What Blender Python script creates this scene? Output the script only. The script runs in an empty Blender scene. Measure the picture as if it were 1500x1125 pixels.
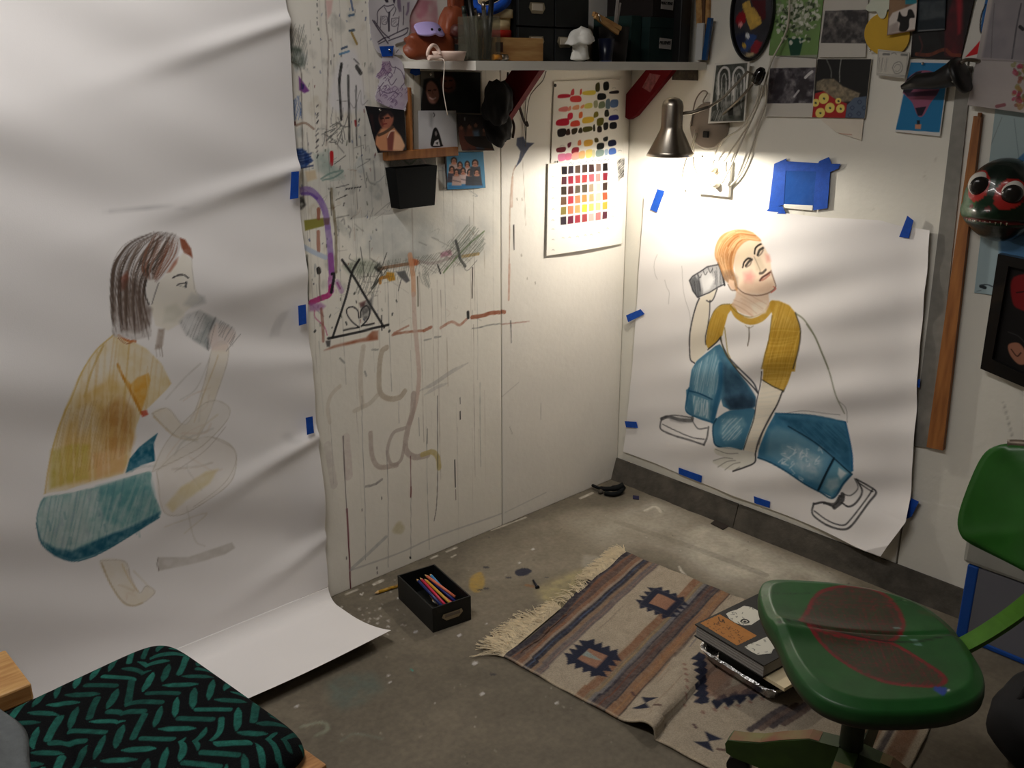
import bpy, bmesh, math, random
import numpy as np
from mathutils import Vector, Matrix

# ------------------------------------------------------------------ camera, world, lights, exposure
SC = bpy.context.scene
COL = SC.collection
IW, IH = 1500.0, 1125.0
CEN = np.array([IW / 2, IH / 2])
VPX, VPY = np.array([2330.0, 100.0]), np.array([-590.0, 104.0])      # where the two walls' level lines meet the horizon
FOC = math.sqrt(-np.dot(VPX - CEN, VPY - CEN))


def _dir(p):
    v = np.array([p[0] - CEN[0], p[1] - CEN[1], FOC])
    return v / np.linalg.norm(v)


_X = _dir(VPX)
_Y = _dir(VPY)
_Y = _Y - _X * _X.dot(_Y)
_Y /= np.linalg.norm(_Y)
_Z = np.cross(_X, _Y)
ROT = np.stack([_X, _Y, _Z])
EYE = 1.5
_r = ROT @ _dir((903, 699))
CAM = _r * (EYE / _r[2])                                              # the room's corner is the origin, eye 1.5 m up
cam = bpy.data.objects.new('camera', bpy.data.cameras.new('camera'))
COL.objects.link(cam)
cam.data.sensor_width = 36
cam.data.lens = FOC / IW * 36
cam.data.clip_start = 0.05
_R, _D, _F = ROT @ np.array([1, 0, 0]), ROT @ np.array([0, 1, 0]), ROT @ np.array([0, 0, 1])
cam.matrix_world = Matrix(((_R[0], -_D[0], -_F[0], CAM[0]), (_R[1], -_D[1], -_F[1], CAM[1]),
                           (_R[2], -_D[2], -_F[2], CAM[2]), (0, 0, 0, 1)))
SC.camera = cam

W = bpy.data.worlds.new('room_air')
SC.world = W
W.use_nodes = True
W.node_tree.nodes['Background'].inputs[0].default_value = (1.0, 0.97, 0.94, 1)
W.node_tree.nodes['Background'].inputs[1].default_value = 0.03

TUBE = dict(loc=(-2.1, -0.78, 2.44), size=(0.16, 1.2), watt=27.5, col=(1.0, 0.965, 0.93))
BULB_W = 12.8
SC.view_settings.view_transform = 'Standard'
SC.view_settings.look = 'None'
SC.view_settings.exposure = 0.0
SC.view_settings.gamma = 1.0
SC.view_settings.use_curve_mapping = False

_l = bpy.data.lights.new('tube_light', 'AREA')
_l.shape = 'RECTANGLE'
_l.size, _l.size_y = TUBE['size']
_l.energy = TUBE['watt']
_l.color = TUBE['col']
_lo = bpy.data.objects.new('tube_light', _l)
COL.objects.link(_lo)
_lo.location = TUBE['loc']

# ------------------------------------------------------------------ measuring helpers: photo point -> point on a real plane
def ray(x, y):
    return ROT @ _dir((x, y))


def onax(x, y, ax, val):
    r = ray(x, y)
    return CAM + r * ((val - CAM[ax]) / r[ax])


def onA(x, y, d=0.0):            # left wall, d in front of it
    return onax(x, y, 1, -d)


def onB(x, y, d=0.0):            # right wall
    return onax(x, y, 0, -d)


def onF(x, y, z=0.0):            # level plane
    return onax(x, y, 2, z)


def mpp(P):                      # metres per photo pixel at a point
    return float((np.array(P) - CAM) @ _F) / FOC


K1 = (900, 300, 4.6875)
K2 = (900, 480, 3.75)
K3 = (0, 300, 3.75)
K4 = (0, 560, 3.125)
K5 = (400, 0, 4.6875)
K6 = (580, 0, 4.6875)
K7 = (780, 0, 4.6875)
K8 = (1000, 0, 4.6875)
K9 = (1180, 0, 4.6875)
K10 = (400, 200, 4.6875)
K11 = (660, 200, 4.6875)
K12 = (400, 380, 4.6875)
K13 = (400, 580, 3.75)
K16 = (700, 780, 3.75)
K17 = (900, 840, 3.947)
K20 = (840, 620, 3.75)


def K(P, k=None):
    P = np.array(P, float)
    if k is None:
        return P
    return P / k[2] + np.array(k[:2], float)


# ------------------------------------------------------------------ noise and canvas (colour painted on fine grids)
def vnoise(u, v, scale, seed=0, octv=3):
    out = np.zeros(np.broadcast(u, v).shape)
    amp, tot = 1.0, 0.0
    rs = np.random.RandomState(seed + 7)
    for o in range(octv):
        T = rs.rand(64, 64)
        a, b = u / scale, v / scale
        i, j = np.floor(a).astype(int), np.floor(b).astype(int)
        fa, fb = a - i, b - j
        fa, fb = fa * fa * (3 - 2 * fa), fb * fb * (3 - 2 * fb)
        n = (T[i % 64, j % 64] * (1 - fa) + T[(i + 1) % 64, j % 64] * fa) * (1 - fb) \
            + (T[i % 64, (j + 1) % 64] * (1 - fa) + T[(i + 1) % 64, (j + 1) % 64] * fa) * fb
        out += n * amp
        tot += amp
        amp *= 0.5
        scale *= 0.5
    return out / tot


def catmull(P, n=6, closed=False):
    P = np.array(P, float)
    if len(P) < 3:
        return P
    if closed:
        Q = np.vstack([P[-1], P, P[0], P[1]])
    else:
        Q = np.vstack([2 * P[0] - P[1], P, 2 * P[-1] - P[-2]])
    out = []
    for i in range(1, len(Q) - 2):
        p0, p1, p2, p3 = Q[i - 1:i + 3]
        for t in np.arange(n) / n:
            out.append(0.5 * (2 * p1 + (p2 - p0) * t + (2 * p0 - 5 * p1 + 4 * p2 - p3) * t * t + (3 * p1 - p0 - 3 * p2 + p3) * t ** 3))
    if not closed:
        out.append(P[-1])
    return np.array(out)


def lin(c):
    c = np.asarray(c, float)
    return np.where(c <= 0.04045, c / 12.92, ((c + 0.055) / 1.055) ** 2.4)


def rgb(*c):
    return np.array(c, float) / 255.0


class Canvas:
    def __init__(s, us, vs, tf, m, base, seed=0):
        s.us, s.vs, s.tf, s.m, s.seed = np.array(us, float), np.array(vs, float), tf, m, seed
        s.U, s.V = np.meshgrid(s.us, s.vs)
        s.C = np.empty(s.U.shape + (3,))
        s.C[:] = rgb(*base)
        s.cell = max(float(np.min(np.diff(s.us))), float(np.min(np.diff(s.vs))))

    def uv(s, P, k=None):
        return np.array([s.tf(x, y) for x, y in K(P, k)])

    def win(s, lo, hi):
        return (slice(max(0, np.searchsorted(s.vs, lo[1]) - 1), np.searchsorted(s.vs, hi[1]) + 1),
                slice(max(0, np.searchsorted(s.us, lo[0]) - 1), np.searchsorted(s.us, hi[0]) + 1))

    def blend(s, sl, mask, col):
        s.C[sl] += mask[..., None] * (rgb(*col) - s.C[sl])

    def tex(s, sl, amt, scale, seed):
        return 1 - amt * np.clip((vnoise(s.U[sl], s.V[sl], scale, seed) - 0.25) * 2, 0, 1)

    def pmask(s, Q, soft):
        sl = s.win(Q.min(0) - soft, Q.max(0) + soft)
        u, v = s.U[sl], s.V[sl]
        if u.size == 0:
            return sl, np.zeros(u.shape)
        ins = np.zeros(u.shape, bool)
        d = np.full(u.shape, 1e9)
        n = len(Q)
        for i in range(n):
            a, b = Q[i], Q[(i + 1) % n]
            if a[1] != b[1]:
                c = ((a[1] > v) != (b[1] > v)) & (u < (b[0] - a[0]) * (v - a[1]) / (b[1] - a[1]) + a[0])
                ins ^= c
            e = b - a
            L = e @ e + 1e-12
            t = np.clip(((u - a[0]) * e[0] + (v - a[1]) * e[1]) / L, 0, 1)
            d = np.minimum(d, (u - a[0] - t * e[0]) ** 2 + (v - a[1] - t * e[1]) ** 2)
        d = np.sqrt(d)
        return sl, np.clip(0.5 + np.where(ins, d, -d) / soft, 0, 1)

    def poly(s, P, col, a=1.0, k=None, soft=0.8, tex=0.0, ts=0.02, sm=False, seed=1, raw=False):
        Q = np.array(P, float) if raw else s.uv(P, k)
        if sm:
            Q = catmull(Q, 5, True)
        sl, M = s.pmask(Q, max(soft * s.m, 0.6 * s.cell))
        if M.size:
            if tex:
                M = M * s.tex(sl, tex, ts, seed)
            s.blend(sl, M * a, col)

    def line(s, P, w, col, a=1.0, k=None, sm=True, soft=0.7, tex=0.0, ts=0.012, taper=0, seed=1, raw=False):
        Q = np.array(P, float) if raw else s.uv(P, k)
        if sm and len(Q) > 2:
            Q = catmull(Q, 6)
        wd, sf = w * s.m * 0.5, max(soft * s.m, 0.6 * s.cell)
        r = wd + sf
        sl = s.win(Q.min(0) - r, Q.max(0) + r)
        M = np.zeros(s.U[sl].shape)
        if M.size == 0:
            return
        r0, c0 = sl[0].start, sl[1].start
        n = len(Q) - 1
        for i in range(n):
            p, q = Q[i], Q[i + 1]
            w2 = s.win(np.minimum(p, q) - r, np.maximum(p, q) + r)
            u, v = s.U[w2], s.V[w2]
            e = q - p
            L = e @ e + 1e-12
            t = np.clip(((u - p[0]) * e[0] + (v - p[1]) * e[1]) / L, 0, 1)
            d = np.sqrt((u - p[0] - t * e[0]) ** 2 + (v - p[1] - t * e[1]) ** 2)
            f = (i + 0.5) / n
            ww = wd * ((1 - f) if taper == 1 else (min(1, 3 * min(f, 1 - f) + 0.2) if taper == 2 else 1))
            mm = np.clip((ww - d) / sf + 0.5, 0, 1) * min(1.0, (2 * ww + 0.3 * s.cell) / s.cell)
            t2 = (slice(w2[0].start - r0, w2[0].start - r0 + u.shape[0]), slice(w2[1].start - c0, w2[1].start - c0 + u.shape[1]))
            M[t2] = np.maximum(M[t2], mm)
        if tex:
            M = M * s.tex(sl, tex, ts, seed)
        s.blend(sl, M * a, col)

    def hatch(s, P, ang, gap, w, col, a=0.6, k=None, jit=0.4, seed=3, n=None):
        Q = s.uv(P, k)
        sl, M = s.pmask(Q, s.m)
        if M.size == 0:
            return
        save = s.C.copy()
        rs = random.Random(seed)
        c = (Q.min(0) + Q.max(0)) / 2
        R = np.linalg.norm(Q.max(0) - Q.min(0)) / 2
        d = np.array([math.cos(math.radians(ang)), math.sin(math.radians(ang))])
        e = np.array([-d[1], d[0]])
        o = -R
        while o < R:
            j = rs.uniform(-jit, jit)
            p = c + e * o - d * R * rs.uniform(0.3, 1)
            q = c + e * (o + j * gap * s.m) + d * R * rs.uniform(0.3, 1)
            s.line([p, (p + q) / 2 + e * rs.uniform(-1, 1) * gap * s.m * 0.5, q], w * rs.uniform(0.6, 1.3), col, a * rs.uniform(0.5, 1), raw=True)
            o += gap * s.m * rs.uniform(0.6, 1.4)
        new = save[sl] + (s.C[sl] - save[sl]) * M[..., None]
        s.C = save
        s.C[sl] = new

    def grain(s, amt, scale, seed=0):
        s.C *= (1 + amt * (vnoise(s.U, s.V, scale, seed, 4) - 0.5))[..., None]

    def mesh(s, name, pos, back=0.0, backcol=(225, 220, 210)):
        nv, nu = s.U.shape
        P = pos(s.U.ravel(), s.V.ravel()).astype(np.float32)
        C = np.ones((nv * nu, 4), np.float32)
        C[:, :3] = lin(np.clip(s.C, 0, 1)).reshape(-1, 3)
        i = np.arange((nv - 1) * nu).reshape(nv - 1, nu)[:, :-1].ravel()
        F = np.stack([i, i + 1, i + nu + 1, i + nu], 1)
        faces = F.ravel()
        tot = np.full(len(F), 4)
        if back:
            idx = np.arange(nv * nu).reshape(nv, nu)
            loop = np.concatenate([idx[0, :], idx[1:, -1], idx[-1, -2::-1], idx[-2:0:-1, 0]])
            nrm = np.cross(P[idx[0, -1]] - P[0], P[idx[-1, 0]] - P[0])
            nrm = nrm / np.linalg.norm(nrm)
            B = P[loop] - nrm * back
            b0 = len(P)
            P = np.vstack([P, B])
            Cb = np.ones((len(B), 4), np.float32)
            Cb[:, :3] = lin(rgb(*backcol))
            C = np.vstack([C, Cb]).astype(np.float32)
            n = len(loop)
            a = np.arange(n)
            b = (a + 1) % n
            S = np.stack([loop[b], loop[a], b0 + a, b0 + b], 1)
            faces = np.concatenate([faces, S.ravel(), (b0 + a)[::-1]])
            tot = np.concatenate([tot, np.full(n, 4), [n]])
        me = bpy.data.meshes.new(name)
        me.vertices.add(len(P))
        me.vertices.foreach_set('co', P.ravel())
        me.loops.add(len(faces))
        me.loops.foreach_set('vertex_index', faces.astype(np.int32))
        me.polygons.add(len(tot))
        st = np.concatenate([[0], np.cumsum(tot)[:-1]])
        me.polygons.foreach_set('loop_start', st.astype(np.int32))
        me.update(calc_edges=True)
        me.validate()
        at = me.color_attributes.new('col', 'FLOAT_COLOR', 'POINT')
        at.data.foreach_set('color', C.ravel())
        me.polygons.foreach_set('use_smooth', np.concatenate([np.ones((nv - 1) * (nu - 1), bool), np.zeros(len(tot) - (nv - 1) * (nu - 1), bool)]))
        return me


def homog(src, dst):
    A, b = [], []
    for (x, y), (u, v) in zip(src, dst):
        A += [[x, y, 1, 0, 0, 0, -u * x, -u * y], [0, 0, 0, x, y, 1, -v * x, -v * y]]
        b += [u, v]
    h = np.append(np.linalg.solve(np.array(A, float), np.array(b, float)), 1).reshape(3, 3)

    def f(x, y):
        q = h @ np.array([x, y, 1.0])
        return q[0] / q[2], q[1] / q[2]
    return f


# ------------------------------------------------------------------ materials
MATS = {}


def mat(name, col=(200, 200, 200), rough=0.6, metal=0.0, attr=False, noise=0.0, nscale=20.0, bump=0.0, bscale=60.0,
        spec=0.5, trans=0.0, alpha=1.0, stretch=None, col2=None, emit=None, coat=0.0, ior=1.45):
    if name in MATS:
        return MATS[name]
    m = bpy.data.materials.new(name)
    MATS[name] = m
    m.use_nodes = True
    nt = m.node_tree
    bs = nt.nodes['Principled BSDF']
    L = nt.links.new
    bs.inputs['Roughness'].default_value = rough
    bs.inputs['Metallic'].default_value = metal
    bs.inputs['Specular IOR Level'].default_value = spec
    bs.inputs['IOR'].default_value = ior
    bs.inputs['Transmission Weight'].default_value = trans
    bs.inputs['Alpha'].default_value = alpha
    bs.inputs['Coat Weight'].default_value = coat
    c1 = tuple(lin(rgb(*col))) + (1,)
    bs.inputs['Base Color'].default_value = c1
    tc = nt.nodes.new('ShaderNodeTexCoord')
    vec = tc.outputs['Object']
    if stretch:
        mp = nt.nodes.new('ShaderNodeMapping')
        mp.inputs['Scale'].default_value = stretch
        L(vec, mp.inputs['Vector'])
        vec = mp.outputs['Vector']
    src = None
    if attr:
        at = nt.nodes.new('ShaderNodeVertexColor')
        at.layer_name = 'col'
        src = at.outputs['Color']
    if noise or col2:
        nz = nt.nodes.new('ShaderNodeTexNoise')
        nz.inputs['Scale'].default_value = nscale
        nz.inputs['Detail'].default_value = 6
        L(vec, nz.inputs['Vector'])
        mx = nt.nodes.new('ShaderNodeMix')
        mx.data_type = 'RGBA'
        rp = nt.nodes.new('ShaderNodeMapRange')
        rp.inputs[1].default_value, rp.inputs[2].default_value = 0.35, 0.65
        L(nz.outputs['Fac'], rp.inputs[0])
        L(rp.outputs[0], mx.inputs['Factor'])
        if src is None:
            mx.inputs[6].default_value = c1
            mx.inputs[7].default_value = tuple(lin(rgb(*col2))) + (1,) if col2 else tuple(x * (1 - noise) for x in c1[:3]) + (1,)
        else:
            mu = nt.nodes.new('ShaderNodeMix')
            mu.data_type = 'RGBA'
            mu.blend_type = 'MULTIPLY'
            mu.inputs['Factor'].default_value = 1
            L(src, mu.inputs[6])
            mu.inputs[7].default_value = (1 - noise,) * 3 + (1,)
            L(src, mx.inputs[6])
            L(mu.outputs[2], mx.inputs[7])
        src = mx.outputs[2]
    if src is not None:
        L(src, bs.inputs['Base Color'])
    if bump:
        nb = nt.nodes.new('ShaderNodeTexNoise')
        nb.inputs['Scale'].default_value = bscale
        nb.inputs['Detail'].default_value = 5
        L(vec, nb.inputs['Vector'])
        bp = nt.nodes.new('ShaderNodeBump')
        bp.inputs['Strength'].default_value = bump
        bp.inputs['Distance'].default_value = 0.004
        L(nb.outputs['Fac'], bp.inputs['Height'])
        L(bp.outputs['Normal'], bs.inputs['Normal'])
    if emit:
        bs.inputs['Emission Color'].default_value = tuple(lin(rgb(*emit[0]))) + (1,)
        bs.inputs['Emission Strength'].default_value = emit[1]
    return m


M_PAPER = mat('drawn_paper', attr=True, rough=0.85, spec=0.2, bump=0.06, bscale=400)
M_PRINT = mat('printed_card', attr=True, rough=0.55, spec=0.25)
M_WALL = mat('painted_wall', attr=True, rough=0.6, spec=0.3, bump=0.25, bscale=45)
M_FLOOR = mat('concrete_floor', attr=True, rough=0.7, spec=0.35, noise=0.16, nscale=70, bump=0.25, bscale=130)
M_CLOTH = mat('woven_cloth', attr=True, rough=0.95, spec=0.1, noise=0.25, nscale=260, bump=0.5, bscale=420)
M_ENAMEL = mat('enamel_paint', attr=True, rough=0.42, spec=0.5, noise=0.15, nscale=30, bump=0.05, bscale=60)
M_CONC = mat('bare_concrete', (84, 79, 71), 0.85, noise=0.4, nscale=22, bump=0.6, bscale=90)
M_WHITE = mat('white_paint', (226, 223, 214), 0.55, spec=0.3, noise=0.06, nscale=9, bump=0.1, bscale=50)
M_TAPE = mat('blue_tape', (18, 76, 176), 0.6, spec=0.3, noise=0.18, nscale=90, bump=0.15, bscale=300)
M_BLACK = mat('black_plastic', (14, 14, 15), 0.45)
M_MATTEBLACK = mat('black_board', (16, 18, 19), 0.8, spec=0.2)
M_STEEL = mat('brushed_steel', (176, 168, 156), 0.3, 1.0, noise=0.1, nscale=50, stretch=(1, 1, 30))
M_WOOD = mat('pale_wood', (200, 158, 100), 0.55, col2=(168, 120, 68), nscale=9, stretch=(1, 8, 8), bump=0.1)
M_OAK = mat('orange_wood', (164, 106, 54), 0.5, col2=(132, 80, 38), nscale=7, stretch=(8, 8, 1), bump=0.08)
M_RED = mat('red_lacquer', (112, 12, 24), 0.65, spec=0.2, noise=0.15, nscale=20)
M_PIN = mat('steel_pin', (230, 230, 225), 0.15, 1.0)


# ------------------------------------------------------------------ objects
def put(name, me, m=None, parent=None):
    o = bpy.data.objects.new(name, me)
    COL.objects.link(o)
    if m is not None and not me.materials:
        me.materials.append(m)
    if parent is not None:
        o.parent = parent
        top = parent
        while top.parent is not None:
            top = top.parent
        o.matrix_parent_inverse = top.matrix_basis.inverted() if parent is top else Matrix.Identity(4)
    return o


def tag(o, label, cat=None, group=None, kind=None):
    if label:
        o['label'] = label
    if cat:
        o['category'] = cat
    if group:
        o['group'] = group
    if kind:
        o['kind'] = kind
    return o


def thing(name, label, cat, loc=(0, 0, 0), group=None):
    o = bpy.data.objects.new(name, None)
    COL.objects.link(o)
    o.location = [float(x) for x in loc]
    o.empty_display_size = 0.05
    return tag(o, label, cat, group)


def struct(o):
    o['kind'] = 'structure'
    return o


class MB:
    def __init__(s):
        s.bm = bmesh.new()

    def box(s, c, d, rot=None, bev=0.0, seg=2):
        r = bmesh.ops.create_cube(s.bm, size=1)
        vs = r['verts']
        bmesh.ops.scale(s.bm, vec=d, verts=vs)
        if bev:
            es = list({e for v in vs for e in v.link_edges})
            q = bmesh.ops.bevel(s.bm, geom=es, offset=bev, segments=seg, affect='EDGES', profile=0.5)
            vs = list({v for f in q['faces'] for v in f.verts} | {v for v in vs if v.is_valid})
        if rot is not None:
            bmesh.ops.rotate(s.bm, matrix=rot, cent=(0, 0, 0), verts=vs)
        bmesh.ops.translate(s.bm, vec=Vector([float(x) for x in c]), verts=vs)
        return vs

    def span(s, a, b, bev=0.0):
        a, b = np.minimum(a, b), np.maximum(a, b)
        return s.box((a + b) / 2, b - a, None, bev)

    def tube(s, pts, r, n=8, caps=True, closed=False):
        pts = [Vector([float(c) for c in p]) for p in pts]
        rs = r if hasattr(r, '__len__') else [r] * len(pts)
        rings = []
        up = None
        for i, p in enumerate(pts):
            if closed:
                t = pts[(i + 1) % len(pts)] - pts[i - 1]
            else:
                t = pts[min(i + 1, len(pts) - 1)] - pts[max(i - 1, 0)]
            t.normalize()
            if up is None:
                up = t.orthogonal().normalized()
            up = (up - t * up.dot(t)).normalized()
            w = t.cross(up)
            rings.append([s.bm.verts.new(p + (up * math.cos(2 * math.pi * k / n) + w * math.sin(2 * math.pi * k / n)) * rs[i]) for k in range(n)])
        m = len(rings)
        for i in range(m if closed else m - 1):
            a, b = rings[i], rings[(i + 1) % m]
            for k in range(n):
                f = s.bm.faces.new((a[k], a[(k + 1) % n], b[(k + 1) % n], b[k]))
                f.smooth = True
        if caps and not closed:
            s.bm.faces.new(rings[0][::-1])
            s.bm.faces.new(rings[-1])
        return s

    def lathe(s, prof, c=(0, 0, 0), n=32, axis=None, close=False):
        c = Vector([float(x) for x in c])
        rot = Vector((0, 0, 1)).rotation_difference(Vector(axis)).to_matrix() if axis is not None else Matrix.Identity(3)
        rings = []
        for r, z in prof:
            if r < 1e-6:
                rings.append([s.bm.verts.new(c + rot @ Vector((0, 0, z)))])
            else:
                rings.append([s.bm.verts.new(c + rot @ Vector((r * math.cos(2 * math.pi * k / n), r * math.sin(2 * math.pi * k / n), z))) for k in range(n)])
        for a, b in zip(rings[:-1], rings[1:]):
            for k in range(n):
                q = [a[k % len(a)], a[(k + 1) % len(a)], b[(k + 1) % len(b)], b[k % len(b)]]
                q = [v for i, v in enumerate(q) if v not in q[:i]]
                if len(q) > 2:
                    f = s.bm.faces.new(q)
                    f.smooth = True
        return s

    def prism(s, P, off):
        a = [s.bm.verts.new(Vector([float(c) for c in p])) for p in P]
        o = Vector([float(c) for c in off])
        b = [s.bm.verts.new(v.co + o) for v in a]
        n = len(a)
        s.bm.faces.new(a)
        s.bm.faces.new(b[::-1])
        for i in range(n):
            s.bm.faces.new((a[(i + 1) % n], a[i], b[i], b[(i + 1) % n]))
        return s

    def ell(s, c, r, n=16, rot=None):
        q = bmesh.ops.create_uvsphere(s.bm, u_segments=n, v_segments=max(6, n // 2), radius=1)['verts']
        bmesh.ops.scale(s.bm, vec=r, verts=q)
        if rot is not None:
            bmesh.ops.rotate(s.bm, matrix=rot, cent=(0, 0, 0), verts=q)
        bmesh.ops.translate(s.bm, vec=Vector([float(x) for x in c]), verts=q)
        for v in q:
            for f in v.link_faces:
                f.smooth = True
        return q

    def build(s, name, m, parent=None):
        bmesh.ops.recalc_face_normals(s.bm, faces=s.bm.faces)
        me = bpy.data.meshes.new(name)
        s.bm.to_mesh(me)
        s.bm.free()
        return put(name, me, m, parent)


def rotz(a):
    return Matrix.Rotation(a, 3, 'Z')


WALLP = {'A': (onA, np.array([0, -1.0, 0])), 'B': (onB, np.array([-1.0, 0, 0]))}


def card(name, wall, quad, paint, d=0.004, res=None, thick=0.0012, base=(235, 231, 224), m=None, bend=0.0, curl=0.0, parent=None, lift=None):
    """flat sheet on a wall: quad = TL, TR, BR, BL measured on the wall; paint(canvas)"""
    f, nrm = WALLP[wall]
    P = [f(x, y, d) for x, y in quad]
    w = (np.linalg.norm(P[1] - P[0]) + np.linalg.norm(P[2] - P[3])) / 2
    h = (np.linalg.norm(P[3] - P[0]) + np.linalg.norm(P[2] - P[1])) / 2
    pm = mpp(P[0])
    res = res or pm * 0.9
    tf = homog(quad, [(0, h), (w, h), (w, 0), (0, 0)])
    c = Canvas(np.linspace(0, w, max(6, int(w / res))), np.linspace(0, h, max(6, int(h / res))), tf, pm, base, seed=len(COL.objects))
    c.w, c.h = w, h
    if paint:
        paint(c)

    def pos(u, v):
        s, t = (u / w)[:, None], (v / h)[:, None]
        Q = (P[3] * (1 - s) + P[2] * s) * (1 - t) + (P[0] * (1 - s) + P[1] * s) * t
        k = bend * (np.sin(math.pi * s) + 0.3) * (1 - t) + curl * (1 - t) ** 3
        if lift is not None:
            k = k + lift(s, t)
        return Q + nrm * k
    me = c.mesh(name, pos, back=thick, backcol=base)
    return put(name, me, m or M_PRINT, parent)


def wallpts(wall, P, d):
    return [WALLP[wall][0](x, y, d) for x, y in P]


def tape(wall, P, label, d=0.009, group='strips of blue masking tape', parent=None, name='tape_strip'):
    """torn strip of masking tape: outline measured on the wall, thin and slightly wavy"""
    nrm = WALLP[wall][1]
    mb = MB()
    mb.prism(wallpts(wall, P, d), -nrm * 0.0012)
    o = mb.build(name, M_TAPE, parent)
    if parent is None:
        tag(o, label, 'tape', group)
    return o


rnd = random.Random(11)

# ================================================================== SETTING
# ---- left wall: two painted boards full of paint marks
def wall_marks(c, x0=430, x1=742):
    rs = random.Random(5)
    c.grain(0.05, 0.12, 3)
    # old washes, with the wall pocket's grey shadow painted in
    c.poly([(560, 320), (640, 300), (720, 330), (700, 380), (640, 395), (560, 380)], (168, 172, 172), 0.5, soft=26, tex=0.6, ts=0.05, sm=True)
    c.poly([(520, 330), (600, 310), (650, 350), (600, 385), (530, 370)], (150, 158, 160), 0.35, soft=20, tex=0.7, ts=0.03, sm=True, seed=4)
    c.poly([(455, 250), (520, 200), (560, 260), (550, 330), (470, 330)], (196, 196, 190), 0.5, soft=16, tex=0.6, ts=0.04, sm=True, seed=9)
    # drips: thin runs of dried paint, all over the board
    for i in range(140):
        x = rs.uniform(x0, x1) if i < 75 else rs.uniform(x0, 560)
        y = rs.choice([rs.uniform(-20, 250), rs.uniform(200, 420), rs.uniform(380, 640)]) if i < 75 else rs.uniform(-40, 330)
        L = rs.uniform(30, 260)
        sl = 0.06 - (x - 440) * 0.00019
        col = rs.choice([(60, 60, 55), (95, 85, 70), (110, 110, 105), (80, 60, 50), (70, 80, 75), (120, 100, 70)])
        c.line([(x, y), (x + sl * L * .5 + rs.uniform(-.6, .6), y + L * .5), (x + sl * L, y + L)], rs.uniform(0.5, 1.5), col, rs.uniform(0.12, 0.5) * (.55 if i >= 75 else 1), soft=0.6, tex=0.7, ts=0.03, taper=rs.choice([0, 1]), seed=i)
    for i in range(70):
        x, y = rs.uniform(424, 560), rs.uniform(0, 470)
        q = rs.uniform(4, 16)
        c.poly([(x + rs.uniform(-q, q) * .6, y - q), (x + q * .7, y + rs.uniform(-q, q) * .5), (x + rs.uniform(-q, q) * .5, y + q), (x - q * .7, y + rs.uniform(-q, q) * .5)],
               rs.choice([(150, 148, 140), (120, 128, 122), (176, 158, 130), (110, 112, 112), (188, 176, 150), (150, 166, 176), (90, 94, 92), (236, 234, 228)]), rs.uniform(.12, .36), soft=4, tex=.8, ts=.014, sm=True, seed=i)
    for i in range(60):
        x, y = rs.uniform(430, 700), rs.uniform(180, 470)
        c.line([(x, y), (x + rs.uniform(-10, 10), y + rs.uniform(-8, 8)), (x + rs.uniform(-22, 22), y + rs.uniform(-16, 16))], rs.uniform(.6, 1.4), rs.choice([(70, 72, 68), (110, 108, 100), (150, 120, 96), (90, 100, 110)]), rs.uniform(.25, .6), tex=.4)
    for i in range(150):
        x, y = rs.uniform(428, 560), rs.uniform(0, 480)
        r = rs.uniform(0.4, 1.5)
        c.line([(x, y), (x + rs.uniform(-1, 1), y + rs.uniform(0, 5))], r * 1.5, rs.choice([(30, 30, 30), (60, 60, 70), (110, 40, 35), (40, 60, 110), (70, 80, 60)]), rs.uniform(0.3, 0.85), sm=False)
    # upper column of marks beside the hanging sheet
    for q, col, a in (([(75, 170), (120, 190), (140, 300), (95, 330), (70, 250)], (90, 88, 84), .8), ([(110, 330), (190, 330), (215, 430), (170, 470), (120, 410)], (70, 84, 74), .8),
                      ([(85, 420), (120, 430), (110, 500), (85, 480)], (45, 48, 48), .8), ([(100, 540), (130, 640), (150, 800), (135, 850), (118, 700)], (35, 40, 60), .7)):
        c.poly(q, col, a, K5, soft=5, tex=0.75, ts=0.012, sm=True)
    c.hatch([(70, 150), (230, 170), (240, 480), (90, 470)], 70, 2.2, 1.0, (60, 66, 60), .5, K5)
    c.poly([(175, 520), (205, 560), (250, 625), (215, 640), (180, 620)], (120, 60, 140), .9, K5, soft=1.5)
    c.poly([(190, 570), (215, 580), (210, 615), (190, 615)], (50, 40, 110), .9, K5, soft=1)
    c.hatch([(120, 640), (195, 660), (200, 820), (125, 830)], 75, 1.6, 1.1, (50, 90, 170), .8, K5, seed=4)
    for y in list(range(-10, 175, 42)):
        c.line([(302, y + rs.uniform(-8, 8)), (304, y + 12)], 1.3, (40, 40, 40), rs.uniform(.3, .9), K5, sm=False)
    for y in range(745, 1125, 38):
        yy = y + rs.uniform(-14, 14)
        c.line([(298 + rs.uniform(-6, 6), yy), (310, yy - rs.uniform(8, 22))], rs.uniform(1, 2.2), (26, 26, 28), rs.uniform(.4, .95), K5, sm=False)
    c.line([(360, 0), (365, 160), (380, 300), (375, 560), (365, 1000)], 2.2, (120, 105, 95), .6, K5, tex=.5)
    c.line([(120, 420), (190, 480), (195, 700), (205, 1050)], 1.8, (90, 84, 74), .7, K5, tex=.4)
    c.poly([(360, 0), (410, 0), (400, 90), (375, 130)], (220, 170, 165), .6, K5, soft=3)
    c.poly([(470, 380), (560, 350), (600, 480), (640, 700), (600, 760), (420, 760), (390, 640)], (232, 230, 232), .85, K5, soft=8, sm=True)
    for P, w, a in (([(470, 440), (455, 560), (462, 700), (468, 820)], 4.2, .85), ([(515, 520), (520, 700), (525, 970)], 3.6, .75), ([(570, 590), (570, 760), (575, 1000)], 2.4, .6), ([(575, 460), (600, 500)], 6, .9), ([(555, 405), (590, 440)], 2, .6)):
        c.line(P, w, (24, 24, 24), a, K5, tex=.3, ts=.01)
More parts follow.
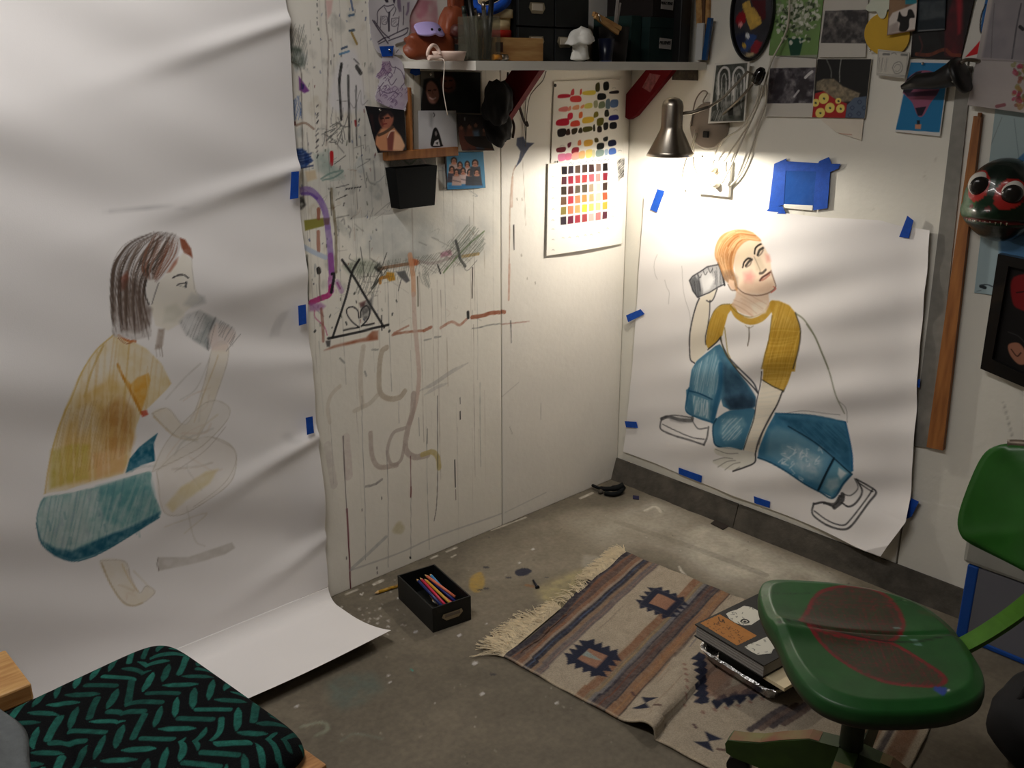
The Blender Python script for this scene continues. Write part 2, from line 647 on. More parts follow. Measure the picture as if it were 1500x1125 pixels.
    for P, w, col in (([(535, 0), (548, 70)], 2.5, (60, 90, 140)), ([(522, 108), (556, 100)], 2.8, (70, 100, 130)), ([(525, 212), (557, 206)], 3, (60, 80, 100)), ([(540, 225), (575, 300)], 3.4, (160, 130, 60)),
                      ([(470, 335), (508, 320)], 2.6, (60, 80, 110)), ([(458, 372), (522, 352)], 2.6, (90, 140, 180))):
        c.line(P, w, col, .85, K5, sm=False)
    for i in range(16):
        x, y = 420 + rs.uniform(-50, 50), 915 + rs.uniform(-85, 85)
        c.line([(x, y), (x + rs.uniform(-50, 50), y + rs.uniform(-40, 40)), (x + rs.uniform(-60, 60), y + rs.uniform(-60, 60))], 1.1, (80, 80, 76), .7, K5)
    c.line([(160, 860), (220, 845), (280, 885)], 3, (150, 120, 100), .7, K5)
    c.line([(440, 690), (520, 700), (560, 740), (600, 620), (610, 720), (650, 690)], .9, (110, 105, 105), .6, K5)
    c.line([(410, 740), (400, 850), (470, 820), (480, 740)], .9, (90, 90, 90), .6, K5)
    c.line([(565, 830), (568, 862)], 3, (150, 30, 35), .9, K5)
    # blue slab and neighbours
    c.poly([(135, 85), (200, 80), (245, 120), (275, 165), (230, 205), (150, 235), (138, 160)], (24, 60, 130), .95, K10, soft=2, tex=.35, ts=.01)
    c.hatch([(135, 85), (275, 100), (280, 220), (140, 240)], 8, 2.2, 1.4, (14, 30, 80), .7, K10, seed=8)
    c.line([(402, 112), (402, 188)], 5.6, (190, 22, 30), .95, K10, sm=False)
    c.poly([(280, 120), (380, 90), (390, 170), (480, 240), (490, 290), (400, 300), (300, 230)], (140, 166, 158), .6, K10, soft=6, tex=.6, ts=.02)
    c.line([(330, 290), (400, 250), (480, 235), (420, 280), (340, 300)], 2.4, (110, 140, 132), .7, K10)
    c.poly([(220, 240), (290, 230), (300, 290), (235, 310)], (214, 190, 150), .7, K10, soft=3)
    for P, w, a in (([(420, 190), (500, 130)], 1, .8), ([(430, 352), (520, 330)], 1, .8), ([(432, 435), (510, 400)], 1.1, .8), ([(430, 560), (520, 540)], 1.8, .4), ([(600, 0), (610, 150), (640, 350)], 1.2, .5), ([(575, 330), (580, 500)], .8, .4)):
        c.line(P, w, (50, 50, 46), a, K10)
    for x in range(500, 610, 19):
        c.line([(x, 362 - (x - 500) * .15), (x + 9, 358 - (x - 500) * .15)], 1.6, (25, 25, 25), .9, K10, sm=False)
    c.line([(400, 360), (405, 450), (420, 545), (432, 700), (432, 930)], 4.6, (112, 100, 74), .8, K10, tex=.3)
    c.line([(392, 380), (400, 540)], 1.4, (40, 36, 30), .8, K10)
    c.line([(200, 220), (212, 480)], 2.6, (96, 90, 76), .7, K10, tex=.4)
    c.poly([(155, 425), (205, 410), (225, 470), (200, 500), (165, 510)], (26, 26, 28), .85, K10, soft=3, tex=.6, ts=.008)
    # purple arch turning magenta
    c.line([(178, 375), (250, 370), (310, 420), (355, 505), (372, 600), (385, 700), (395, 800), (402, 930)], 9.5, (132, 100, 176), .85, K10, tex=.35, ts=.02)
    c.line([(200, 395), (255, 395), (300, 425)], 4, (100, 66, 160), .7, K10)
    c.line([(395, 820), (402, 930), (395, 1000), (400, 1060)], 9.0, (150, 60, 150), .7, K10, tex=.3)
    c.line([(400, 1030), (385, 1085), (330, 1110), (260, 1140)], 8, (176, 24, 108), .9, K10, tex=.2)
    c.poly([(245, 300), (330, 300), (360, 320), (330, 350), (250, 355)], (170, 110, 170), .7, K12, soft=4)
    c.line([(285, 350), (290, 400), (350, 460), (372, 520)], 1.6, (190, 80, 130), .7, K12)
    c.line([(440, 1000), (470, 1060)], 8, (170, 120, 180), .45, K10)
    c.poly([(212, 575), (345, 558), (352, 608), (345, 615), (220, 648)], (140, 136, 54), .95, K10, soft=1.5)
    c.poly([(345, 560), (390, 558), (385, 605), (352, 608)], (110, 80, 80), .8, K10, soft=2)
    c.line([(312, 500), (312, 560)], 5.5, (150, 80, 60), .8, K10, taper=2)
    c.line([(310, 655), (312, 785)], 5.5, (176, 120, 100), .85, K10)
    c.line([(190, 745), (270, 790), (360, 830)], 6.5, (186, 200, 220), .85, K10)
    for x, y, r in ((220, 858, 7), (197, 920, 5), (312, 912, 7), (205, 970, 4)):
        c.line([(x, y), (x + 2, y + 18)], r, (18, 18, 20), .95, K10)
    c.line([(232, 820), (236, 1000), (240, 1125)], 3.6, (70, 70, 62), .8, K10, tex=.4)
    c.line([(316, 900), (320, 1060), (330, 1125)], 2.4, (110, 100, 90), .6, K10)
    for P in ([(470, 580), (485, 565), (490, 600)], [(440, 620), (450, 650)], [(520, 620), (535, 640), (525, 670)], [(640, 250), (660, 310), (700, 330)], [(690, 170), (700, 300)]):
        c.line(P, 2.4, (140, 140, 136), .6, K10)
    # the long smudged band
    c.poly([(480, 890), (580, 840), (700, 860), (720, 900), (690, 940), (540, 960)], (130, 142, 122), .75, K10, soft=8, tex=.5, ts=.02)
    c.poly([(760, 870), (880, 790), (1010, 800), (1120, 840), (1000, 880), (800, 900)], (150, 152, 148), .6, K10, soft=8, tex=.5)
    c.line([(725, 910), (860, 885), (1000, 868)], 5, (136, 92, 62), .85, K10, tex=.3)
    c.poly([(930, 845), (965, 838), (1000, 850), (990, 885), (940, 890)], (192, 98, 54), .9, K10, soft=2)
    c.line([(1010, 860), (1100, 870), (1200, 840), (1270, 820)], 4.5, (150, 130, 130), .6, K10, tex=.4)
    c.poly([(1150, 800), (1220, 775), (1230, 815), (1150, 830)], (176, 120, 140), .8, K10, soft=3)
    c.line([(1300, 822), (1410, 806)], 5, (178, 142, 80), .85, K10, sm=False, tex=.3)
    c.line([(1170, 935), (1260, 830), (1340, 745), (1450, 650)], 2.4, (92, 120, 70), .8, K10, tex=.3)
    c.hatch([(1160, 760), (1340, 600), (1470, 650), (1440, 800), (1250, 860)], 40, 2.6, 1.2, (80, 92, 78), .6, K10, seed=12)
    c.line([(1255, 718), (1275, 790), (1285, 840), (1320, 890)], 5, (50, 52, 52), .9, K10, tex=.3)
    c.line([(1285, 840), (1330, 920), (1400, 850)], 1.1, (90, 90, 84), .7, K10)
    c.hatch([(1000, 880), (1060, 900), (1090, 1060), (1010, 1000)], 110, 2.4, 1.2, (90, 96, 86), .6, K10, seed=14)
    c.line([(1130, 880), (1150, 940)], 2.6, (30, 30, 30), .85, K10)
    c.line([(1370, 900), (1366, 1108)], 2.2, (50, 40, 32), .9, K10)
    for P, w in (([(780, 800), (745, 900)], 1.6), ([(600, 760), (620, 900), (625, 1000)], 1.3), ([(700, 900), (745, 950), (680, 1040)], 4), ([(880, 980), (860, 1060)], 1.6), ([(690, 1020), (720, 960), (760, 900)], 2), ([(640, 1100), (720, 1000), (790, 900)], 1.2)):
        c.line(P, w, (40, 42, 40), .75, K10, tex=.3)
    c.poly([(845, 930), (905, 920), (940, 990), (915, 1005), (870, 965)], (92, 92, 96), .9, K10, soft=2)
    c.poly([(780, 930), (830, 935), (840, 985), (800, 995), (770, 965)], (206, 150, 40), .95, K10, soft=2)
    c.line([(790, 960), (740, 975), (735, 1005)], 5, (190, 126, 46), .85, K10)
    for q, an_, sd_ in (([(480, 870), (720, 850), (730, 960), (560, 980)], 60, 51), ([(700, 860), (1000, 820), (1010, 940), (760, 1010)], 75, 52), ([(980, 830), (1260, 770), (1300, 880), (1050, 960)], 40, 53), ([(1180, 780), (1440, 650), (1470, 740), (1300, 900)], 35, 54), ([(600, 960), (760, 930), (720, 1100), (560, 1080)], 65, 55)):
        c.hatch(q, an_, 3.2, 1.1, (74, 80, 70), .55, K10, seed=sd_)
        c.hatch(q, an_ - 70, 6, .9, (110, 104, 96), .45, K10, seed=sd_ + 9)
    c.poly([(700, 890), (735, 860), (750, 900), (715, 940)], (30, 32, 30), .8, K10, soft=3, tex=.5, ts=.008)
    # triangle with the heart
    for P, w in (([(592, 0), (540, 95), (500, 260), (408, 538)], 3.6), ([(474, 4), (560, 130), (660, 300), (762, 466)], 3.8), ([(378, 542), (560, 505), (700, 470), (792, 448)], 3.8), ([(745, 385), (748, 485)], 2), ([(485, 486), (540, 474), (592, 466)], 2.4), ([(608, 456), (650, 450), (694, 440)], 2.6)):
        c.line(P, w, (22, 22, 24), .92, K12, tex=.15, ts=.01)
    c.line([(592, 466), (545, 430), (510, 380), (508, 340), (545, 325), (580, 350), (588, 400)], 2, (40, 40, 42), .9, K12)
    c.line([(600, 400), (605, 350), (640, 318), (665, 350), (650, 410), (605, 460)], 2.4, (36, 36, 38), .9, K12)
    c.poly([(600, 310), (660, 280), (690, 240), (680, 330), (660, 390), (630, 430), (610, 390)], (70, 70, 72), .75, K12, soft=4, tex=.5, ts=.008)
    c.poly([(590, 300), (640, 280), (625, 320), (600, 330)], (90, 50, 50), .7, K12, soft=3)
    for x, y in ((570, 285), (395, 380), (500, 430), (405, 465), (845, 280), (290, 490), (800, 490), (560, 230), (820, 370)):
        c.line([(x, y), (x + rs.uniform(-8, 8), y + rs.uniform(5, 18))], rs.uniform(1.5, 4), (50, 54, 52), .8, K12)
    c.line([(405, 100), (420, 110), (400, 225)], 4.6, (22, 20, 24), .9, K12)
    c.line([(440, 160), (460, 200)], 3, (150, 60, 130), .7, K12)
    c.line([(330, 340), (340, 430), (345, 560)], 4.5, (150, 90, 76), .75, K12, tex=.3)
    # rust streak across both boards
    c.poly([(350, 625), (420, 590), (560, 555), (640, 535), (680, 492), (722, 490), (720, 552), (600, 568), (450, 600)], (150, 78, 50), .85, K12, soft=3, tex=.35, ts=.02)
    c.line([(820, 520), (870, 505), (1030, 488)], 4, (160, 96, 70), .75, K12, tex=.4)
    c.line([(830, 505), (930, 455)], 3, (170, 110, 84), .6, K12)
    c.line([(1035, 490), (1085, 465)], 5, (160, 96, 70), .75, K12)
    c.line([(1150, 470), (1225, 428), (1280, 450), (1330, 410)], 4.5, (166, 104, 80), .7, K12, tex=.4)
    c.line([(1365, 398), (1440, 385), (1500, 368), (1580, 362)], 6.5, (150, 84, 58), .9, K12, tex=.15)
    c.line([(1338, 362), (1340, 400)], 5.5, (40, 40, 40), .9, K12, sm=False)
    c.line([(1368, 475), (1430, 465), (1500, 448), (1760, 425)], 2.2, (110, 112, 108), .7, K12, tex=.5)
    c.poly([(360, 560), (395, 555), (390, 600), (370, 600)], (60, 58, 60), .8, K12, soft=2)
    # orange run and pale script letters
    c.line([(940, -30), (960, 100), (965, 240)], 8.5, (206, 148, 110), .8, K12, tex=.3)
    c.line([(992, 120), (996, 320)], 2.4, (104, 100, 80), .8, K12)
    c.line([(965, 240), (972, 420), (990, 620), (1002, 800), (985, 960), (940, 1125)], 8, (206, 182, 170), .75, K12, tex=.2)
    c.line([(780, 605), (745, 640), (728, 780), (735, 910), (790, 955), (865, 950), (905, 905)], 8.5, (182, 168, 148), .75, K12, tex=.25)
    c.line([(620, 600), (600, 780), (612, 1010)], 8, (196, 184, 166), .55, K12, tex=.3)
    c.line([(720, 930), (660, 990), (560, 1040)], 7, (196, 186, 168), .5, K12, tex=.3)
    c.line([(460, 870), (400, 930), (375, 1020), (390, 1120)], 6, (200, 188, 170), .5, K12, tex=.3)
    c.line([(1010, 900), (1110, 850), (1220, 775), (1340, 710)], 7, (170, 168, 166), .5, K12, tex=.4, taper=2)
    c.line([(1040, 930), (1120, 880), (1200, 850)], 6, (170, 168, 166), .4, K12, tex=.4, taper=2)
    for P in ([(680, 620), (720, 620)], [(460, 680), (490, 710)], [(630, 770), (640, 800)], [(1040, 555), (1085, 545)], [(1110, 535), (1150, 530)]):
        c.line(P, 3, (120, 122, 118), .6, K12, tex=.4)
    c.line([(772, -10), (765, 90), (738, 190), (728, 290), (775, 335), (850, 325)], 10, (180, 164, 156), .75, K13, tex=.25)
    c.line([(820, 322), (875, 308), (905, 340), (912, 395)], 9, (194, 176, 112), .8, K13, tex=.2)
    c.line([(725, 175), (660, 205), (628, 300), (650, 375), (700, 355), (722, 270)], 6, (176, 162, 154), .65, K13, tex=.2)
    c.line([(535, 205), (545, 330), (585, 390), (680, 380)], 8, (182, 166, 156), .7, K13, tex=.3)
    c.line([(400, 230), (415, 440)], 14, (200, 180, 176), .45, K13, tex=.5)
    c.line([(300, 270), (335, 490)], 12, (196, 184, 180), .4, K13, tex=.5)
    # long dark runs and board joints
    c.line([(385, 220), (392, 400), (405, 640)], 1.5, (70, 60, 58), .8, K13)
    c.line([(405, 620), (415, 800), (426, 1062)], 2.4, (92, 20, 32), .9, K13)
    for P, w, col, a in (([(488, 0), (490, 200), (505, 600), (508, 900)], 1, (110, 110, 106), .5), ([(625, 300), (632, 600), (632, 940)], 1, (120, 118, 116), .6), ([(755, 330), (758, 560)], 1.5, (90, 40, 40), .7), ([(757, 500), (757, 555)], 2.4, (100, 30, 30), .8),
                         ([(757, 560), (757, 880)], .9, (120, 116, 114), .6), ([(903, 0), (904, 400), (898, 600), (885, 685)], 1.5, (84, 82, 76), .8), ([(997, 352), (1002, 500)], 2, (16, 16, 16), .95), ([(1003, 515), (1004, 570)], 1.4, (60, 30, 30), .8),
                         ([(1027, 10), (1028, 42)], 1.5, (16, 16, 16), .9), ([(1028, 85), (1028, 128)], 1.9, (16, 16, 16), .9), ([(847, 180), (847, 262)], 1.1, (60, 60, 60), .9), ([(690, 30), (692, 150)], .8, (100, 100, 100), .5), ([(800, 120), (803, 220)], .9, (100, 100, 100), .6)):
        c.line(P, w, col, a, K13)
    c.line([(430, 950), (530, 860), (620, 775)], 6, (170, 172, 170), .55, K13, tex=.3)
    c.line([(510, 498), (560, 485), (598, 458)], 4, (130, 124, 122), .7, K13, tex=.4)
    c.poly([(655, 745), (690, 690), (720, 720), (705, 755)], (196, 186, 140), .7, K13, soft=5, tex=.4, ts=.01, sm=True)
    c.line([(752, 885), (756, 892)], 3, (15, 15, 15), .95, K13)
    for x, y in ((570, 940), (572, 965), (488, 620), (596, 555), (403, 885)):
        c.line([(x, y), (x + 1, y + 12)], 1.5, (60, 50, 50), .8, K13)
    c.line([(420, 960), (700, 860), (900, 770), (1270, 640), (1500, 530)], 3, (176, 174, 172), .5, K13)


def tfA(x, y):
    P = onA(x, y)
    return P[0], P[2]


def tfB(x, y):
    P = onB(x, y)
    return -P[1], P[2]


mA = mpp(onA(600, 400))
wl = bpy.data.objects.new('wall_left', None)
COL.objects.link(wl)
struct(wl)
SEAM = -0.597
us = np.concatenate([np.linspace(-3.6, -1.36, 12)[:-1], np.arange(-1.36, SEAM - .001, 0.0024)])
vs = np.concatenate([np.arange(0.0, 1.72, 0.0025), np.linspace(1.72, 2.5, 6)])
cv = Canvas(us, vs, tfA, mA, (237, 233, 223))
wall_marks(cv)
cv.mesh_ = cv.mesh('panel', lambda u, v: np.stack([u, 0 * u, v], 1), back=0.012)
o = put('panel', cv.mesh_, M_WALL, wl)
us = np.arange(SEAM + .0025, 0.001, 0.0034)
cv = Canvas(us, vs[::1], tfA, mA, (232, 228, 220), 4)
cv.grain(0.05, 0.15, 6)
# second board: brown run, blue splash, scuffs, rust streak end
cv.line([(447, 200), (425, 270), (408, 480), (405, 700), (402, 900), (400, 1125)], 2.2, (150, 112, 84), .75, K11, tex=.5)
cv.line([(425, 280), (420, 480)], 4, (196, 160, 140), .7, K11, tex=.5)
cv.line([(405, 880), (400, 1120)], 4, (190, 130, 110), .5, K11, tex=.5)
cv.line([(433, 610), (436, 775)], 2.4, (22, 20, 20), .95, K11)
cv.poly([(455, 10), (500, 0), (520, 40), (575, 45), (540, 75), (510, 120), (480, 175), (445, 215), (470, 150), (480, 100), (452, 60)], (52, 60, 86), .95, K11, soft=1.5)
for x, y, w in ((455, 425, 2), (490, 425, 2), (485, 810, 2), (580, 1000, 2), (525, 970, 1.5)):
    cv.line([(x, y), (x + 3, y + 12)], w, (120, 112, 100), .6, K11)
cv.line([(1440, 385), (1500, 368), (1570, 360), (1590, 362)], 6.5, (150, 84, 58), .9, K12, tex=.15)
cv.line([(1500, 452), (1620, 440), (1760, 425)], 2.0, (150, 100, 84), .7, K12, tex=.5)
cv.line([(748, 470), (749, 502)], 2, (20, 20, 20), .9, tex=.5)
cv.line([(690, 620), (760, 560)], 2, (190, 186, 180), .5)
for P in ([(1470, 40), (1472, 130)], [(1300, 170), (1315, 210)], [(1060, 310), (1090, 260)], [(1085, 200), (1130, 150)]):
    cv.line(P, 1.2, (150, 146, 140), .6, K13)
cv.line([(1275, 640), (1500, 530)], 2, (180, 178, 174), .5, K13)
cv.line([(770, 130), (764, 200), (767, 260), (770, 330)], .9, (120, 100, 80), .6)
put('panel', cv.mesh('panel', lambda u, v: np.stack([u, 0 * u, v], 1), back=0.012), M_WALL, wl)
mb = MB()
mb.span((-3.7, 0.012, 0), (0.1, 0.06, 2.5))
mb.build('backing', M_MATTEBLACK, wl)

# ---- right wall: white boards above a bare concrete footing
wr = bpy.data.objects.new('wall_right', None)
COL.objects.link(wr)
struct(wr)
Y1 = 1.118
for a, b, sd in ((0.0, Y1, 2), (Y1 + .003, 3.6, 5)):
    cv = Canvas(np.arange(a, min(b, 1.75) + .001, .006) if a < 1 else np.concatenate([np.arange(a, 1.7, .006), np.linspace(1.72, b, 8)]),
                np.concatenate([np.arange(0.074, 1.75, 0.006), np.linspace(1.76, 2.5, 5)]), tfB, mA, (224, 221, 211), sd)
    cv.grain(0.06, 0.2, sd)
    for i in range(26):
        x, y = rnd.uniform(940, 1480), rnd.uniform(210, 330)
        cv.line([(x, y), (x + rnd.uniform(-4, 4), y + rnd.uniform(2, 12))], 1, (150, 144, 130), .5)
    cv.line([(1337, 731), (1407, 745), (1500, 765)], 2, (240, 238, 230), .8)
    cv.line([(1470, 590), (1483, 640)], 1.4, (120, 118, 110), .7)
    cv.line([(1205, 232), (1198, 290)], 1.2, (160, 156, 146), .6)
    def posB(u, v, e=sd):
        ragged = np.where(v < .08, (vnoise(u, u * 0, .05, e) - .5) * .010, 0)
        return np.stack([0 * u, -u, v + ragged], 1)
    put('panel', cv.mesh('panel', posB, back=0.014), M_WALL, wr)
mb = MB()
mb.span((0.014, -3.6, 0.0), (0.06, 0.06, 2.5))
mb.build('backing', M_CONC, wr)

tr = bpy.data.objects.new('trim_1', None)
COL.objects.link(tr)
struct(tr)
yk = float(onB(1082, 755)[1])
for ya, yb in ((0.0, yk + .0015), (yk - .0015, -3.6)):
    mb = MB()
    n = 24
    prof = lambda y, k: (-0.026 - .006 * math.sin(y * 9 + k), 0.0)
    rows = []
    for i in range(n + 1):
        y = ya + (yb - ya) * i / n
        j = rnd.uniform(-.003, .003)
        rows.append([mb.bm.verts.new(p) for p in ((0.02, y, 0), (-.030 + j, y, 0), (-.022 + j, y, .03 + j), (-.006, y, .082), (0.02, y, .085))])
    for r0, r1 in zip(rows[:-1], rows[1:]):
        for k in range(4):
            mb.bm.faces.new((r0[k], r0[k + 1], r1[k + 1], r1[k]))
    mb.bm.faces.new(rows[0])
    mb.bm.faces.new(rows[-1][::-1])
    mb.build('footing_block', M_CONC, tr)

# ---- floor
def tfF(x, y):
    P = onF(x, y)
    return P[0], P[1]


us = np.concatenate([np.linspace(-3.6, -1.9, 10)[:-1], np.arange(-1.9, 0.02, 0.005)])
vs = np.concatenate([np.linspace(-3.6, -1.75, 10)[:-1], np.arange(-1.75, 0.02, 0.005)])
fl = Canvas(us, vs, tfF, mpp(onF(800, 850)), (112, 104, 90), 9)
fl.grain(0.35, 0.35, 2)
fl.grain(0.16, 0.05, 5)
fl.grain(0.12, 0.015, 15)
fl.poly([(905, 745), (960, 730), (1060, 770), (1230, 850), (1150, 850), (1090, 870), (960, 810), (880, 800), (830, 760)], (186, 180, 166), .8, soft=45, tex=.45, ts=.09, sm=True)  # this patch and the next: paint haze, with lamplight painted in
fl.poly([(1020, 770), (1100, 800), (1240, 850), (1200, 860), (1120, 850), (1020, 820)], (204, 198, 182), .65, soft=25, tex=.6, ts=.05, sm=True, seed=6)
fl.poly([(700, 800), (850, 745), (960, 770), (900, 820), (760, 850), (690, 850)], (150, 142, 126), .5, soft=30, tex=.5, ts=.07, sm=True, seed=8)
fl.poly([(790, 860), (850, 835), (890, 835), (880, 870), (830, 890), (800, 885)], (176, 164, 118), .8, soft=16, tex=.5, ts=.02, sm=True)
fl.poly([(853, 812), (900, 818), (890, 832), (852, 830)], (170, 164, 150), .6, soft=6)
fl.poly([(690, 845), (705, 838), (710, 855), (700, 868), (688, 862)], (172, 140, 66), .85, soft=4, sm=True, tex=.3, ts=.01)
fl.poly([(755, 836), (768, 832), (779, 836), (770, 843), (757, 843)], (40, 42, 58), .95, soft=1.5, sm=True)
for x, y, w in ((712, 831, 7), (745, 846, 6), (703, 864, 5), (712, 862, 5), (801, 846, 3), (722, 988, 5)):
    fl.line([(x - 2, y), (x + 2, y)], w * .8, (52, 52, 58), .85, sm=False)
fl.line([(771, 857), (780, 859)], 6, (140, 96, 60), .7, sm=False)
fl.line([(480, 872), (520, 852), (560, 838), (612, 816)], 2, (90, 84, 74), .5)
for P, w in (([(508, 870), (522, 864)], 8), ([(548, 856), (560, 850)], 9), ([(655, 808), (668, 802)], 8), ([(662, 816), (667, 813)], 5), ([(720, 777), (770, 758)], 5), ([(850, 730), (868, 722)], 8), ([(945, 748), (960, 742), (968, 750)], 8), ([(995, 830), (998, 836), (1003, 841)], 6), ([(632, 818), (640, 814)], 6)):
    fl.line(P, w * .7, (214, 208, 196), .85, tex=.4, ts=.012)
rs = random.Random(21)
for i in range(46):
    x, y = rs.gauss(545, 28), rs.gauss(900, 22)
    fl.line([(x, y), (x + rs.uniform(-1, 2), y + rs.uniform(0, 2))], rs.uniform(1, 4), (206, 202, 196), rs.uniform(.4, .95), sm=False)
for x, y, r in ((608, 926, 6), (695, 972, 8), (672, 931, 6), (568, 990, 4), (570, 1000, 4), (712, 914, 2), (636, 1030, 2), (780, 805, 5), (760, 825, 4), (706, 1017, 6), (815, 1030, 5), (434, 1035, 5)):
    fl.line([(x, y), (x + 1.5, y - 1)], r * .8, (206, 204, 204), .85, sm=False)
fl.line([(602, 981), (604, 982)], 3, (60, 150, 140), .9, sm=False)
for i in range(260):
    x, y = rs.uniform(500, 1250), rs.uniform(720, 1120)
    fl.line([(x, y), (x + rs.uniform(-2, 2), y + rs.uniform(-1, 1))], rs.uniform(.6, 2.4), rs.choice([(180, 174, 162), (60, 56, 50), (90, 80, 60), (200, 196, 186)]), rs.uniform(.2, .7), sm=False)
fl.poly([(480, 1000), (540, 985), (560, 1010), (500, 1040)], (84, 104, 100), .5, soft=14, tex=.6, sm=True)
fl.line([(440, 1065), (470, 1058), (480, 1068), (462, 1078)], 5, (150, 160, 140), .6, tex=.5)
fl.line([(500, 1085), (520, 1075), (560, 1082)], 4, (120, 130, 120), .5, tex=.5)
fl.line([(905, 765), (1010, 800), (1120, 842)], 14, (112, 108, 96), .4, tex=.5)
struct(put('floor', fl.mesh('floor', lambda u, v: np.stack([u, v, 0 * u], 1), back=0.05), M_FLOOR))

M_DIM = mat('bare_studs', (112, 94, 76), .8, noise=.3, nscale=6)
mb = MB()
mb.span((-3.7, -3.7, 2.5), (0.1, 0.1, 2.56))
struct(mb.build('ceiling', M_DIM))
mb = MB()
mb.span((-3.7, -3.6, 0), (-3.62, 0.0, 2.5))
struct(mb.build('wall_back', M_DIM))
mb = MB()
mb.span((-3.62, -3.7, 0), (0.0, -3.62, 2.5))
struct(mb.build('wall_front', M_DIM))

# ceiling fixture that holds the room's light
t = thing('ceiling_light', 'long white twin tube light fixture on the ceiling', 'light', (TUBE['loc'][0], TUBE['loc'][1], 2.5))
mb = MB()
mb.span((TUBE['loc'][0] - .09, TUBE['loc'][1] - .63, 2.46), (TUBE['loc'][0] + .09, TUBE['loc'][1] + .63, 2.5), .006)
mb.build('housing', M_WHITE, t)
for s in (-.04, .04):
    mb = MB()
    mb.tube([(TUBE['loc'][0] + s, TUBE['loc'][1] - .6, 2.448), (TUBE['loc'][0] + s, TUBE['loc'][1] + .6, 2.448)], .013, 10)
    mb.build('tube', mat('tube_glass', (250, 248, 240), .4, emit=((255, 246, 232), 2.0)), t)

# ================================================================== PAPERS
# ---- tall roll sheet on the left wall, running out over the floor
XR = -1.304
XL = -2.30
ZK = 0.045                       # radius of the turn at the floor


def tfPA(x, y):
    P = onA(x, y, 0.008)
    return P[0], P[2]


us = np.concatenate([np.linspace(XL, -2.14, 8)[:-1], np.arange(-2.14, XR + .0005, 0.0028)])
us[-1] = XR
vs = np.concatenate([np.arange(-0.30, 0.02, 0.008), np.arange(0.02, 1.17, 0.0028), np.linspace(1.172, 1.95, 90)])
pa = Canvas(us, vs, tfPA, mpp(onA(250, 550)), (236, 233, 232), 3)
pa.grain(0.03, 0.25, 8)
# faint pencil rule and scuffs
pa.line([(150, 310), (250, 302), (330, 298)], .9, (150, 148, 150), .5)
pa.line([(160, 310), (290, 304)], .6, (190, 188, 190), .6)
SK = (226, 218, 204)
# shirt
shirt = [(165, 488), (150, 502), (128, 527), (112, 553), (101, 580), (93, 600), (77, 655), (65, 722), (96, 717), (134, 704), (179, 693), (192, 666), (200, 624), (206, 605), (215, 598), (243, 570), (250, 561), (235, 532), (213, 510), (198, 502), (180, 495)]
pa.poly(shirt, (214, 186, 118), .62, soft=2, tex=.5, ts=.03)
pa.poly([(120, 560), (165, 545), (190, 590), (198, 640), (185, 690), (130, 705), (80, 712), (90, 650)], (206, 164, 84), .6, soft=10, tex=.55, ts=.025, seed=3)
pa.poly([(148, 600), (175, 580), (196, 600), (196, 650), (180, 665), (150, 660)], (184, 128, 62), .7, soft=8, tex=.55, ts=.02, seed=5)
pa.poly([(75, 660), (110, 650), (132, 652), (128, 700), (72, 716)], (190, 172, 72), .75, soft=6, tex=.45, ts=.02, seed=6)
pa.poly([(135, 665), (185, 655), (180, 690), (140, 700)], (216, 164, 112), .7, soft=6, tex=.4, ts=.02, seed=7)
pa.poly([(128, 530), (160, 515), (168, 530), (150, 560), (120, 575)], (230, 226, 222), .75, soft=8, tex=.5, ts=.03)
pa.poly([(112, 600), (130, 590), (135, 620), (115, 640)], (226, 216, 196), .6, soft=8, tex=.5, ts=.03)
pa.poly([(200, 552), (216, 546), (219, 556), (213, 580), (206, 603), (192, 582), (176, 545), (190, 562)], (216, 152, 46), .85, soft=3, tex=.35, ts=.015)
pa.line([(171, 533), (178, 550), (190, 572), (207, 606)], 3.8, (196, 130, 36), .85, tex=.2)
pa.hatch(shirt, 78, 7, 2.4, (204, 164, 88), .35, seed=5)
pa.hatch(shirt, 84, 12, 4, (228, 214, 180), .4, seed=25)
pa.hatch([(90, 600), (190, 570), (196, 660), (75, 715)], 70, 4, 1.6, (160, 112, 60), .3, seed=6)
pa.line([(165, 490), (140, 512), (118, 545), (104, 580), (88, 620), (72, 680), (65, 722)], 2, (206, 172, 92), .8, tex=.3)
pa.line([(150, 505), (132, 545), (122, 580)], 3, (196, 160, 84), .7, tex=.4)
pa.line([(172, 490), (185, 498), (197, 499)], 3.4, (192, 108, 56), .85)
pa.line([(171, 494), (182, 502), (192, 502)], 1.2, (150, 80, 50), .8)
pa.poly([(205, 602), (214, 600), (217, 607), (208, 611)], (196, 84, 60), .85, soft=2)
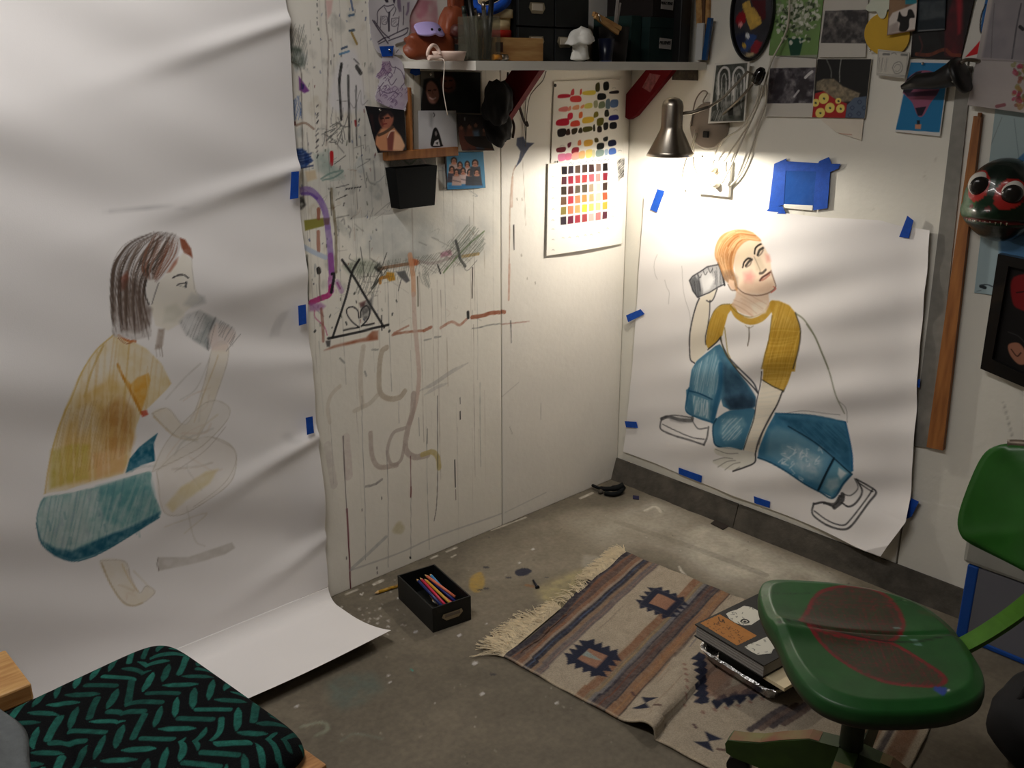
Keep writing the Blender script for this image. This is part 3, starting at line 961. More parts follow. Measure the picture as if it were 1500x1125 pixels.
# seat of the trousers
pants = [(64, 728), (96, 722), (140, 712), (180, 700), (218, 690), (219, 705), (222, 720), (233, 745), (230, 755), (200, 775), (160, 800), (130, 815), (105, 820), (80, 812), (60, 795), (52, 770), (55, 745)]
pa.poly(pants, (132, 172, 168), .85, soft=1.5, tex=.4, ts=.02, sm=True)
pa.poly([(140, 712), (218, 692), (224, 730), (230, 750), (180, 770), (150, 760)], (72, 140, 144), .7, soft=8, tex=.55, ts=.018)
pa.poly([(58, 745), (120, 730), (130, 780), (100, 800), (62, 785)], (166, 182, 178), .7, soft=10, tex=.5, ts=.02)
pa.hatch(pants, 72, 6, 2.2, (76, 126, 136), .34, seed=15)
pa.hatch(pants, 62, 8, 3.4, (192, 204, 200), .42, seed=16)
for i in range(46):
    qx, qy = rnd.uniform(66, 214), rnd.uniform(715, 790)
    if qy < 815 - (qx - 60) * .30 and qy > 735 - (qx - 60) * .28:
        pa.line([(qx, qy), (qx + rnd.uniform(-4, 4), qy + rnd.uniform(6, 16))], rnd.uniform(2, 5), rnd.choice([(178, 198, 196), (80, 130, 138), (146, 176, 172), (150, 166, 176)]), .4, tex=.5, ts=.01)
pa.poly([(58, 790), (80, 802), (105, 805), (150, 785), (190, 770), (232, 748), (230, 757), (200, 776), (160, 801), (130, 816), (105, 821), (80, 813)], (10, 74, 100), .85, soft=5, tex=.4, ts=.012)
pa.line([(52, 765), (60, 795), (82, 813), (106, 821), (131, 816), (165, 798), (231, 756)], 2, (16, 80, 100), .8, tex=.3)
pa.line([(64, 728), (54, 750), (52, 772)], 1.6, (90, 130, 140), .7)
pa.poly([(183, 692), (190, 672), (205, 655), (232, 634), (226, 650), (227, 675), (205, 682), (193, 690)], (14, 86, 112), .95, soft=1.5, tex=.3, ts=.01)
pa.line([(184, 693), (205, 684), (228, 682)], 3, (206, 208, 206), .7)
# pale pencil-and-wash limbs
def wash(P, col=SK, a=.7, edge=(176, 166, 150), sm=True):
    pa.poly(P, col, a, soft=4, tex=.4, ts=.03, sm=sm)
    pa.line(list(P) + [P[0]], 1.6, edge, .55, tex=.5)
    for i in range(5):
        j = rnd.randrange(len(P))
        a_, b_ = np.array(P[j], float), np.array(P[(j + len(P) // 2) % len(P)], float)
        pa.line([a_ * .8 + b_ * .2, (a_ + b_) / 2 + rnd.uniform(-8, 8), a_ * .3 + b_ * .7], rnd.uniform(2, 4), rnd.choice([(206, 194, 168), (190, 186, 178), (214, 196, 180)]), .4, tex=.5, ts=.02)
wash([(222, 605), (245, 598), (268, 622), (284, 604), (298, 560), (308, 515), (322, 500), (334, 512), (322, 560), (304, 612), (288, 642), (264, 642), (238, 622)], (226, 216, 196))
pa.line([(225, 610), (255, 638), (285, 645)], 2.4, (200, 178, 136), .6, tex=.4)
pa.line([(318, 520), (300, 570), (284, 618)], 2.2, (206, 186, 150), .6, tex=.4)
wash([(228, 690), (262, 660), (300, 640), (335, 650), (345, 672), (335, 702), (300, 730), (262, 752), (236, 745)], (222, 214, 204), .6)
pa.poly([(240, 738), (262, 712), (300, 690), (318, 686), (305, 705), (270, 730), (250, 748)], (216, 200, 152), .75, soft=5, tex=.4)
wash([(222, 690), (250, 640), (300, 590), (330, 592), (334, 612), (300, 650), (270, 668)], (220, 214, 204), .55)
pa.line([(255, 690), (300, 660), (330, 625)], 1.6, (170, 160, 150), .5, tex=.4)
pa.line([(310, 640), (345, 662), (330, 700), (280, 740)], 1.4, (176, 166, 152), .5, tex=.4)
wash([(146, 820), (160, 852), (180, 880), (200, 886), (226, 868), (214, 858), (204, 868), (192, 848), (182, 822)], (222, 212, 192), .7)
pa.line([(148, 824), (162, 856), (178, 880), (192, 886), (208, 882)], 2.2, (186, 166, 126), .7, tex=.3)
pa.line([(178, 826), (190, 850), (202, 866)], 2, (206, 186, 142), .6, tex=.3)
pa.poly([(230, 816), (275, 816), (300, 808), (340, 795), (345, 803), (330, 812), (290, 824), (232, 836)], (190, 184, 176), .75, soft=3, tex=.4, ts=.02)
pa.line([(231, 817), (230, 826), (233, 836)], 1.4, (120, 110, 100), .7)
pa.line([(240, 770), (300, 750), (270, 780)], 3, (214, 206, 190), .5, tex=.4)
pa.line([(270, 740), (285, 790), (300, 800)], 2.4, (206, 200, 190), .5, tex=.4)
# head
pa.poly([(1000, 260), (1045, 300), (1048, 400), (1068, 480), (1090, 515), (1040, 560), (1010, 590), (1000, 640), (920, 690), (850, 660), (820, 560), (850, 430), (900, 380), (960, 310)], (228, 222, 208), .8, K3, soft=3, tex=.2, ts=.03)
pa.poly([(900, 560), (960, 540), (1000, 590), (960, 640), (890, 650)], (206, 204, 190), .6, K3, soft=6, tex=.4)
pa.line([(1042, 285), (1048, 400), (1062, 470), (1100, 510), (1075, 540)], 1.2, (190, 184, 176), .6, K3)
pa.poly([(1040, 480), (1110, 500), (1120, 535), (1050, 560), (1000, 545)], (186, 186, 184), .7, K3, soft=6, tex=.3)
hair = [(615, 720), (600, 540), (598, 400), (620, 300), (680, 220), (760, 170), (850, 148), (950, 155), (1005, 190), (985, 235), (960, 300), (900, 370), (850, 425), (800, 420), (788, 480), (800, 540), (826, 560), (826, 720), (740, 740)]
pa.poly(hair, (196, 190, 188), .7, K3, soft=2)
rs = random.Random(3)
cl = np.array([(830, 152), (690, 215), (612, 330), (602, 500), (612, 705)], float)
cm = np.array([(900, 150), (780, 240), (720, 370), (715, 540), (720, 725)], float)
cr = np.array([(965, 165), (900, 290), (800, 390), (785, 520), (822, 715)], float)
for i in range(105):
    q = rs.random()
    P = cl + (cm - cl) * (q * 2) if q < .5 else cm + (cr - cm) * (q * 2 - 1)
    P = P + np.array([[rs.uniform(-8, 8), rs.uniform(-6, 6)] for _ in range(5)])
    P[-1, 1] += rs.uniform(-60, 25)
    a, b = rs.choice([(0, 5), (0, 4), (1, 5), (2, 5), (2, 5), (0, 3)])
    pa.line(P[a:b], rs.uniform(.8, 2.4), rs.choice([(74, 62, 54), (96, 80, 70), (60, 52, 48), (120, 104, 94), (200, 196, 196)]), rs.uniform(.4, .85), K3, taper=2)
for i in range(46):
    q = rs.random()
    A_ = np.array([(850, 155), (800, 250), (770, 340), (795, 405)], float)
    B_ = np.array([(985, 190), (960, 270), (900, 360), (852, 422)], float)
    P = A_ + (B_ - A_) * q + np.array([[rs.uniform(-7, 7), rs.uniform(-5, 5)] for _ in range(4)])
    pa.line(P, rs.uniform(.8, 2), rs.choice([(70, 58, 50), (110, 84, 70), (130, 80, 60), (190, 184, 182)]), rs.uniform(.4, .85), K3, taper=2)
pa.poly([(985, 180), (1015, 190), (1045, 240), (1050, 290), (1030, 275), (1005, 262), (992, 235)], (130, 66, 42), .9, K3, soft=2, tex=.2, ts=.01)
pa.poly([(905, 370), (945, 310), (972, 285), (960, 320), (925, 365)], (150, 84, 60), .7, K3, soft=3)
pa.poly([(655, 400), (690, 360), (702, 400), (680, 460), (660, 470)], (130, 66, 48), .7, K3, soft=4, tex=.3, ts=.01)
pa.poly([(650, 420), (700, 400), (780, 440), (800, 545), (830, 570), (820, 650), (760, 700), (660, 690), (645, 560)], (92, 74, 64), .55, K3, soft=6, tex=.5, ts=.012)
pa.poly([(800, 412), (835, 405), (852, 432), (840, 500), (815, 545), (792, 500)], (230, 226, 220), .95, K3, soft=1.5)
pa.line([(862, 425), (848, 470), (828, 545)], 1.4, (80, 76, 76), .7, K3)
pa.line([(795, 410), (788, 480), (812, 546)], 2, (50, 42, 38), .9, K3)
pa.line([(938, 396), (970, 382), (1000, 382), (1022, 398)], 2, (34, 32, 34), .95, K3)
pa.line([(960, 437), (985, 428), (1010, 426)], 1.6, (40, 40, 44), .95, K3)
pa.line([(1010, 422), (1009, 446)], 2.8, (40, 44, 50), .95, K3, sm=False)
pa.line([(965, 438), (1000, 446)], .9, (110, 110, 110), .7, K3)
pa.poly([(865, 680), (900, 680), (888, 770), (875, 790), (846, 790)], (140, 122, 108), .7, K3, soft=3, tex=.3, ts=.01)
for x in (850, 865, 880):
    pa.line([(x, 770), (x + 8, 830)], 1, (130, 116, 104), .6, K3)
# jar at the mouth, hand around it
pa.poly([(975, 640), (1020, 600), (1090, 575), (1190, 625), (1290, 680), (1250, 760), (1135, 792), (1020, 715)], (184, 184, 184), .7, K3, soft=4, tex=.4, ts=.015)
pa.hatch([(985, 640), (1090, 575), (1180, 630), (1140, 790), (1020, 715)], 60, 5, 1.0, (110, 114, 116), .6, K3, seed=30)
pa.poly([(1120, 600), (1180, 625), (1140, 790), (1060, 740), (1110, 690)], (120, 128, 128), .55, K3, soft=6, tex=.4, ts=.012)
pa.poly([(1000, 630), (1060, 600), (1080, 640), (1030, 690)], (224, 224, 224), .7, K3, soft=6)
pa.line([(1180, 620), (1150, 700), (1135, 790)], 3, (110, 112, 112), .7, K3, tex=.4)
pa.poly([(1140, 720), (1185, 650), (1230, 660), (1290, 690), (1300, 720), (1240, 800), (1160, 800)], (220, 202, 194), .75, K3, soft=5, tex=.4, ts=.015)
pa.hatch([(1200, 630), (1300, 680), (1280, 780), (1200, 720)], 50, 4, 1, (120, 118, 118), .7, K3, seed=31)
pa.line([(1180, 660), (1160, 740), (1140, 800)], 1.2, (150, 140, 136), .7, K3)
pa.line([(1325, 710), (1280, 760), (1240, 800)], 1, (110, 108, 108), .7, K3)


def bow(u, v):
    """buckles of the hanging sheet, in front of the wall"""
    xr = np.clip((u - XR + .9) / .9, 0, 1)
    w = 0.0034 * np.sin((v + .22 * (u + 1.3)) * 21) + 0.0032 * np.sin((v - .16 * (u + 1.3)) * 12.5 + 1.3) + .0012 * np.sin((v + .5 * u) * 33 + 1)
    w *= (.6 + .8 * vnoise(u, v, .5, 31))
    for (px_, py_), amp, sl, wd in (((415, 30), .012, .30, .016), ((430, 246), .013, .22, .018), ((445, 400), .006, .1, .03), ((455, 640), .012, .26, .02), ((465, 790), .010, .34, .024), ((445, 530), .006, -.2, .03)):
        z0 = tfPA(px_, py_)[1]
        dx = XR - u
        w += amp * np.exp(-((v - z0 + sl * dx) / (wd * (1 + 2.5 * dx))) ** 2) * np.exp(-(dx / .35) ** 2)
    w += .02 * np.exp(-((XR - u) / .07) ** 2) * np.exp(-((v - .33) / .12) ** 2)
    return w


def posPA(u, v):
    d = 0.012 + bow(u, np.maximum(v, 0.05)) * np.clip((v - .01) / .15, 0, 1)
    y, z = -d, v.copy()
    # turn at the floor: a quarter circle of radius ZK, then out over the floor with a lifted edge
    arc = ZK * math.pi / 2
    s = ZK - v                                  # run below the start of the turn
    t = np.clip(s / arc, 0, 1) * math.pi / 2
    on = v < ZK
    yy = -d - ZK + ZK * np.cos(t) - np.maximum(0, s - arc)
    zz = ZK - ZK * np.sin(t) + .0035
    out = np.maximum(0, s - arc)
    zz = zz + np.clip(out - .06, 0, 1) ** 2 * .95 + .004 * np.sin(u * 9) * np.clip(out * 6, 0, 1)
    return np.stack([u, np.where(on, yy, y), np.where(on, zz, z)], 1)


tag(put('drawing_paper', pa.mesh('drawing_paper', posPA), M_PAPER), 'tall white paper sheet drawn with a squatting figure in ochre shirt, curling onto floor', 'drawing')
TG = 'blue tape strips holding the drawing sheets'
tape('A', [(427, 252), (438, 251), (437, 290), (425, 292)], 'blue tape strip on tall sheet edge beside the purple arch', .03, TG)
tape('A', [(437, 448), (448, 446), (449, 474), (438, 477)], 'blue tape strip on tall sheet edge beside the triangle', .026, TG)
tape('A', [(448, 612), (458, 610), (460, 634), (450, 637)], 'blue tape strip on tall sheet edge above bare lower wall', .03, TG)

# ---- square sheet on the right wall
PBD = .006
B0, B1 = onB(945, 287), onB(1362, 337)
ul, ur = 0.045, 1.085


def tfPB(x, y):
    P = onB(x, y, PBD)
    return -P[1], P[2]


us = np.linspace(0, 1, 440)
vs = np.linspace(0, 1, 440)
# the sheet is nearly a rectangle; its outline follows the four measured edges
EDGE = dict(top=[(945, 287), (1010, 291), (1100, 306), (1200, 318), (1290, 322), (1318, 330), (1364, 337)], bot=[(914, 661), (960, 678), (1010, 700), (1110, 738), (1200, 772), (1260, 796), (1300, 808)],
            left=[(914, 661), (922, 590), (930, 500), (938, 380), (945, 287)], right=[(1300, 808), (1334, 760), (1336, 728), (1342, 640), (1346, 560), (1352, 480), (1360, 400), (1364, 337)])
EU = {k: np.array([tfPB(*p) for p in v]) for k, v in EDGE.items()}


def along(P, t):
    d = np.concatenate([[0], np.cumsum(np.linalg.norm(np.diff(P, axis=0), axis=1))])
    d /= d[-1]
    return np.stack([np.interp(t, d, P[:, 0]), np.interp(t, d, P[:, 1])], -1)


def coons(s, t):
    T, Bo, L, R_ = along(EU['top'], s), along(EU['bot'], s), along(EU['left'], t), along(EU['right'], t)
    s, t = s[..., None], t[..., None]
    c00, c10, c01, c11 = EU['bot'][0], EU['bot'][-1], EU['top'][0], EU['top'][-1]
    return (1 - t) * Bo + t * T + (1 - s) * L + s * R_ - ((1 - s) * (1 - t) * c00 + s * (1 - t) * c10 + (1 - s) * t * c01 + s * t * c11)


pb = Canvas(us, vs, tfPB, mpp(onB(1120, 550)), (238, 235, 234), 5)
G = coons(pb.U, pb.V)
pb.S, pb.T = pb.U.copy(), pb.V.copy()
# draw in wall metres: give the canvas a regular metre grid, then look colours up for the sheet's own points
DR = Canvas(np.arange(0.02, 1.10, .0022), np.arange(0.09, 1.11, .0022), tfPB, pb.m, (238, 235, 234), 5)
c = DR
c.grain(.02, .2, 3)
INK = (38, 38, 42)
MU = (190, 150, 52)
BL = (58, 112, 142)
FL = (232, 224, 208)
# faint trial lines by the jar
for P in ([(300, 340), (280, 400), (285, 470), (300, 510)], [(350, 515), (365, 570), (380, 600), (376, 680)], [(470, 420), (475, 560), (490, 640), (520, 740), (528, 820)]):
    c.line(P, 1, (176, 174, 172), .7, K1)
# long back line
c.line([(1240, 740), (1310, 790), (1380, 900), (1440, 1040), (1470, 1125)], 2.2, (120, 122, 96), .75, K1)
c.line([(1060, -20), (1110, 60), (1170, 210), (1230, 380), (1265, 470)], 2, (112, 114, 92), .75, K2, tex=.2)
c.line([(1240, 400), (1275, 440), (1280, 520)], 1, (130, 130, 126), .7, K2)
c.line([(940, 470), (1040, 455), (1160, 470), (1240, 478)], 1, (120, 120, 120), .6, K2)
# blue trousers, far leg
legF = [(555, 100), (580, 90), (620, 150), (690, 250), (780, 380), (780, 430), (740, 450), (640, 450), (600, 430), (590, 390), (545, 520), (480, 500), (400, 465), (398, 340), (415, 330), (430, 230), (455, 180)]
c.poly(legF, BL, .95, K2, soft=1.2, tex=.12, ts=.02)
c.poly([(440, 220), (550, 120), (590, 200), (580, 330), (540, 390), (440, 350)], (120, 164, 184), .75, K2, soft=8, tex=.3, ts=.02)
c.hatch([(440, 220), (550, 120), (590, 200), (580, 330), (540, 390), (440, 350)], 82, 3.4, 1.3, (206, 222, 228), .55, K2, seed=2)
c.poly([(600, 180), (690, 260), (780, 390), (770, 440), (640, 445), (600, 400)], (40, 66, 88), .75, K2, soft=10, tex=.3, ts=.02)
c.poly([(610, 390), (700, 370), (780, 400), (780, 430), (740, 452), (640, 450)], (24, 38, 56), .75, K2, soft=8, tex=.2)
c.poly([(430, 365), (530, 400), (520, 505), (440, 480)], (128, 170, 188), .8, K2, soft=3, tex=.3)
c.hatch([(435, 370), (525, 400), (515, 500), (440, 475)], 84, 3.2, 2, (222, 230, 234), .7, K2, seed=6)
c.line([(412, 345), (470, 360), (540, 392)], 2.6, (24, 74, 104), .9, K2)
c.line([(590, 200), (588, 300), (560, 420), (540, 515)], 8, (34, 92, 128), .75, K2, soft=3)
c.line([(415, 330), (400, 400), (400, 462), (470, 498), (540, 520)], 3, (26, 84, 120), .85, K2)
# near knee
c.poly([(560, 500), (620, 460), (690, 448), (775, 445), (770, 520), (735, 600), (705, 670), (640, 655), (570, 650), (545, 590), (543, 520)], BL, .95, K2, soft=1.2, sm=True)
c.poly([(590, 510), (640, 480), (710, 490), (730, 530), (680, 610), (620, 630), (580, 580)], (130, 168, 184), .75, K2, soft=8, tex=.55, ts=.012)
c.hatch([(590, 500), (720, 490), (700, 610), (600, 620)], 55, 4, 1.6, (222, 228, 230), .6, K2, seed=7)
c.line([(560, 500), (543, 540), (550, 600), (575, 650), (700, 668)], 2.6, (24, 66, 92), .9, K2)
# near leg
legN = [(890, 468), (1000, 472), (1130, 490), (1270, 518), (1285, 580), (1305, 680), (1315, 780), (1290, 830), (1260, 860), (1200, 935), (1130, 900), (1060, 860), (960, 790), (860, 740), (785, 715), (800, 640), (840, 560)]
c.poly(legN, (50, 112, 148), .97, K2, soft=1.2, tex=.1)
c.poly([(860, 560), (900, 540), (1000, 570), (1110, 640), (1195, 705), (1150, 860), (1060, 830), (940, 760), (830, 700)], (112, 156, 178), .85, K2, soft=8, tex=.3, ts=.02)
c.poly([(930, 650), (1000, 640), (1080, 690), (1150, 720), (1130, 800), (1080, 820), (1000, 760), (920, 700)], (184, 198, 206), .65, K2, soft=10, tex=.65, ts=.014)
for i in range(26):
    a, b = rs.uniform(920, 1150), rs.uniform(640, 820)
    c.line([(a, b), (a + rs.uniform(-25, 25), b + rs.uniform(-10, 25)), (a + rs.uniform(-30, 30), b + rs.uniform(10, 30))], 2, (214, 222, 226), .55, K2, tex=.3)
c.poly([(910, 490), (1010, 500), (1150, 520), (1270, 540), (1300, 700), (1300, 770), (1205, 700), (1090, 620), (990, 555)], (36, 84, 112), .8, K2, soft=7, tex=.35, ts=.02)
c.hatch([(920, 500), (1270, 540), (1295, 740), (1090, 620)], -30, 4, 1.6, (70, 130, 160), .5, K2, seed=8)
c.poly([(1215, 730), (1300, 790), (1250, 860), (1195, 925), (1140, 890)], (110, 160, 178), .85, K2, soft=3, tex=.3)
c.poly([(1240, 765), (1285, 795), (1250, 830), (1235, 800)], (220, 228, 230), .85, K2, soft=3)
c.poly([(1180, 830), (1240, 820), (1235, 870), (1190, 900), (1165, 870)], (190, 208, 214), .75, K2, soft=5, tex=.3)
c.line([(1210, 715), (1165, 810), (1120, 895)], 3, (12, 32, 44), .95, K2)
c.line([(960, 540), (1090, 620), (1210, 715), (1310, 800)], 2, (14, 40, 56), .9, K2, tex=.15)
c.line([(786, 715), (860, 742), (960, 792), (1060, 862), (1130, 902), (1200, 936), (1262, 855), (1312, 800)], 2.6, (22, 70, 98), .9, K2)
c.line([(1270, 518), (1290, 600), (1308, 700), (1314, 780)], 2.6, (22, 84, 130), .85, K2)
c.line([(890, 468), (1080, 480), (1270, 518)], 2.4, (28, 88, 124), .8, K2, tex=.2)
# shoes
for P, w in (([(265, 495), (255, 530), (262, 560), (330, 590), (420, 615), (500, 640)], 3.2), ([(500, 640), (515, 600), (518, 545)], 3.2), ([(268, 530), (340, 565), (430, 600), (500, 610)], 2), ([(262, 500), (300, 488), (360, 505), (420, 510), (430, 495)], 5.5), ([(265, 495), (330, 480), (420, 492)], 2), ([(425, 500), (440, 530), (465, 555), (510, 550)], 2.2)):
    c.line(P, w, (66, 66, 68), .8, K2, tex=.25)
c.poly([(300, 488), (420, 495), (430, 520), (370, 525), (310, 510)], (110, 110, 112), .6, K2, soft=4, tex=.4)
for P, w in (([(1095, 965), (1088, 1010), (1110, 1040), (1180, 1080), (1265, 1100), (1320, 1075), (1400, 960), (1438, 905), (1400, 870), (1335, 830)], 2.8), ([(1100, 1005), (1180, 1055), (1265, 1078), (1310, 1045), (1390, 935), (1418, 890)], 2), ([(1100, 968), (1150, 960), (1210, 985)], 3), ([(1210, 985), (1250, 950), (1255, 915)], 6.5), ([(1150, 962), (1210, 968), (1240, 925)], 4), ([(1335, 830), (1362, 900), (1330, 960), (1290, 980), (1250, 960)], 2.6), ([(1325, 825), (1340, 880), (1300, 920), (1260, 915)], 1.4), ([(1345, 850), (1400, 890), (1420, 900)], 2)):
    c.line(P, w, (48, 48, 50), .88, K2, tex=.15)
# arm planted on the floor
c.poly([(815, 290), (930, 345), (915, 400), (870, 490), (830, 590), (790, 680), (770, 690), (710, 670), (750, 560), (785, 440), (800, 340)], FL, .98, K2, soft=1.5)
c.hatch([(815, 290), (930, 345), (870, 490), (790, 680), (720, 670), (785, 440)], 20, 6, 2, (206, 206, 196), .4, K2, seed=9)
c.poly([(560, 660), (640, 655), (710, 672), (775, 690), (770, 740), (720, 765), (660, 780), (600, 770), (540, 735), (600, 715), (560, 690)], (214, 212, 202), .9, K2, soft=2, tex=.15, sm=True)
for P in ([(560, 665), (620, 690), (680, 690)], [(545, 730), (600, 715), (650, 720)], [(570, 765), (620, 735), (665, 730)], [(610, 780), (650, 750), (690, 740)], [(655, 785), (690, 765)]):
    c.line(P, 1.3, (130, 128, 120), .8, K2)
c.line([(925, 350), (900, 420), (850, 510), (800, 620), (775, 690), (770, 740), (720, 765), (655, 787)], 2.2, INK, .9, K2)
c.line([(1022, 30), (1010, 110), (970, 240), (930, 350)], 2.2, INK, .85, K2)
c.line([(812, 240), (790, 370), (782, 440), (770, 510), (740, 600), (712, 670)], 1.6, INK, .8, K2)
c.line([(870, 480), (830, 560), (800, 640)], 1.2, (80, 80, 80), .8, K2)
# shirt body outline
c.line([(575, 30), (600, 110), (650, 190), (720, 280), (790, 360)], 2.4, INK, .85, K2)
c.line([(640, 170), (700, 230), (760, 300), (785, 350)], 2.8, (50, 56, 66), .8, K2)
c.line([(610, 0), (620, 120), (640, 165)], 2, (150, 130, 60), .7, K2)
# sleeves, yoke
slR = [(1085, 655), (1130, 660), (1200, 690), (1245, 740), (1275, 820), (1280, 900), (1270, 1000), (1245, 1125), (1240, 1145), (1020, 1125), (1040, 1020), (1065, 920), (1080, 820), (1085, 750), (1065, 700)]
c.poly(slR, MU, .95, K1, soft=1.3, tex=.08)
c.poly([(865, 0), (1022, 0), (1022, 60), (990, 200), (950, 310), (930, 346), (870, 322), (812, 288), (830, 190), (850, 80)], MU, .95, K2, soft=1.3, tex=.08)
c.hatch(slR, 82, 4, 1.6, (164, 124, 36), .5, K1, seed=10)
c.hatch(slR, 80, 5, 1.6, (220, 186, 96), .5, K1, seed=11)
c.hatch([(865, 0), (1022, 0), (990, 200), (930, 346), (812, 288), (850, 80)], 80, 4, 1.8, (160, 120, 34), .5, K2, seed=12)
c.hatch([(865, 0), (1022, 0), (990, 200), (930, 346), (812, 288), (850, 80)], 15, 6, 1.6, (222, 190, 104), .45, K2, seed=13)
c.line([(812, 288), (870, 322), (930, 346)], 1.8, (60, 52, 30), .9, K2)
c.line([(1245, 740), (1278, 830), (1282, 910), (1265, 1020), (1230, 1125)], 2, (70, 62, 44), .85, K1)
c.line([(1085, 760), (1070, 900), (1035, 1060), (1015, 1125)], 1.4, (90, 76, 40), .7, K1)
slL = [(800, 680), (740, 685), (690, 730), (660, 800), (635, 870), (625, 950), (645, 990), (700, 945), (745, 895), (765, 820), (785, 750), (815, 710)]
c.poly(slL, MU, .95, K1, soft=1.3, tex=.08)
c.hatch(slL, 75, 4, 1.6, (160, 122, 36), .5, K1, seed=14)
c.line([(800, 680), (740, 686), (690, 730), (655, 810), (628, 900), (628, 950)], 1.4, (110, 92, 44), .75, K1)
c.line([(735, 900), (740, 960), (770, 1030), (830, 1100), (870, 1125)], 2, (90, 84, 50), .8, K1)
c.line([(640, 995), (700, 945), (730, 910)], 2.2, INK, .85, K1)
c.line([(815, 700), (850, 760), (930, 800), (1010, 780), (1065, 720), (1085, 680)], 9.5, (184, 144, 48), .95, K1, tex=.1)
c.line([(805, 690), (845, 735), (930, 770), (1010, 745), (1060, 690)], 1.4, (120, 100, 46), .8, K1)
c.line([(930, 840), (928, 910), (918, 968)], 1.6, (80, 70, 56), .85, K1)
c.line([(905, 828), (930, 845), (960, 830)], 1, (120, 104, 70), .6, K1)
# raised forearm and jar
c.poly([(590, 640), (665, 650), (660, 720), (655, 800), (640, 880), (628, 950), (642, 990), (600, 1040), (555, 1085), (525, 1060), (520, 980), (525, 870), (545, 770), (570, 690)], FL, .98, K1, soft=1.3)
c.poly([(665, 600), (700, 575), (712, 590), (690, 640), (665, 665), (600, 660), (590, 640)], FL, .98, K1, soft=1.3)
c.line([(590, 640), (568, 690), (542, 780), (524, 880), (518, 980), (525, 1060), (555, 1085)], 2.2, INK, .9, K1)
c.line([(665, 655), (660, 740), (645, 840), (628, 910), (628, 960)], 1.8, INK, .85, K1)
c.line([(712, 575), (690, 640), (665, 665), (640, 655)], 1.8, INK, .85, K1)
c.line([(660, 590), (672, 570), (650, 540)], 1.2, (90, 88, 86), .8, K1)
jar = [(518, 520), (540, 490), (590, 460), (640, 425), (690, 415), (720, 410), (760, 545), (715, 565), (660, 600), (600, 625), (578, 635), (545, 590)]
c.poly(jar, (186, 186, 188), .95, K1, soft=1.2)
c.poly([(520, 515), (555, 485), (590, 530), (610, 620), (578, 635), (540, 590)], (88, 90, 94), .85, K1, soft=3, tex=.2)
c.hatch([(520, 515), (580, 475), (620, 610), (578, 635), (540, 590)], 105, 2.6, 1.2, (40, 42, 46), .7, K1, seed=20)
c.poly([(590, 480), (650, 450), (690, 510), (660, 580), (620, 600)], (234, 234, 234), .85, K1, soft=4, tex=.2)
c.hatch([(670, 430), (725, 415), (758, 545), (690, 570)], 100, 2.6, 1.2, (72, 74, 78), .75, K1, seed=21)
c.line(jar + [jar[0]], 1.8, (40, 40, 44), .85, K1, sm=False)
for P in ([(570, 470), (590, 500), (600, 480)], [(610, 445), (625, 480), (640, 460)], [(645, 430), (660, 465), (675, 440)]):
    c.line(P, 1.4, (60, 60, 64), .8, K1)
c.line([(715, 400), (740, 470), (762, 550)], 3.2, INK, .9, K1)
# head: face, hair, neck
face = [(840, 300), (900, 255), (980, 230), (1015, 255), (1045, 310), (1070, 360), (1082, 430), (1110, 520), (1112, 570), (1080, 600), (1000, 612), (920, 605), (850, 570), (835, 500), (815, 400)]
c.poly([(850, 570), (920, 605), (1000, 612), (1060, 600), (1065, 690), (1040, 740), (960, 770), (880, 745), (810, 690), (840, 630)], (222, 192, 166), .9, K1, soft=2, tex=.15)
c.poly([(940, 680), (1050, 660), (1040, 740), (960, 768)], (226, 220, 204), .8, K1, soft=4, tex=.4)
c.hatch([(850, 570), (1060, 600), (1040, 740), (960, 770), (810, 690)], -20, 6, 2, (196, 160, 132), .5, K1, seed=22)
c.poly(face, (234, 212, 188), .95, K1, soft=2)
c.poly([(850, 300), (980, 240), (1000, 290), (900, 370), (840, 400)], (238, 222, 190), .8, K1, soft=8, tex=.2)
c.poly([(900, 520), (1010, 520), (1100, 520), (1110, 570), (1060, 605), (930, 605), (860, 570)], (214, 178, 152), .65, K1, soft=8, tex=.3)
c.poly([(890, 470), (940, 455), (970, 490), (950, 530), (905, 525)], (224, 146, 140), .7, K1, soft=9)
c.poly([(1040, 340), (1065, 345), (1075, 385), (1050, 390)], (228, 154, 142), .7, K1, soft=6)
c.poly([(960, 370), (1000, 360), (1040, 430), (1010, 460), (975, 450)], (206, 190, 166), .7, K1, soft=5)
hairB = [(845, 590), (790, 540), (750, 500), (720, 420), (695, 350), (705, 270), (745, 205), (820, 172), (890, 168), (950, 185), (1000, 225), (1012, 250), (960, 240), (900, 258), (850, 310), (825, 370), (815, 440), (835, 500), (852, 560)]
c.poly(hairB, (204, 146, 92), .95, K1, soft=1.5, tex=.15, ts=.012, sm=True)
for i in range(80):
    q, r = rs.random(), rs.random()
    A_ = np.array([(960, 190), (830, 178), (735, 250), (705, 360), (760, 500)], float)
    B_ = np.array([(1000, 245), (890, 245), (825, 330), (808, 430), (840, 560)], float)
    P = A_ + (B_ - A_) * q
    a = rs.randint(0, 2)
    c.line(catmull(P, 4)[a * 4:a * 4 + rs.randint(6, 9)] + rs.uniform(-6, 6), rs.uniform(.9, 2), rs.choice([(150, 92, 48), (176, 112, 60), (226, 180, 130), (236, 204, 160)]), .6, K1)
c.poly([(740, 460), (800, 450), (850, 500), (850, 570), (800, 550), (750, 510)], (112, 96, 84), .7, K1, soft=6, tex=.4, ts=.01)
c.poly([(790, 510), (825, 520), (840, 580), (810, 580), (785, 545)], (228, 196, 170), .9, K1, soft=2)
c.line([(785, 545), (810, 582), (840, 585)], 1.4, (100, 76, 60), .8, K1)
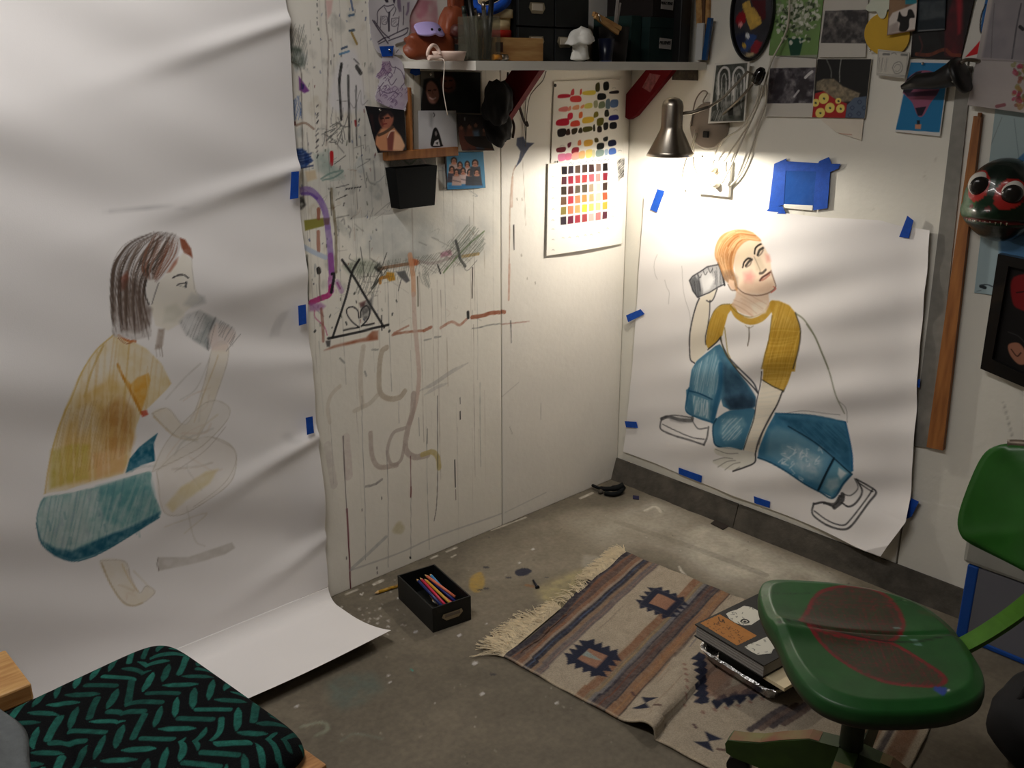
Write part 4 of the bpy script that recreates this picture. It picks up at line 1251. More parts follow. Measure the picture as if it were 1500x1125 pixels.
c.line([(850, 565), (900, 605), (980, 622), (1060, 605), (1112, 565), (1108, 520), (1082, 450)], 1.8, (120, 90, 74), .75, K1)
c.line([(880, 430), (890, 395), (915, 370), (935, 368)], 2.6, (40, 34, 30), .95, K1)
c.line([(965, 335), (972, 300), (990, 280), (1012, 268)], 2.6, (40, 34, 30), .95, K1)
c.line([(900, 420), (925, 388), (945, 375)], 3.4, (50, 46, 42), .9, K1)
c.line([(905, 428), (930, 412), (940, 390)], 2, (110, 96, 84), .8, K1)
c.line([(985, 345), (1000, 312), (1025, 295)], 3.4, (50, 46, 42), .9, K1)
c.line([(990, 352), (1010, 335), (1025, 310)], 2, (110, 96, 84), .8, K1)
c.line([(960, 355), (985, 410), (1005, 450), (1000, 470)], 1.4, (150, 130, 110), .7, K1)
c.line([(1005, 470), (1025, 465), (1045, 445)], 3.4, (70, 62, 56), .85, K1)
c.line([(1008, 518), (1024, 497), (1050, 480), (1076, 462)], 2.8, (84, 46, 42), .9, K1)
c.line([(1020, 516), (1046, 502), (1074, 478)], 2.6, (176, 104, 90), .7, K1)
c.line([(1100, 560), (1114, 575), (1080, 602)], 1.6, (200, 80, 70), .7, K1)
# look the drawing up at the sheet's points
iu = np.clip((G[..., 0] - DR.us[0]) / .0022, 0, len(DR.us) - 1.001)
iv = np.clip((G[..., 1] - DR.vs[0]) / .0022, 0, len(DR.vs) - 1.001)
a0, b0 = iu.astype(int), iv.astype(int)
fa, fb = (iu - a0)[..., None], (iv - b0)[..., None]
pb.C = (DR.C[b0, a0] * (1 - fa) + DR.C[b0, a0 + 1] * fa) * (1 - fb) + (DR.C[b0 + 1, a0] * (1 - fa) + DR.C[b0 + 1, a0 + 1] * fa) * fb


def posPB(u, v):
    g = coons(u, v)
    a, b = g[:, 0], g[:, 1]
    w = .0030 * np.sin((b - .55 * a) * 26 + .6 * np.sin(a * 5)) + .002 * np.sin((b - .35 * a) * 47 + 2) + .0015 * np.sin((b + .4 * a) * 22)
    w *= np.clip((u - .0) * 2.2, .25, 1) * (.5 + vnoise(a, b, .3, 12))
    w += .006 * np.exp(-((a - .62 - .3 * (b - .4)) / .05) ** 2) * np.clip(.6 - v, 0, 1)
    lift = .006 * np.clip((u - .93) / .07, 0, 1) ** 2 + .035 * np.clip(((u - .82) + (.17 - v)) / .3, 0, 1) ** 2 * (u > .5)
    return np.stack([-(PBD + .004 + w + lift), -a, b], 1)


tag(put('drawing_paper', pb.mesh('drawing_paper', posPB), M_PAPER), 'square white paper sheet drawn with a seated figure in blue jeans, lit by wall lamp', 'drawing')
for P, lb in (([(963, 277), (973, 280), (962, 311), (952, 307)], 'blue tape strip at sheet corner under the wall lamp'),
              ([(917, 462), (938, 453), (944, 460), (920, 472)], 'blue tape strip on the sheet edge beside the room corner, level with the jar'),
              ([(915, 617), (932, 618), (934, 627), (917, 626)], 'blue tape strip on the sheet edge level with the drawn shoe'),
              ([(994, 685), (1028, 697), (1027, 707), (994, 694)], 'blue tape strip on sheet bottom below the drawn hand'),
              ([(1104, 727), (1128, 735), (1127, 744), (1105, 737)], 'blue tape strip on sheet bottom near the crack in the concrete footing'),
              ([(1329, 316), (1338, 323), (1331, 349), (1317, 347)], 'blue tape strip on sheet top near the hot air balloon card'),
              ([(1344, 556), (1348, 555), (1347, 568), (1344, 567)], 'tiny blue tape end beside the metal straightedge'),
              ([(1335, 730), (1346, 735), (1335, 757), (1326, 761), (1318, 757)], 'blue tape strip at the loose lower corner of sheet')):
    tape('B', P, lb, .014, TG)

# ================================================================== WALL PIECES, LEFT WALL
def pin(wall, x, y, d, label, col=None, group='pins and tacks in the pictures', parent=None, r=.0035):
    f, n = WALLP[wall]
    P = f(x, y, d)
    mb = MB()
    mb.lathe([(0, 0), (r, 0), (r * 1.1, .002), (r * .7, .004), (0, .0048)], P, 10, axis=n)
    o = mb.build('push_pin', mat('pin_' + str(col), col, .3) if col else M_PIN, parent)
    if parent is None:
        tag(o, label, 'pin', group)
    return o


def outline(name, wall, P, paint, d, label, cat, group=None, base=(226, 222, 222), sm=True, res=.0016, m=None, thick=.001):
    """cut-out sheet: colours on a fine grid cut to a measured outline"""
    f, nrm = WALLP[wall]
    tf = (lambda x, y: (f(x, y, d)[0], f(x, y, d)[2])) if wall == 'A' else (lambda x, y: (-f(x, y, d)[1], f(x, y, d)[2]))
    Q = np.array([tf(*p) for p in P])
    if sm:
        Q = catmull(Q, 5, True)
    lo, hi = Q.min(0), Q.max(0)
    cc = Canvas(np.linspace(lo[0], hi[0], int((hi[0] - lo[0]) / res) + 3), np.linspace(lo[1], hi[1], int((hi[1] - lo[1]) / res) + 3), tf, mpp(f(*P[0], d)), base)
    paint(cc)
    # keep cells whose centre lies inside the outline
    sl, M = cc.pmask(Q, 1e-6)
    ins = np.zeros(cc.U.shape, bool)
    ins[sl] = M > .5
    nv, nu = cc.U.shape
    idx = -np.ones((nv, nu), int)
    cell = ins[:-1, :-1] & ins[1:, :-1] & ins[:-1, 1:] & ins[1:, 1:]
    use = np.zeros((nv, nu), bool)
    for a, b in ((0, 0), (0, 1), (1, 0), (1, 1)):
        use[a:nv - 1 + a, b:nu - 1 + b] |= cell
    idx[use] = np.arange(use.sum())
    u, v = cc.U[use], cc.V[use]
    k = d + .002 * np.sin(u * 60 + v * 25)
    pos = np.stack([u, -k, v], 1) if wall == 'A' else np.stack([-k, -u, v], 1)
    jj, ii = np.nonzero(cell)
    F = np.stack([idx[jj, ii], idx[jj, ii + 1], idx[jj + 1, ii + 1], idx[jj + 1, ii]], 1)
    me = bpy.data.meshes.new(name)
    me.from_pydata(pos.tolist(), [], F.tolist())
    at = me.color_attributes.new('col', 'FLOAT_COLOR', 'POINT')
    Cc = np.ones((len(u), 4), np.float32)
    Cc[:, :3] = lin(np.clip(cc.C[use], 0, 1))
    at.data.foreach_set('color', Cc.ravel())
    o = put(name, me, m or M_PAPER)
    md = o.modifiers.new('thickness', 'SOLIDIFY')
    md.thickness = thick
    md.offset = -1
    return tag(o, label, cat, group)


K5b = (540, 0, 10.714)
K6b = (530, 90, 7.5)


def p_torso(c):
    c.grain(.08, .05, 3)
    ink = (70, 62, 76)
    for P, w in (([(250, 80), (150, 180), (140, 300), (130, 400)], 1.6), ([(255, 90), (310, 95), (385, 70)], 1.6), ([(200, 250), (185, 440)], 1.2), ([(390, 90), (420, 150), (380, 250)], 1.2), ([(250, 110), (310, 200), (385, 120)], 1.2),
                 ([(470, 260), (450, 500)], 1.3), ([(550, 100), (545, 250), (535, 390)], 1.8), ([(220, 260), (220, 370), (290, 370), (290, 260), (220, 260)], 1), ([(360, 290), (365, 400), (440, 400), (465, 290), (360, 290)], 1),
                 ([(60, 320), (150, 460), (310, 680)], 2.4), ([(90, 330), (200, 480), (330, 600)], 2), ([(140, 660), (240, 600), (280, 590)], 2), ([(150, 690), (260, 640)], 1.6), ([(300, 590), (450, 510), (600, 440), (610, 470), (560, 540), (320, 640)], 1.8), ([(440, 820), (490, 760)], 1.2)):
        c.line(P, w, ink, .85, K5b)
    c.line([(325, 200), (320, 300), (325, 480)], 3.4, (60, 54, 66), .85, K5b)
    c.poly([(240, -20), (300, -20), (310, 40), (270, 40)], (40, 36, 46), .9, K5b)
    c.poly([(370, -20), (420, -20), (400, 60), (380, 40)], (60, 52, 70), .9, K5b)
    c.poly([(440, -20), (500, -20), (510, 180), (470, 190), (445, 100)], (116, 100, 126), .8, K5b, soft=2, tex=.3)
    c.poly([(610, 40), (650, 30), (640, 180), (600, 250), (580, 230), (610, 150)], (126, 106, 134), .8, K5b, soft=2)
    c.hatch([(230, 270), (290, 270), (290, 360), (230, 360)], 30, 1.2, .6, ink, .6, K5b)
    c.hatch([(370, 300), (450, 300), (440, 390), (370, 390)], 30, 1.2, .6, ink, .6, K5b)


outline('cutout_drawing', 'A', [(546, -14), (612, -14), (601, 25), (600, 48), (592, 60), (580, 66), (590, 80), (560, 80), (548, 70), (541, 40)], p_torso, .012,
        'ink cut-out drawing of a crossed-arm torso pinned at the wall top', 'drawing', base=(206, 202, 206))


def p_pink(c):
    c.poly([(603, 0), (640, 0), (644, 45), (630, 50), (602, 48), (598, 25)], (212, 150, 160), .85, soft=4, tex=.4, ts=.02)
    c.poly([(608, 0), (626, 2), (624, 20), (612, 26)], (190, 112, 130), .6, soft=5, tex=.5, ts=.02, sm=True)
    c.poly([(606, 34), (636, 30), (632, 46), (608, 48)], (204, 130, 146), .6, soft=4, tex=.5, ts=.02, sm=True)


outline('watercolor_sheet', 'A', [(596, -14), (660, -14), (658, 20), (652, 45), (640, 62), (606, 58), (598, 30)], p_pink, .006,
        'small paper with a pink watercolor wash on the wall above the shelf end', 'drawing', base=(226, 218, 210))


def p_lady(c):
    ink = (110, 84, 122)
    c.poly([(220, 0), (300, 0), (330, 100), (250, 150), (190, 200), (170, 160)], (150, 118, 150), .75, K6b, soft=2, tex=.4, ts=.008)
    c.poly([(200, 330), (330, 270), (480, 300), (560, 340), (500, 420), (450, 540), (200, 470), (150, 380)], (176, 156, 186), .7, K6b, soft=2, tex=.5, ts=.01)
    for P in ([(300, 0), (330, 60), (370, 70), (350, 130)], [(280, 180), (320, 260), (380, 190)], [(240, 230), (200, 300), (210, 380)], [(470, 150), (475, 230), (430, 280)], [(230, 330), (290, 350), (350, 330), (400, 360)], [(370, 60), (440, 110), (480, 220)]):
        c.line(P, 1.2, (84, 66, 96), .85, K6b)
    r2 = random.Random(8)
    for i in range(52):
        x, y = r2.uniform(160, 550), r2.uniform(280, 530)
        if i > 34:
            x, y = r2.uniform(180, 310), r2.uniform(0, 200)
        q = r2.uniform(12, 30)
        c.line([(x - q, y), (x, y - q), (x + q, y), (x + 4, y + q)], .9, ink, .8, K6b)


outline('cutout_drawing', 'A', [(560, 82), (574, 80), (588, 88), (594, 108), (594, 124), (604, 133), (602, 142), (596, 152), (593, 163), (580, 161), (562, 154), (550, 146), (552, 132), (556, 118), (550, 112), (558, 100)], p_lady, .016,
        'purple ink cut-out drawing of a ruffled lady below the torso drawing', 'drawing', base=(214, 208, 218))
tape('A', [(556, 68), (577, 67), (575, 82), (560, 83)], 'blue tape square between the torso and ruffled lady cut-outs', .020, 'bits of blue tape near the shelf end')
pin('A', 570, 73, .021, 'round steel pin in the blue tape between the cut-outs')
tape('A', [(602, 101), (615, 100), (616, 109), (609, 111), (601, 107)], 'dark blue tape scrap under the shelf end', .006, 'bits of blue tape near the shelf end')

# orange wooden frame with pictures over it
fr = thing('picture_frame', 'orange wooden frame half hidden behind the tacked photos', 'frame', onA(640, 220, 0))
mb = MB()
mb.span(onA(592, 128, 0), onA(606, 224, .022), .002)
mb.build('frame_side', M_OAK, fr)
mb = MB()
mb.span(onA(560, 221.5, 0), onA(672, 228, .024), .002)
mb.build('frame_rail', M_OAK, fr)
card('backing_sheet', 'A', [(606, 104), (706, 104), (708, 222), (606, 222)], None, .004, base=(196, 190, 178), parent=fr)


def p_portrait(c):
    c.grain(.1, .02)
    c.poly([(200, 640), (250, 570), (330, 580), (360, 650), (330, 740), (260, 780), (220, 740)], (168, 104, 84), 1, K6b, soft=3, sm=True)
    c.poly([(200, 620), (240, 540), (330, 550), (360, 620), (340, 640), (300, 590), (240, 640), (215, 700)], (44, 34, 36), 1, K6b, soft=3)
    c.poly([(160, 860), (220, 770), (300, 760), (350, 740), (420, 830), (470, 940), (440, 985), (200, 985), (150, 930)], (204, 142, 104), 1, K6b, soft=3)
    c.poly([(370, 800), (430, 850), (470, 930), (440, 980), (330, 975)], (236, 186, 150), 1, K6b, soft=4)
    c.poly([(280, 860), (320, 800), (360, 790), (350, 880), (330, 980), (280, 980)], (120, 62, 58), .9, K6b, soft=3)
    c.line([(190, 840), (260, 810), (350, 750)], 4, (80, 62, 50), .9, K6b)
    c.poly([(205, 660), (240, 640), (250, 740), (230, 750)], (96, 48, 42), .8, K6b, soft=3)
    c.line([(222, 655), (250, 650)], 2.4, (40, 22, 22), .9, K6b)
    c.line([(275, 648), (310, 642)], 2.4, (40, 22, 22), .9, K6b)
    c.line([(262, 660), (258, 695)], 1.4, (110, 62, 52), .8, K6b)
    c.line([(245, 718), (285, 714)], 2, (120, 44, 44), .9, K6b)
    c.line([(285, 860), (320, 800), (365, 790)], 1.6, (236, 214, 196), .8, K6b)
    c.poly([(90, 600), (130, 600), (150, 800), (130, 800)], (60, 34, 34), .6, K6b, soft=4)


o = card('photo_print', 'A', [(535, 155), (592, 161), (595, 220), (553, 224)], p_portrait, .026, base=(22, 22, 28), bend=.006)
tag(o, 'colour photo of a person in an orange top against black, curling off wall', 'photo')
pin('A', 556, 161, .029, 'steel pin in the orange top portrait photo')


def p_couple(c):
    c.poly([(610, 80), (780, 80), (790, 180), (680, 200), (640, 540), (560, 540)], (120, 116, 108), .9, K6b, soft=3)
    c.poly([(690, 240), (720, 190), (800, 200), (850, 330), (840, 540), (670, 540)], (20, 14, 14), 1, K6b, soft=3, sm=True)
    c.poly([(710, 250), (760, 215), (820, 280), (840, 390), (800, 460), (740, 450), (705, 350)], (150, 104, 92), 1, K6b, soft=3, sm=True)
    c.poly([(860, 160), (960, 150), (1020, 230), (1010, 320), (940, 350), (870, 300)], (100, 58, 50), 1, K6b, soft=4, sm=True)
    c.poly([(790, 100), (980, 110), (980, 170), (880, 160), (800, 200)], (40, 22, 22), 1, K6b, soft=4)
    c.line([(742, 398), (770, 414), (802, 400)], 2.2, (222, 190, 182), .85, K6b)
    for x, y in ((738, 318), (795, 312)):
        c.line([(x - 12, y), (x + 12, y)], 1.8, (40, 22, 22), .9, K6b)
    c.line([(768, 320), (775, 360)], 1.2, (110, 70, 62), .8, K6b)
    for x, y in ((900, 215), (965, 210)):
        c.line([(x - 14, y), (x + 14, y)], 2.2, (34, 16, 16), .9, K6b)
    c.line([(905, 290), (940, 300), (980, 285)], 2, (52, 24, 22), .9, K6b)
    c.poly([(1020, 240), (1290, 130), (1300, 540), (860, 540), (900, 380)], (34, 40, 38), .6, K6b, soft=10, tex=.5, ts=.02)


o = card('photo_print', 'A', [(616, 104), (704, 106), (704, 166), (617, 163)], p_couple, .008, base=(24, 28, 28))
tag(o, 'dark photo of a smiling couple right under the shelf', 'photo')
pin('A', 630, 109, .011, 'steel pin holding the dark couple photo')


def p_long(c):
    c.grain(.06, .05)
    c.poly([(740, 560), (790, 560), (770, 720), (745, 700)], (150, 150, 154), .7, K6b, soft=6)
    c.poly([(930, 560), (1030, 560), (1030, 660)], (140, 146, 152), .7, K6b, soft=5)
    c.poly([(770, 800), (785, 740), (810, 720), (835, 750), (860, 820), (880, 900), (885, 930), (760, 930)], (16, 14, 16), 1, K6b, soft=1.2, sm=True)
    c.poly([(800, 770), (815, 755), (828, 790), (815, 820), (800, 800)], (140, 132, 130), .9, K6b, soft=1.2)
    c.poly([(800, 870), (840, 850), (860, 925), (780, 925)], (220, 218, 220), .95, K6b, soft=1)
    c.poly([(805, 890), (840, 878), (830, 915)], (30, 28, 30), .9, K6b, soft=1)
    c.line([(785, 565), (800, 585), (790, 605)], 1.6, (60, 60, 64), .8, K6b)


o = card('photo_print', 'A', [(613, 162), (668, 162), (671, 220), (614, 221)], p_long, .012, base=(204, 204, 208))
tag(o, 'pale square photo of a small long-haired figure', 'photo')


def p_dark(c):
    for x, y, q in ((1090, 800, (120, 66, 52)), (1180, 790, (130, 74, 60)), (1350, 830, (96, 60, 44))):
        c.poly([(x - 30, y - 60), (x + 30, y - 70), (x + 45, y + 150), (x - 45, y + 150)], q, .7, K6b, soft=5, sm=True)
    c.poly([(1215, 760), (1280, 750), (1300, 950), (1225, 950)], (96, 120, 146), .9, K6b, soft=5)
    c.line([(1130, 620), (1132, 640)], 2.4, (190, 190, 190), .8, K6b)
    for x, y in ((1090, 715), (1180, 705), (1250, 690), (1345, 740)):
        c.poly([(x - 18, y - 22), (x + 18, y - 22), (x + 16, y + 24), (x - 16, y + 24)], (150, 100, 80), .85, K6b, soft=2, sm=True)
        c.line([(x - 18, y - 12), (x, y - 30), (x + 18, y - 12)], 2.6, (26, 16, 14), .95, K6b)


o = card('photo_print', 'A', [(670, 167), (715, 169), (718, 220), (671, 220)], p_dark, .016, base=(38, 30, 28), curl=.02)
tag(o, 'dark curling photo of a group indoors beside the pale square photo', 'photo')


def p_group(c):
    c.poly([(1190, 110), (1450, 105), (1455, 355), (1195, 365)], (70, 140, 180), 1, K10, soft=.5)
    c.poly([(1200, 330), (1440, 322), (1440, 350), (1200, 358)], (40, 110, 160), 1, K10)
    r2 = random.Random(4)
    for x, y, s in ((1240, 170, 1.2), (1225, 230, 1), (1280, 200, 1), (1330, 195, 1), (1300, 240, 1), (1255, 250, 1), (1345, 250, 1), (1385, 185, 1.3), (1395, 250, 1.2)):
        body = r2.choice([(40, 44, 56), (190, 160, 150), (60, 50, 60), (206, 180, 176), (80, 60, 60)])
        c.poly([(x - 26 * s, y + 20), (x + 26 * s, y + 20), (x + 32 * s, y + 85), (x - 32 * s, y + 85)], body, .95, K10, soft=1.5)
        c.poly([(x - 14 * s, y - 18), (x + 14 * s, y - 18), (x + 15 * s, y + 18), (x - 15 * s, y + 18)], (190, 130, 104), 1, K10, soft=1.5, sm=True)
        c.line([(x - 14 * s, y + 4), (x - 13 * s, y - 14), (x, y - 25), (x + 13 * s, y - 14), (x + 14 * s, y + 4)], 2.6, (36, 24, 22), .95, K10)
        c.line([(x - 7 * s, y - 2), (x + 7 * s, y - 2)], 1.2, (70, 44, 38), .7, K10, sm=False)
        c.line([(x - 5 * s, y + 10), (x + 5 * s, y + 10)], 1.1, (150, 70, 62), .8, K10, sm=False)
        c.line([(x - 24 * s, y + 50), (x + 24 * s, y + 60)], 2, (30, 30, 40), .4, K10)


o = card('photo_print', 'A', [(651, 224), (708, 222), (711, 275), (654, 278)], p_group, .010, base=(46, 30, 28), bend=.004)
tag(o, 'group photo against bright blue below the dark photos', 'photo')

# black wall pocket with clear back plate
t = thing('wall_pocket', 'black plastic wall pocket with a clear back plate below the orange frame', 'holder', onA(600, 305, 0))
a, b = onA(562, 226, .004), onA(642, 262, .007)
mb = MB()
mb.span(a, b, .001)
mb.build('back_plate', mat('clear_acrylic', (236, 236, 230), .08, trans=.85, ior=1.2, alpha=.55), t)
mb = MB()
z1p, z0p = float(onA(600, 244, .03)[2]), float(onA(600, 305, .05)[2])
tl, tr_, brr, bl = [np.array(p) for p in ((-1.03, -.055, z1p), (-.886, -.055, z1p), (-.893, -.048, z0p), (-1.015, -.048, z0p))]
v = [mb.bm.verts.new(Vector(p.tolist())) for p in (tl, tr_, brr, bl)] + [mb.bm.verts.new(Vector((p[0], -.006, p[2]))) for p in (tl, tr_, brr, bl)]
mb.bm.faces.new((v[0], v[3], v[2], v[1]))
mb.bm.faces.new((v[3], v[7], v[6], v[2]))
mb.bm.faces.new((v[0], v[4], v[7], v[3]))
mb.bm.faces.new((v[1], v[2], v[6], v[5]))
mb.bm.faces.new((v[4], v[5], v[6], v[7]))
o = mb.build('pocket', mat('black_acrylic', (8, 10, 11), .6, spec=.15), t)
md = o.modifiers.new('thickness', 'SOLIDIFY')
md.thickness = .003
card('inner_photo', 'A', [(572, 228), (638, 227), (639, 243), (572, 245)], lambda c: (c.grain(.4, .01), c.line([(590, 232), (600, 240), (612, 231)], 3, (60, 76, 54), .8), c.line([(618, 230), (624, 240)], 3, (150, 120, 110), .8)), .003, base=(110, 104, 92), parent=t)

# ---- shelf and brackets
SB, ST, SD = 1.4985, 1.5215, .31
sh = MB()
x0, x1 = -.957, -.003
for x_ in (x0, x1):
    pass
sh.prism([(x0, 0, SB + .006), (x0, -SD, SB), (x0, -SD, ST), (x0, 0, ST)], (x1 - x0, 0, 0))
shelf = tag(sh.build('shelf_board', M_WHITE), 'white shelf board spanning the corner under the boxes and jars', 'shelf')
for nm, xs, lb in (('left', -.642, 'dark red shelf bracket behind the hanging black bag'), ('right', -.024, 'dark red shelf bracket nearest the room corner')):
    t = thing('shelf_bracket', lb, 'bracket', (xs, 0, 1.28), 'red wooden shelf brackets')
    mb = MB()
    P = [(xs, -.001, 1.421), (xs, -.082, SB), (xs, -.195, SB), (xs, -.045, 1.353), (xs, -.016, 1.339), (xs, -.001, 1.345)] if nm == 'right' else [(xs, -.001, 1.405), (xs, -.1, SB), (xs, -.214, SB), (xs, -.03, 1.312), (xs, -.001, 1.30)]
    mb.prism(P, (.022, 0, 0))
    mb.build('brace', M_RED, t)
    if nm == 'right':
        mb = MB()
        mb.prism([(xs - .0008, -.10, SB - .01), (xs - .0008, -.145, SB - .016), (xs - .0008, -.105, SB - .07), (xs - .0008, -.07, SB - .055)], (.0006, 0, 0))
        mb.build('worn_patch', mat('worn_lacquer', (168, 96, 100), .5, noise=.5, nscale=80), t)


def sx(px_, d, y=60):
    return float(onA(px_, y, d)[0])


def sz(px_, py_, d):
    return float(onA(px_, py_, d)[2])


# dark drawer cabinet
D0 = .235
t = thing('drawer_cabinet', 'black desktop drawer cabinet with brass label holders on the shelf', 'cabinet', (sx(812, D0), -.14, ST))
xa, xb = sx(757, D0), sx(861, D0)
zt = ST + .225
mb = MB()
mb.span((xa, -D0 + .006, ST), (xb, -.01, zt), .002)
mb.build('body', M_MATTEBLACK, t)
M_BRASS = mat('aged_nickel', (170, 160, 140), .35, 1.0)
xm = (xa + xb) / 2
zr = sz(800, 40, D0)
for (p, q2, z0, z1, hold) in ((xa, xm, ST + .002, zr - .002, 785), (xm, xb, ST + .002, zr - .002, 827), (xa, xm, zr + .002, zr + .11, 786), (xm, xb, zr + .002, zr + .11, None)):
    mb = MB()
    mb.span((p + .003, -D0 - .004, z0), (q2 - .003, -D0 + .008, z1), .0015)
    dr = mb.build('drawer', mat('black_card', (20, 24, 25), .6, noise=.2, nscale=30), t)
    if hold:
        hx = sx(hold, D0 + .004)
        hz = (sz(785, 61, D0) if z0 < zr - .03 else sz(785, 12, D0))
        mb = MB()
        mb.prism([(hx - .025, -D0 - .006, hz + .014), (hx + .025, -D0 - .006, hz + .014), (hx + .03, -D0 - .006, hz), (hx + .02, -D0 - .006, hz - .014), (hx - .02, -D0 - .006, hz - .014), (hx - .03, -D0 - .006, hz)], (0, .003, 0))
        mb.build('label_holder', M_BRASS, dr)
        mb = MB()
        mb.span((hx - .019, -D0 - .0075, hz - .006), (hx + .019, -D0 - .006, hz + .011))
        mb.build('label_card', mat('label_card', (206, 196, 178), .8), dr)

# plain black box behind the pens
t2 = MB()
t2.span((sx(686, .10), -.10, ST), (sx(757, .235) - .004, -.012, ST + .24), .002)
tag(t2.build('storage_box', M_MATTEBLACK), 'plain black box behind the pen cup on the shelf', 'box')

# green and dark labelled boxes near the corner
def text(txt, size, loc, parent, m, rot):
    cu = bpy.data.curves.new('lettering', 'FONT')
    cu.body = txt
    cu.size = size
    cu.extrude = .0002
    cu.shear = .25
    cu.offset = .0006
    cu.align_x, cu.align_y = 'CENTER', 'CENTER'
    tmp = bpy.data.objects.new('lettering', cu)
    COL.objects.link(tmp)
    bpy.context.view_layer.update()
    me = bpy.data.meshes.new_from_object(tmp.evaluated_get(bpy.context.evaluated_depsgraph_get()))
    bpy.data.objects.remove(tmp)
    me.transform(Matrix.Translation(loc) @ Matrix.Rotation(rot[0], 4, 'X'))
    me.materials.clear()
    return put('lettering', me, m, parent)


M_GREENBOX = mat('dark_green_card', (18, 46, 44), .75, noise=.2, nscale=20)
M_INK = mat('marker_ink', (20, 20, 22), .7)
M_LABEL = mat('label_paper', (196, 190, 184), .8)
DG = .20
for (pa_, pb_, z0, z1, mm, lz, txt, lb, nm) in ((951, 1003, ST, ST + .132, M_GREENBOX, 64, 'BRUSHES', 'dark green card box with a handwritten white label on the shelf', 'g'), (954, 1001, ST + .132, ST + .26, mat('brown_black_card', (30, 22, 20), .8), 6, 'WAX PENS', 'brown-black box with a handwritten label on top of green box', 'd')):
    xa, xb = sx(pa_, DG), sx(pb_, DG)
    t = thing('storage_box', lb, 'box', ((xa + xb) / 2, -.1, z0))
    mb = MB()
    mb.span((xa, -DG, z0), (xb, -.012, z1 - .0005), .002)
    mb.build('body', mm, t)
    mb = MB()
    mb.span((xa - .001, -DG - .002, z1 - .03), (xb + .001, -.010, z1), .001)
    mb.build('lid', mm, t)
    lx, lzz = sx(975, DG + .003), sz(975, lz, DG + .003)
    mb = MB()
    mb.box((lx, -DG - .0028, lzz), (.060, .0008, .031), Matrix.Rotation(.05, 3, 'Y'))
    lab = mb.build('label', M_LABEL, t)
    text(txt, .0135 if nm == 'g' else .0115, (lx - .004, -DG - .0035, lzz + .002), lab, M_INK, (math.pi / 2, 0, 0))
mb = MB()
mb.span((sx(924, .17), -.17, ST), (sx(951, .20) - .004, -.012, ST + .136), .002)
tag(mb.build('storage_box', mat('teal_card', (24, 54, 50), .75, noise=.2, nscale=20)), 'narrow unlabelled teal box wedged beside the labelled green box', 'box')
mb = MB()
mb.span((-.085, -.235, ST), (-.035, -.265, ST + .25), .003)
tag(mb.build('binder', M_BLACK), 'tall black binder between the green box and wooden stretcher sticks', 'binder')
# sticks by the corner of the shelf
def stick(name, pa_, pb_, d, w, th, m, label, cat='stick', g=None):
    p, q = onB(*pa_, d), onB(*pb_, d)
    p[2] = max(p[2], ST)
    mb = MB()
    e = Vector((q - p).tolist())
    L = e.length
    R = Vector((0, 0, 1)).rotation_difference(e.normalized()).to_matrix()
    mb.box(((p + q) / 2), (th, w, L), R, .0015)
    return tag(mb.build(name, m), label, cat, g)


stick('wooden_stick', (1027, 88), (1024, -12), .010, .022, .010, M_WOOD, 'pale wooden stick leaning in the shelf corner behind the white bar', g='sticks leaning at the shelf end')
stick('wooden_stick', (1031, 88), (1032, -12), .009, .010, .012, mat('dark_stick', (96, 66, 40), .6), 'dark brown wooden stick leaning in the shelf corner', g='sticks leaning at the shelf end')
stick('wooden_stick', (1035, 88), (1038, -12), .008, .012, .012, M_WOOD, 'thin pale wooden stick beside the blue bar', g='sticks leaning at the shelf end')
stick('plastic_bar', (1024, 88), (1027, 34), .026, .026, .010, mat('white_plastic', (206, 206, 204), .5), 'white plastic bar standing at the shelf end', g='sticks leaning at the shelf end')
stick('level_bar', (1032, 88), (1041, 26), .026, .016, .012, mat('blue_enamel', (24, 70, 120), .4), 'blue and black bar standing at the shelf end', g='sticks leaning at the shelf end')
# dark blue cup with clothes peg, pale pens, dark bin behind
t = thing('pen_tumbler', 'small dark blue tumbler on the shelf beside the crumpled tissue', 'cup', (sx(888, .278), -.278, ST))
mb = MB()
cx = sx(888, .278)
mb.lathe([(0, 0), (.017, 0), (.018, .004), (.024, .062), (.022, .062), (.016, .008), (0, .006)], (cx, -.278, ST), 24)
mb.build('body', mat('blue_glass', (24, 30, 52), .3, trans=.3), t)
mb = MB()
mb.lathe([(0, 0), (.0175, 0), (.0185, .012), (0, .012)], (cx, -.278, ST + .0005), 24)
mb.build('base', mat('blue_base', (60, 84, 150), .3), t)
t = thing('clothes_peg', 'wooden clothes peg clipped on the rim of brown pot', 'peg', onA(888, 30, .25))
for k, off in ((0, 0), (1, .010)):
    p, q = onA(869, 20 + k * 3, .262), onA(909 - k * 6, 42 + k * 6, .262)
    mb = MB()
    e = Vector((q - p).tolist())
    R = Vector((1, 0, 0)).rotation_difference(e.normalized()).to_matrix()
    mb.box((p + q) / 2 + np.array([0, -off * .6, -off * .1]), (e.length, .010, .013), R, .002)
    mb.build('peg_half', M_WOOD, t)
mb = MB()
mb.tube([onA(877, 21, .276), onA(880, 31, .276)], .0025, 8)
mb.build('spring', M_STEEL, t)
for i, (a_, b_, lb) in enumerate((((898, 70), (906, -14), 'pale paper strip standing up from the brown pot'), ((899, 66), (909, 4), 'short pale paper strip beside the longer one in brown pot'))):
    p, q = onA(*a_, .215 - i * .006), onA(*b_, .215 - i * .006)
    mb = MB()
    e = Vector((q - p).tolist())
    R = Vector((0, 0, 1)).rotation_difference(e.normalized()).to_matrix()
    mb.box((p + q) / 2, (.012 - i * .005, .001, e.length), R)
    tag(mb.build('paper_strip', M_LABEL), lb, 'paper', 'paper strips in the pot')
mb = MB()
cx = sx(899, .205)
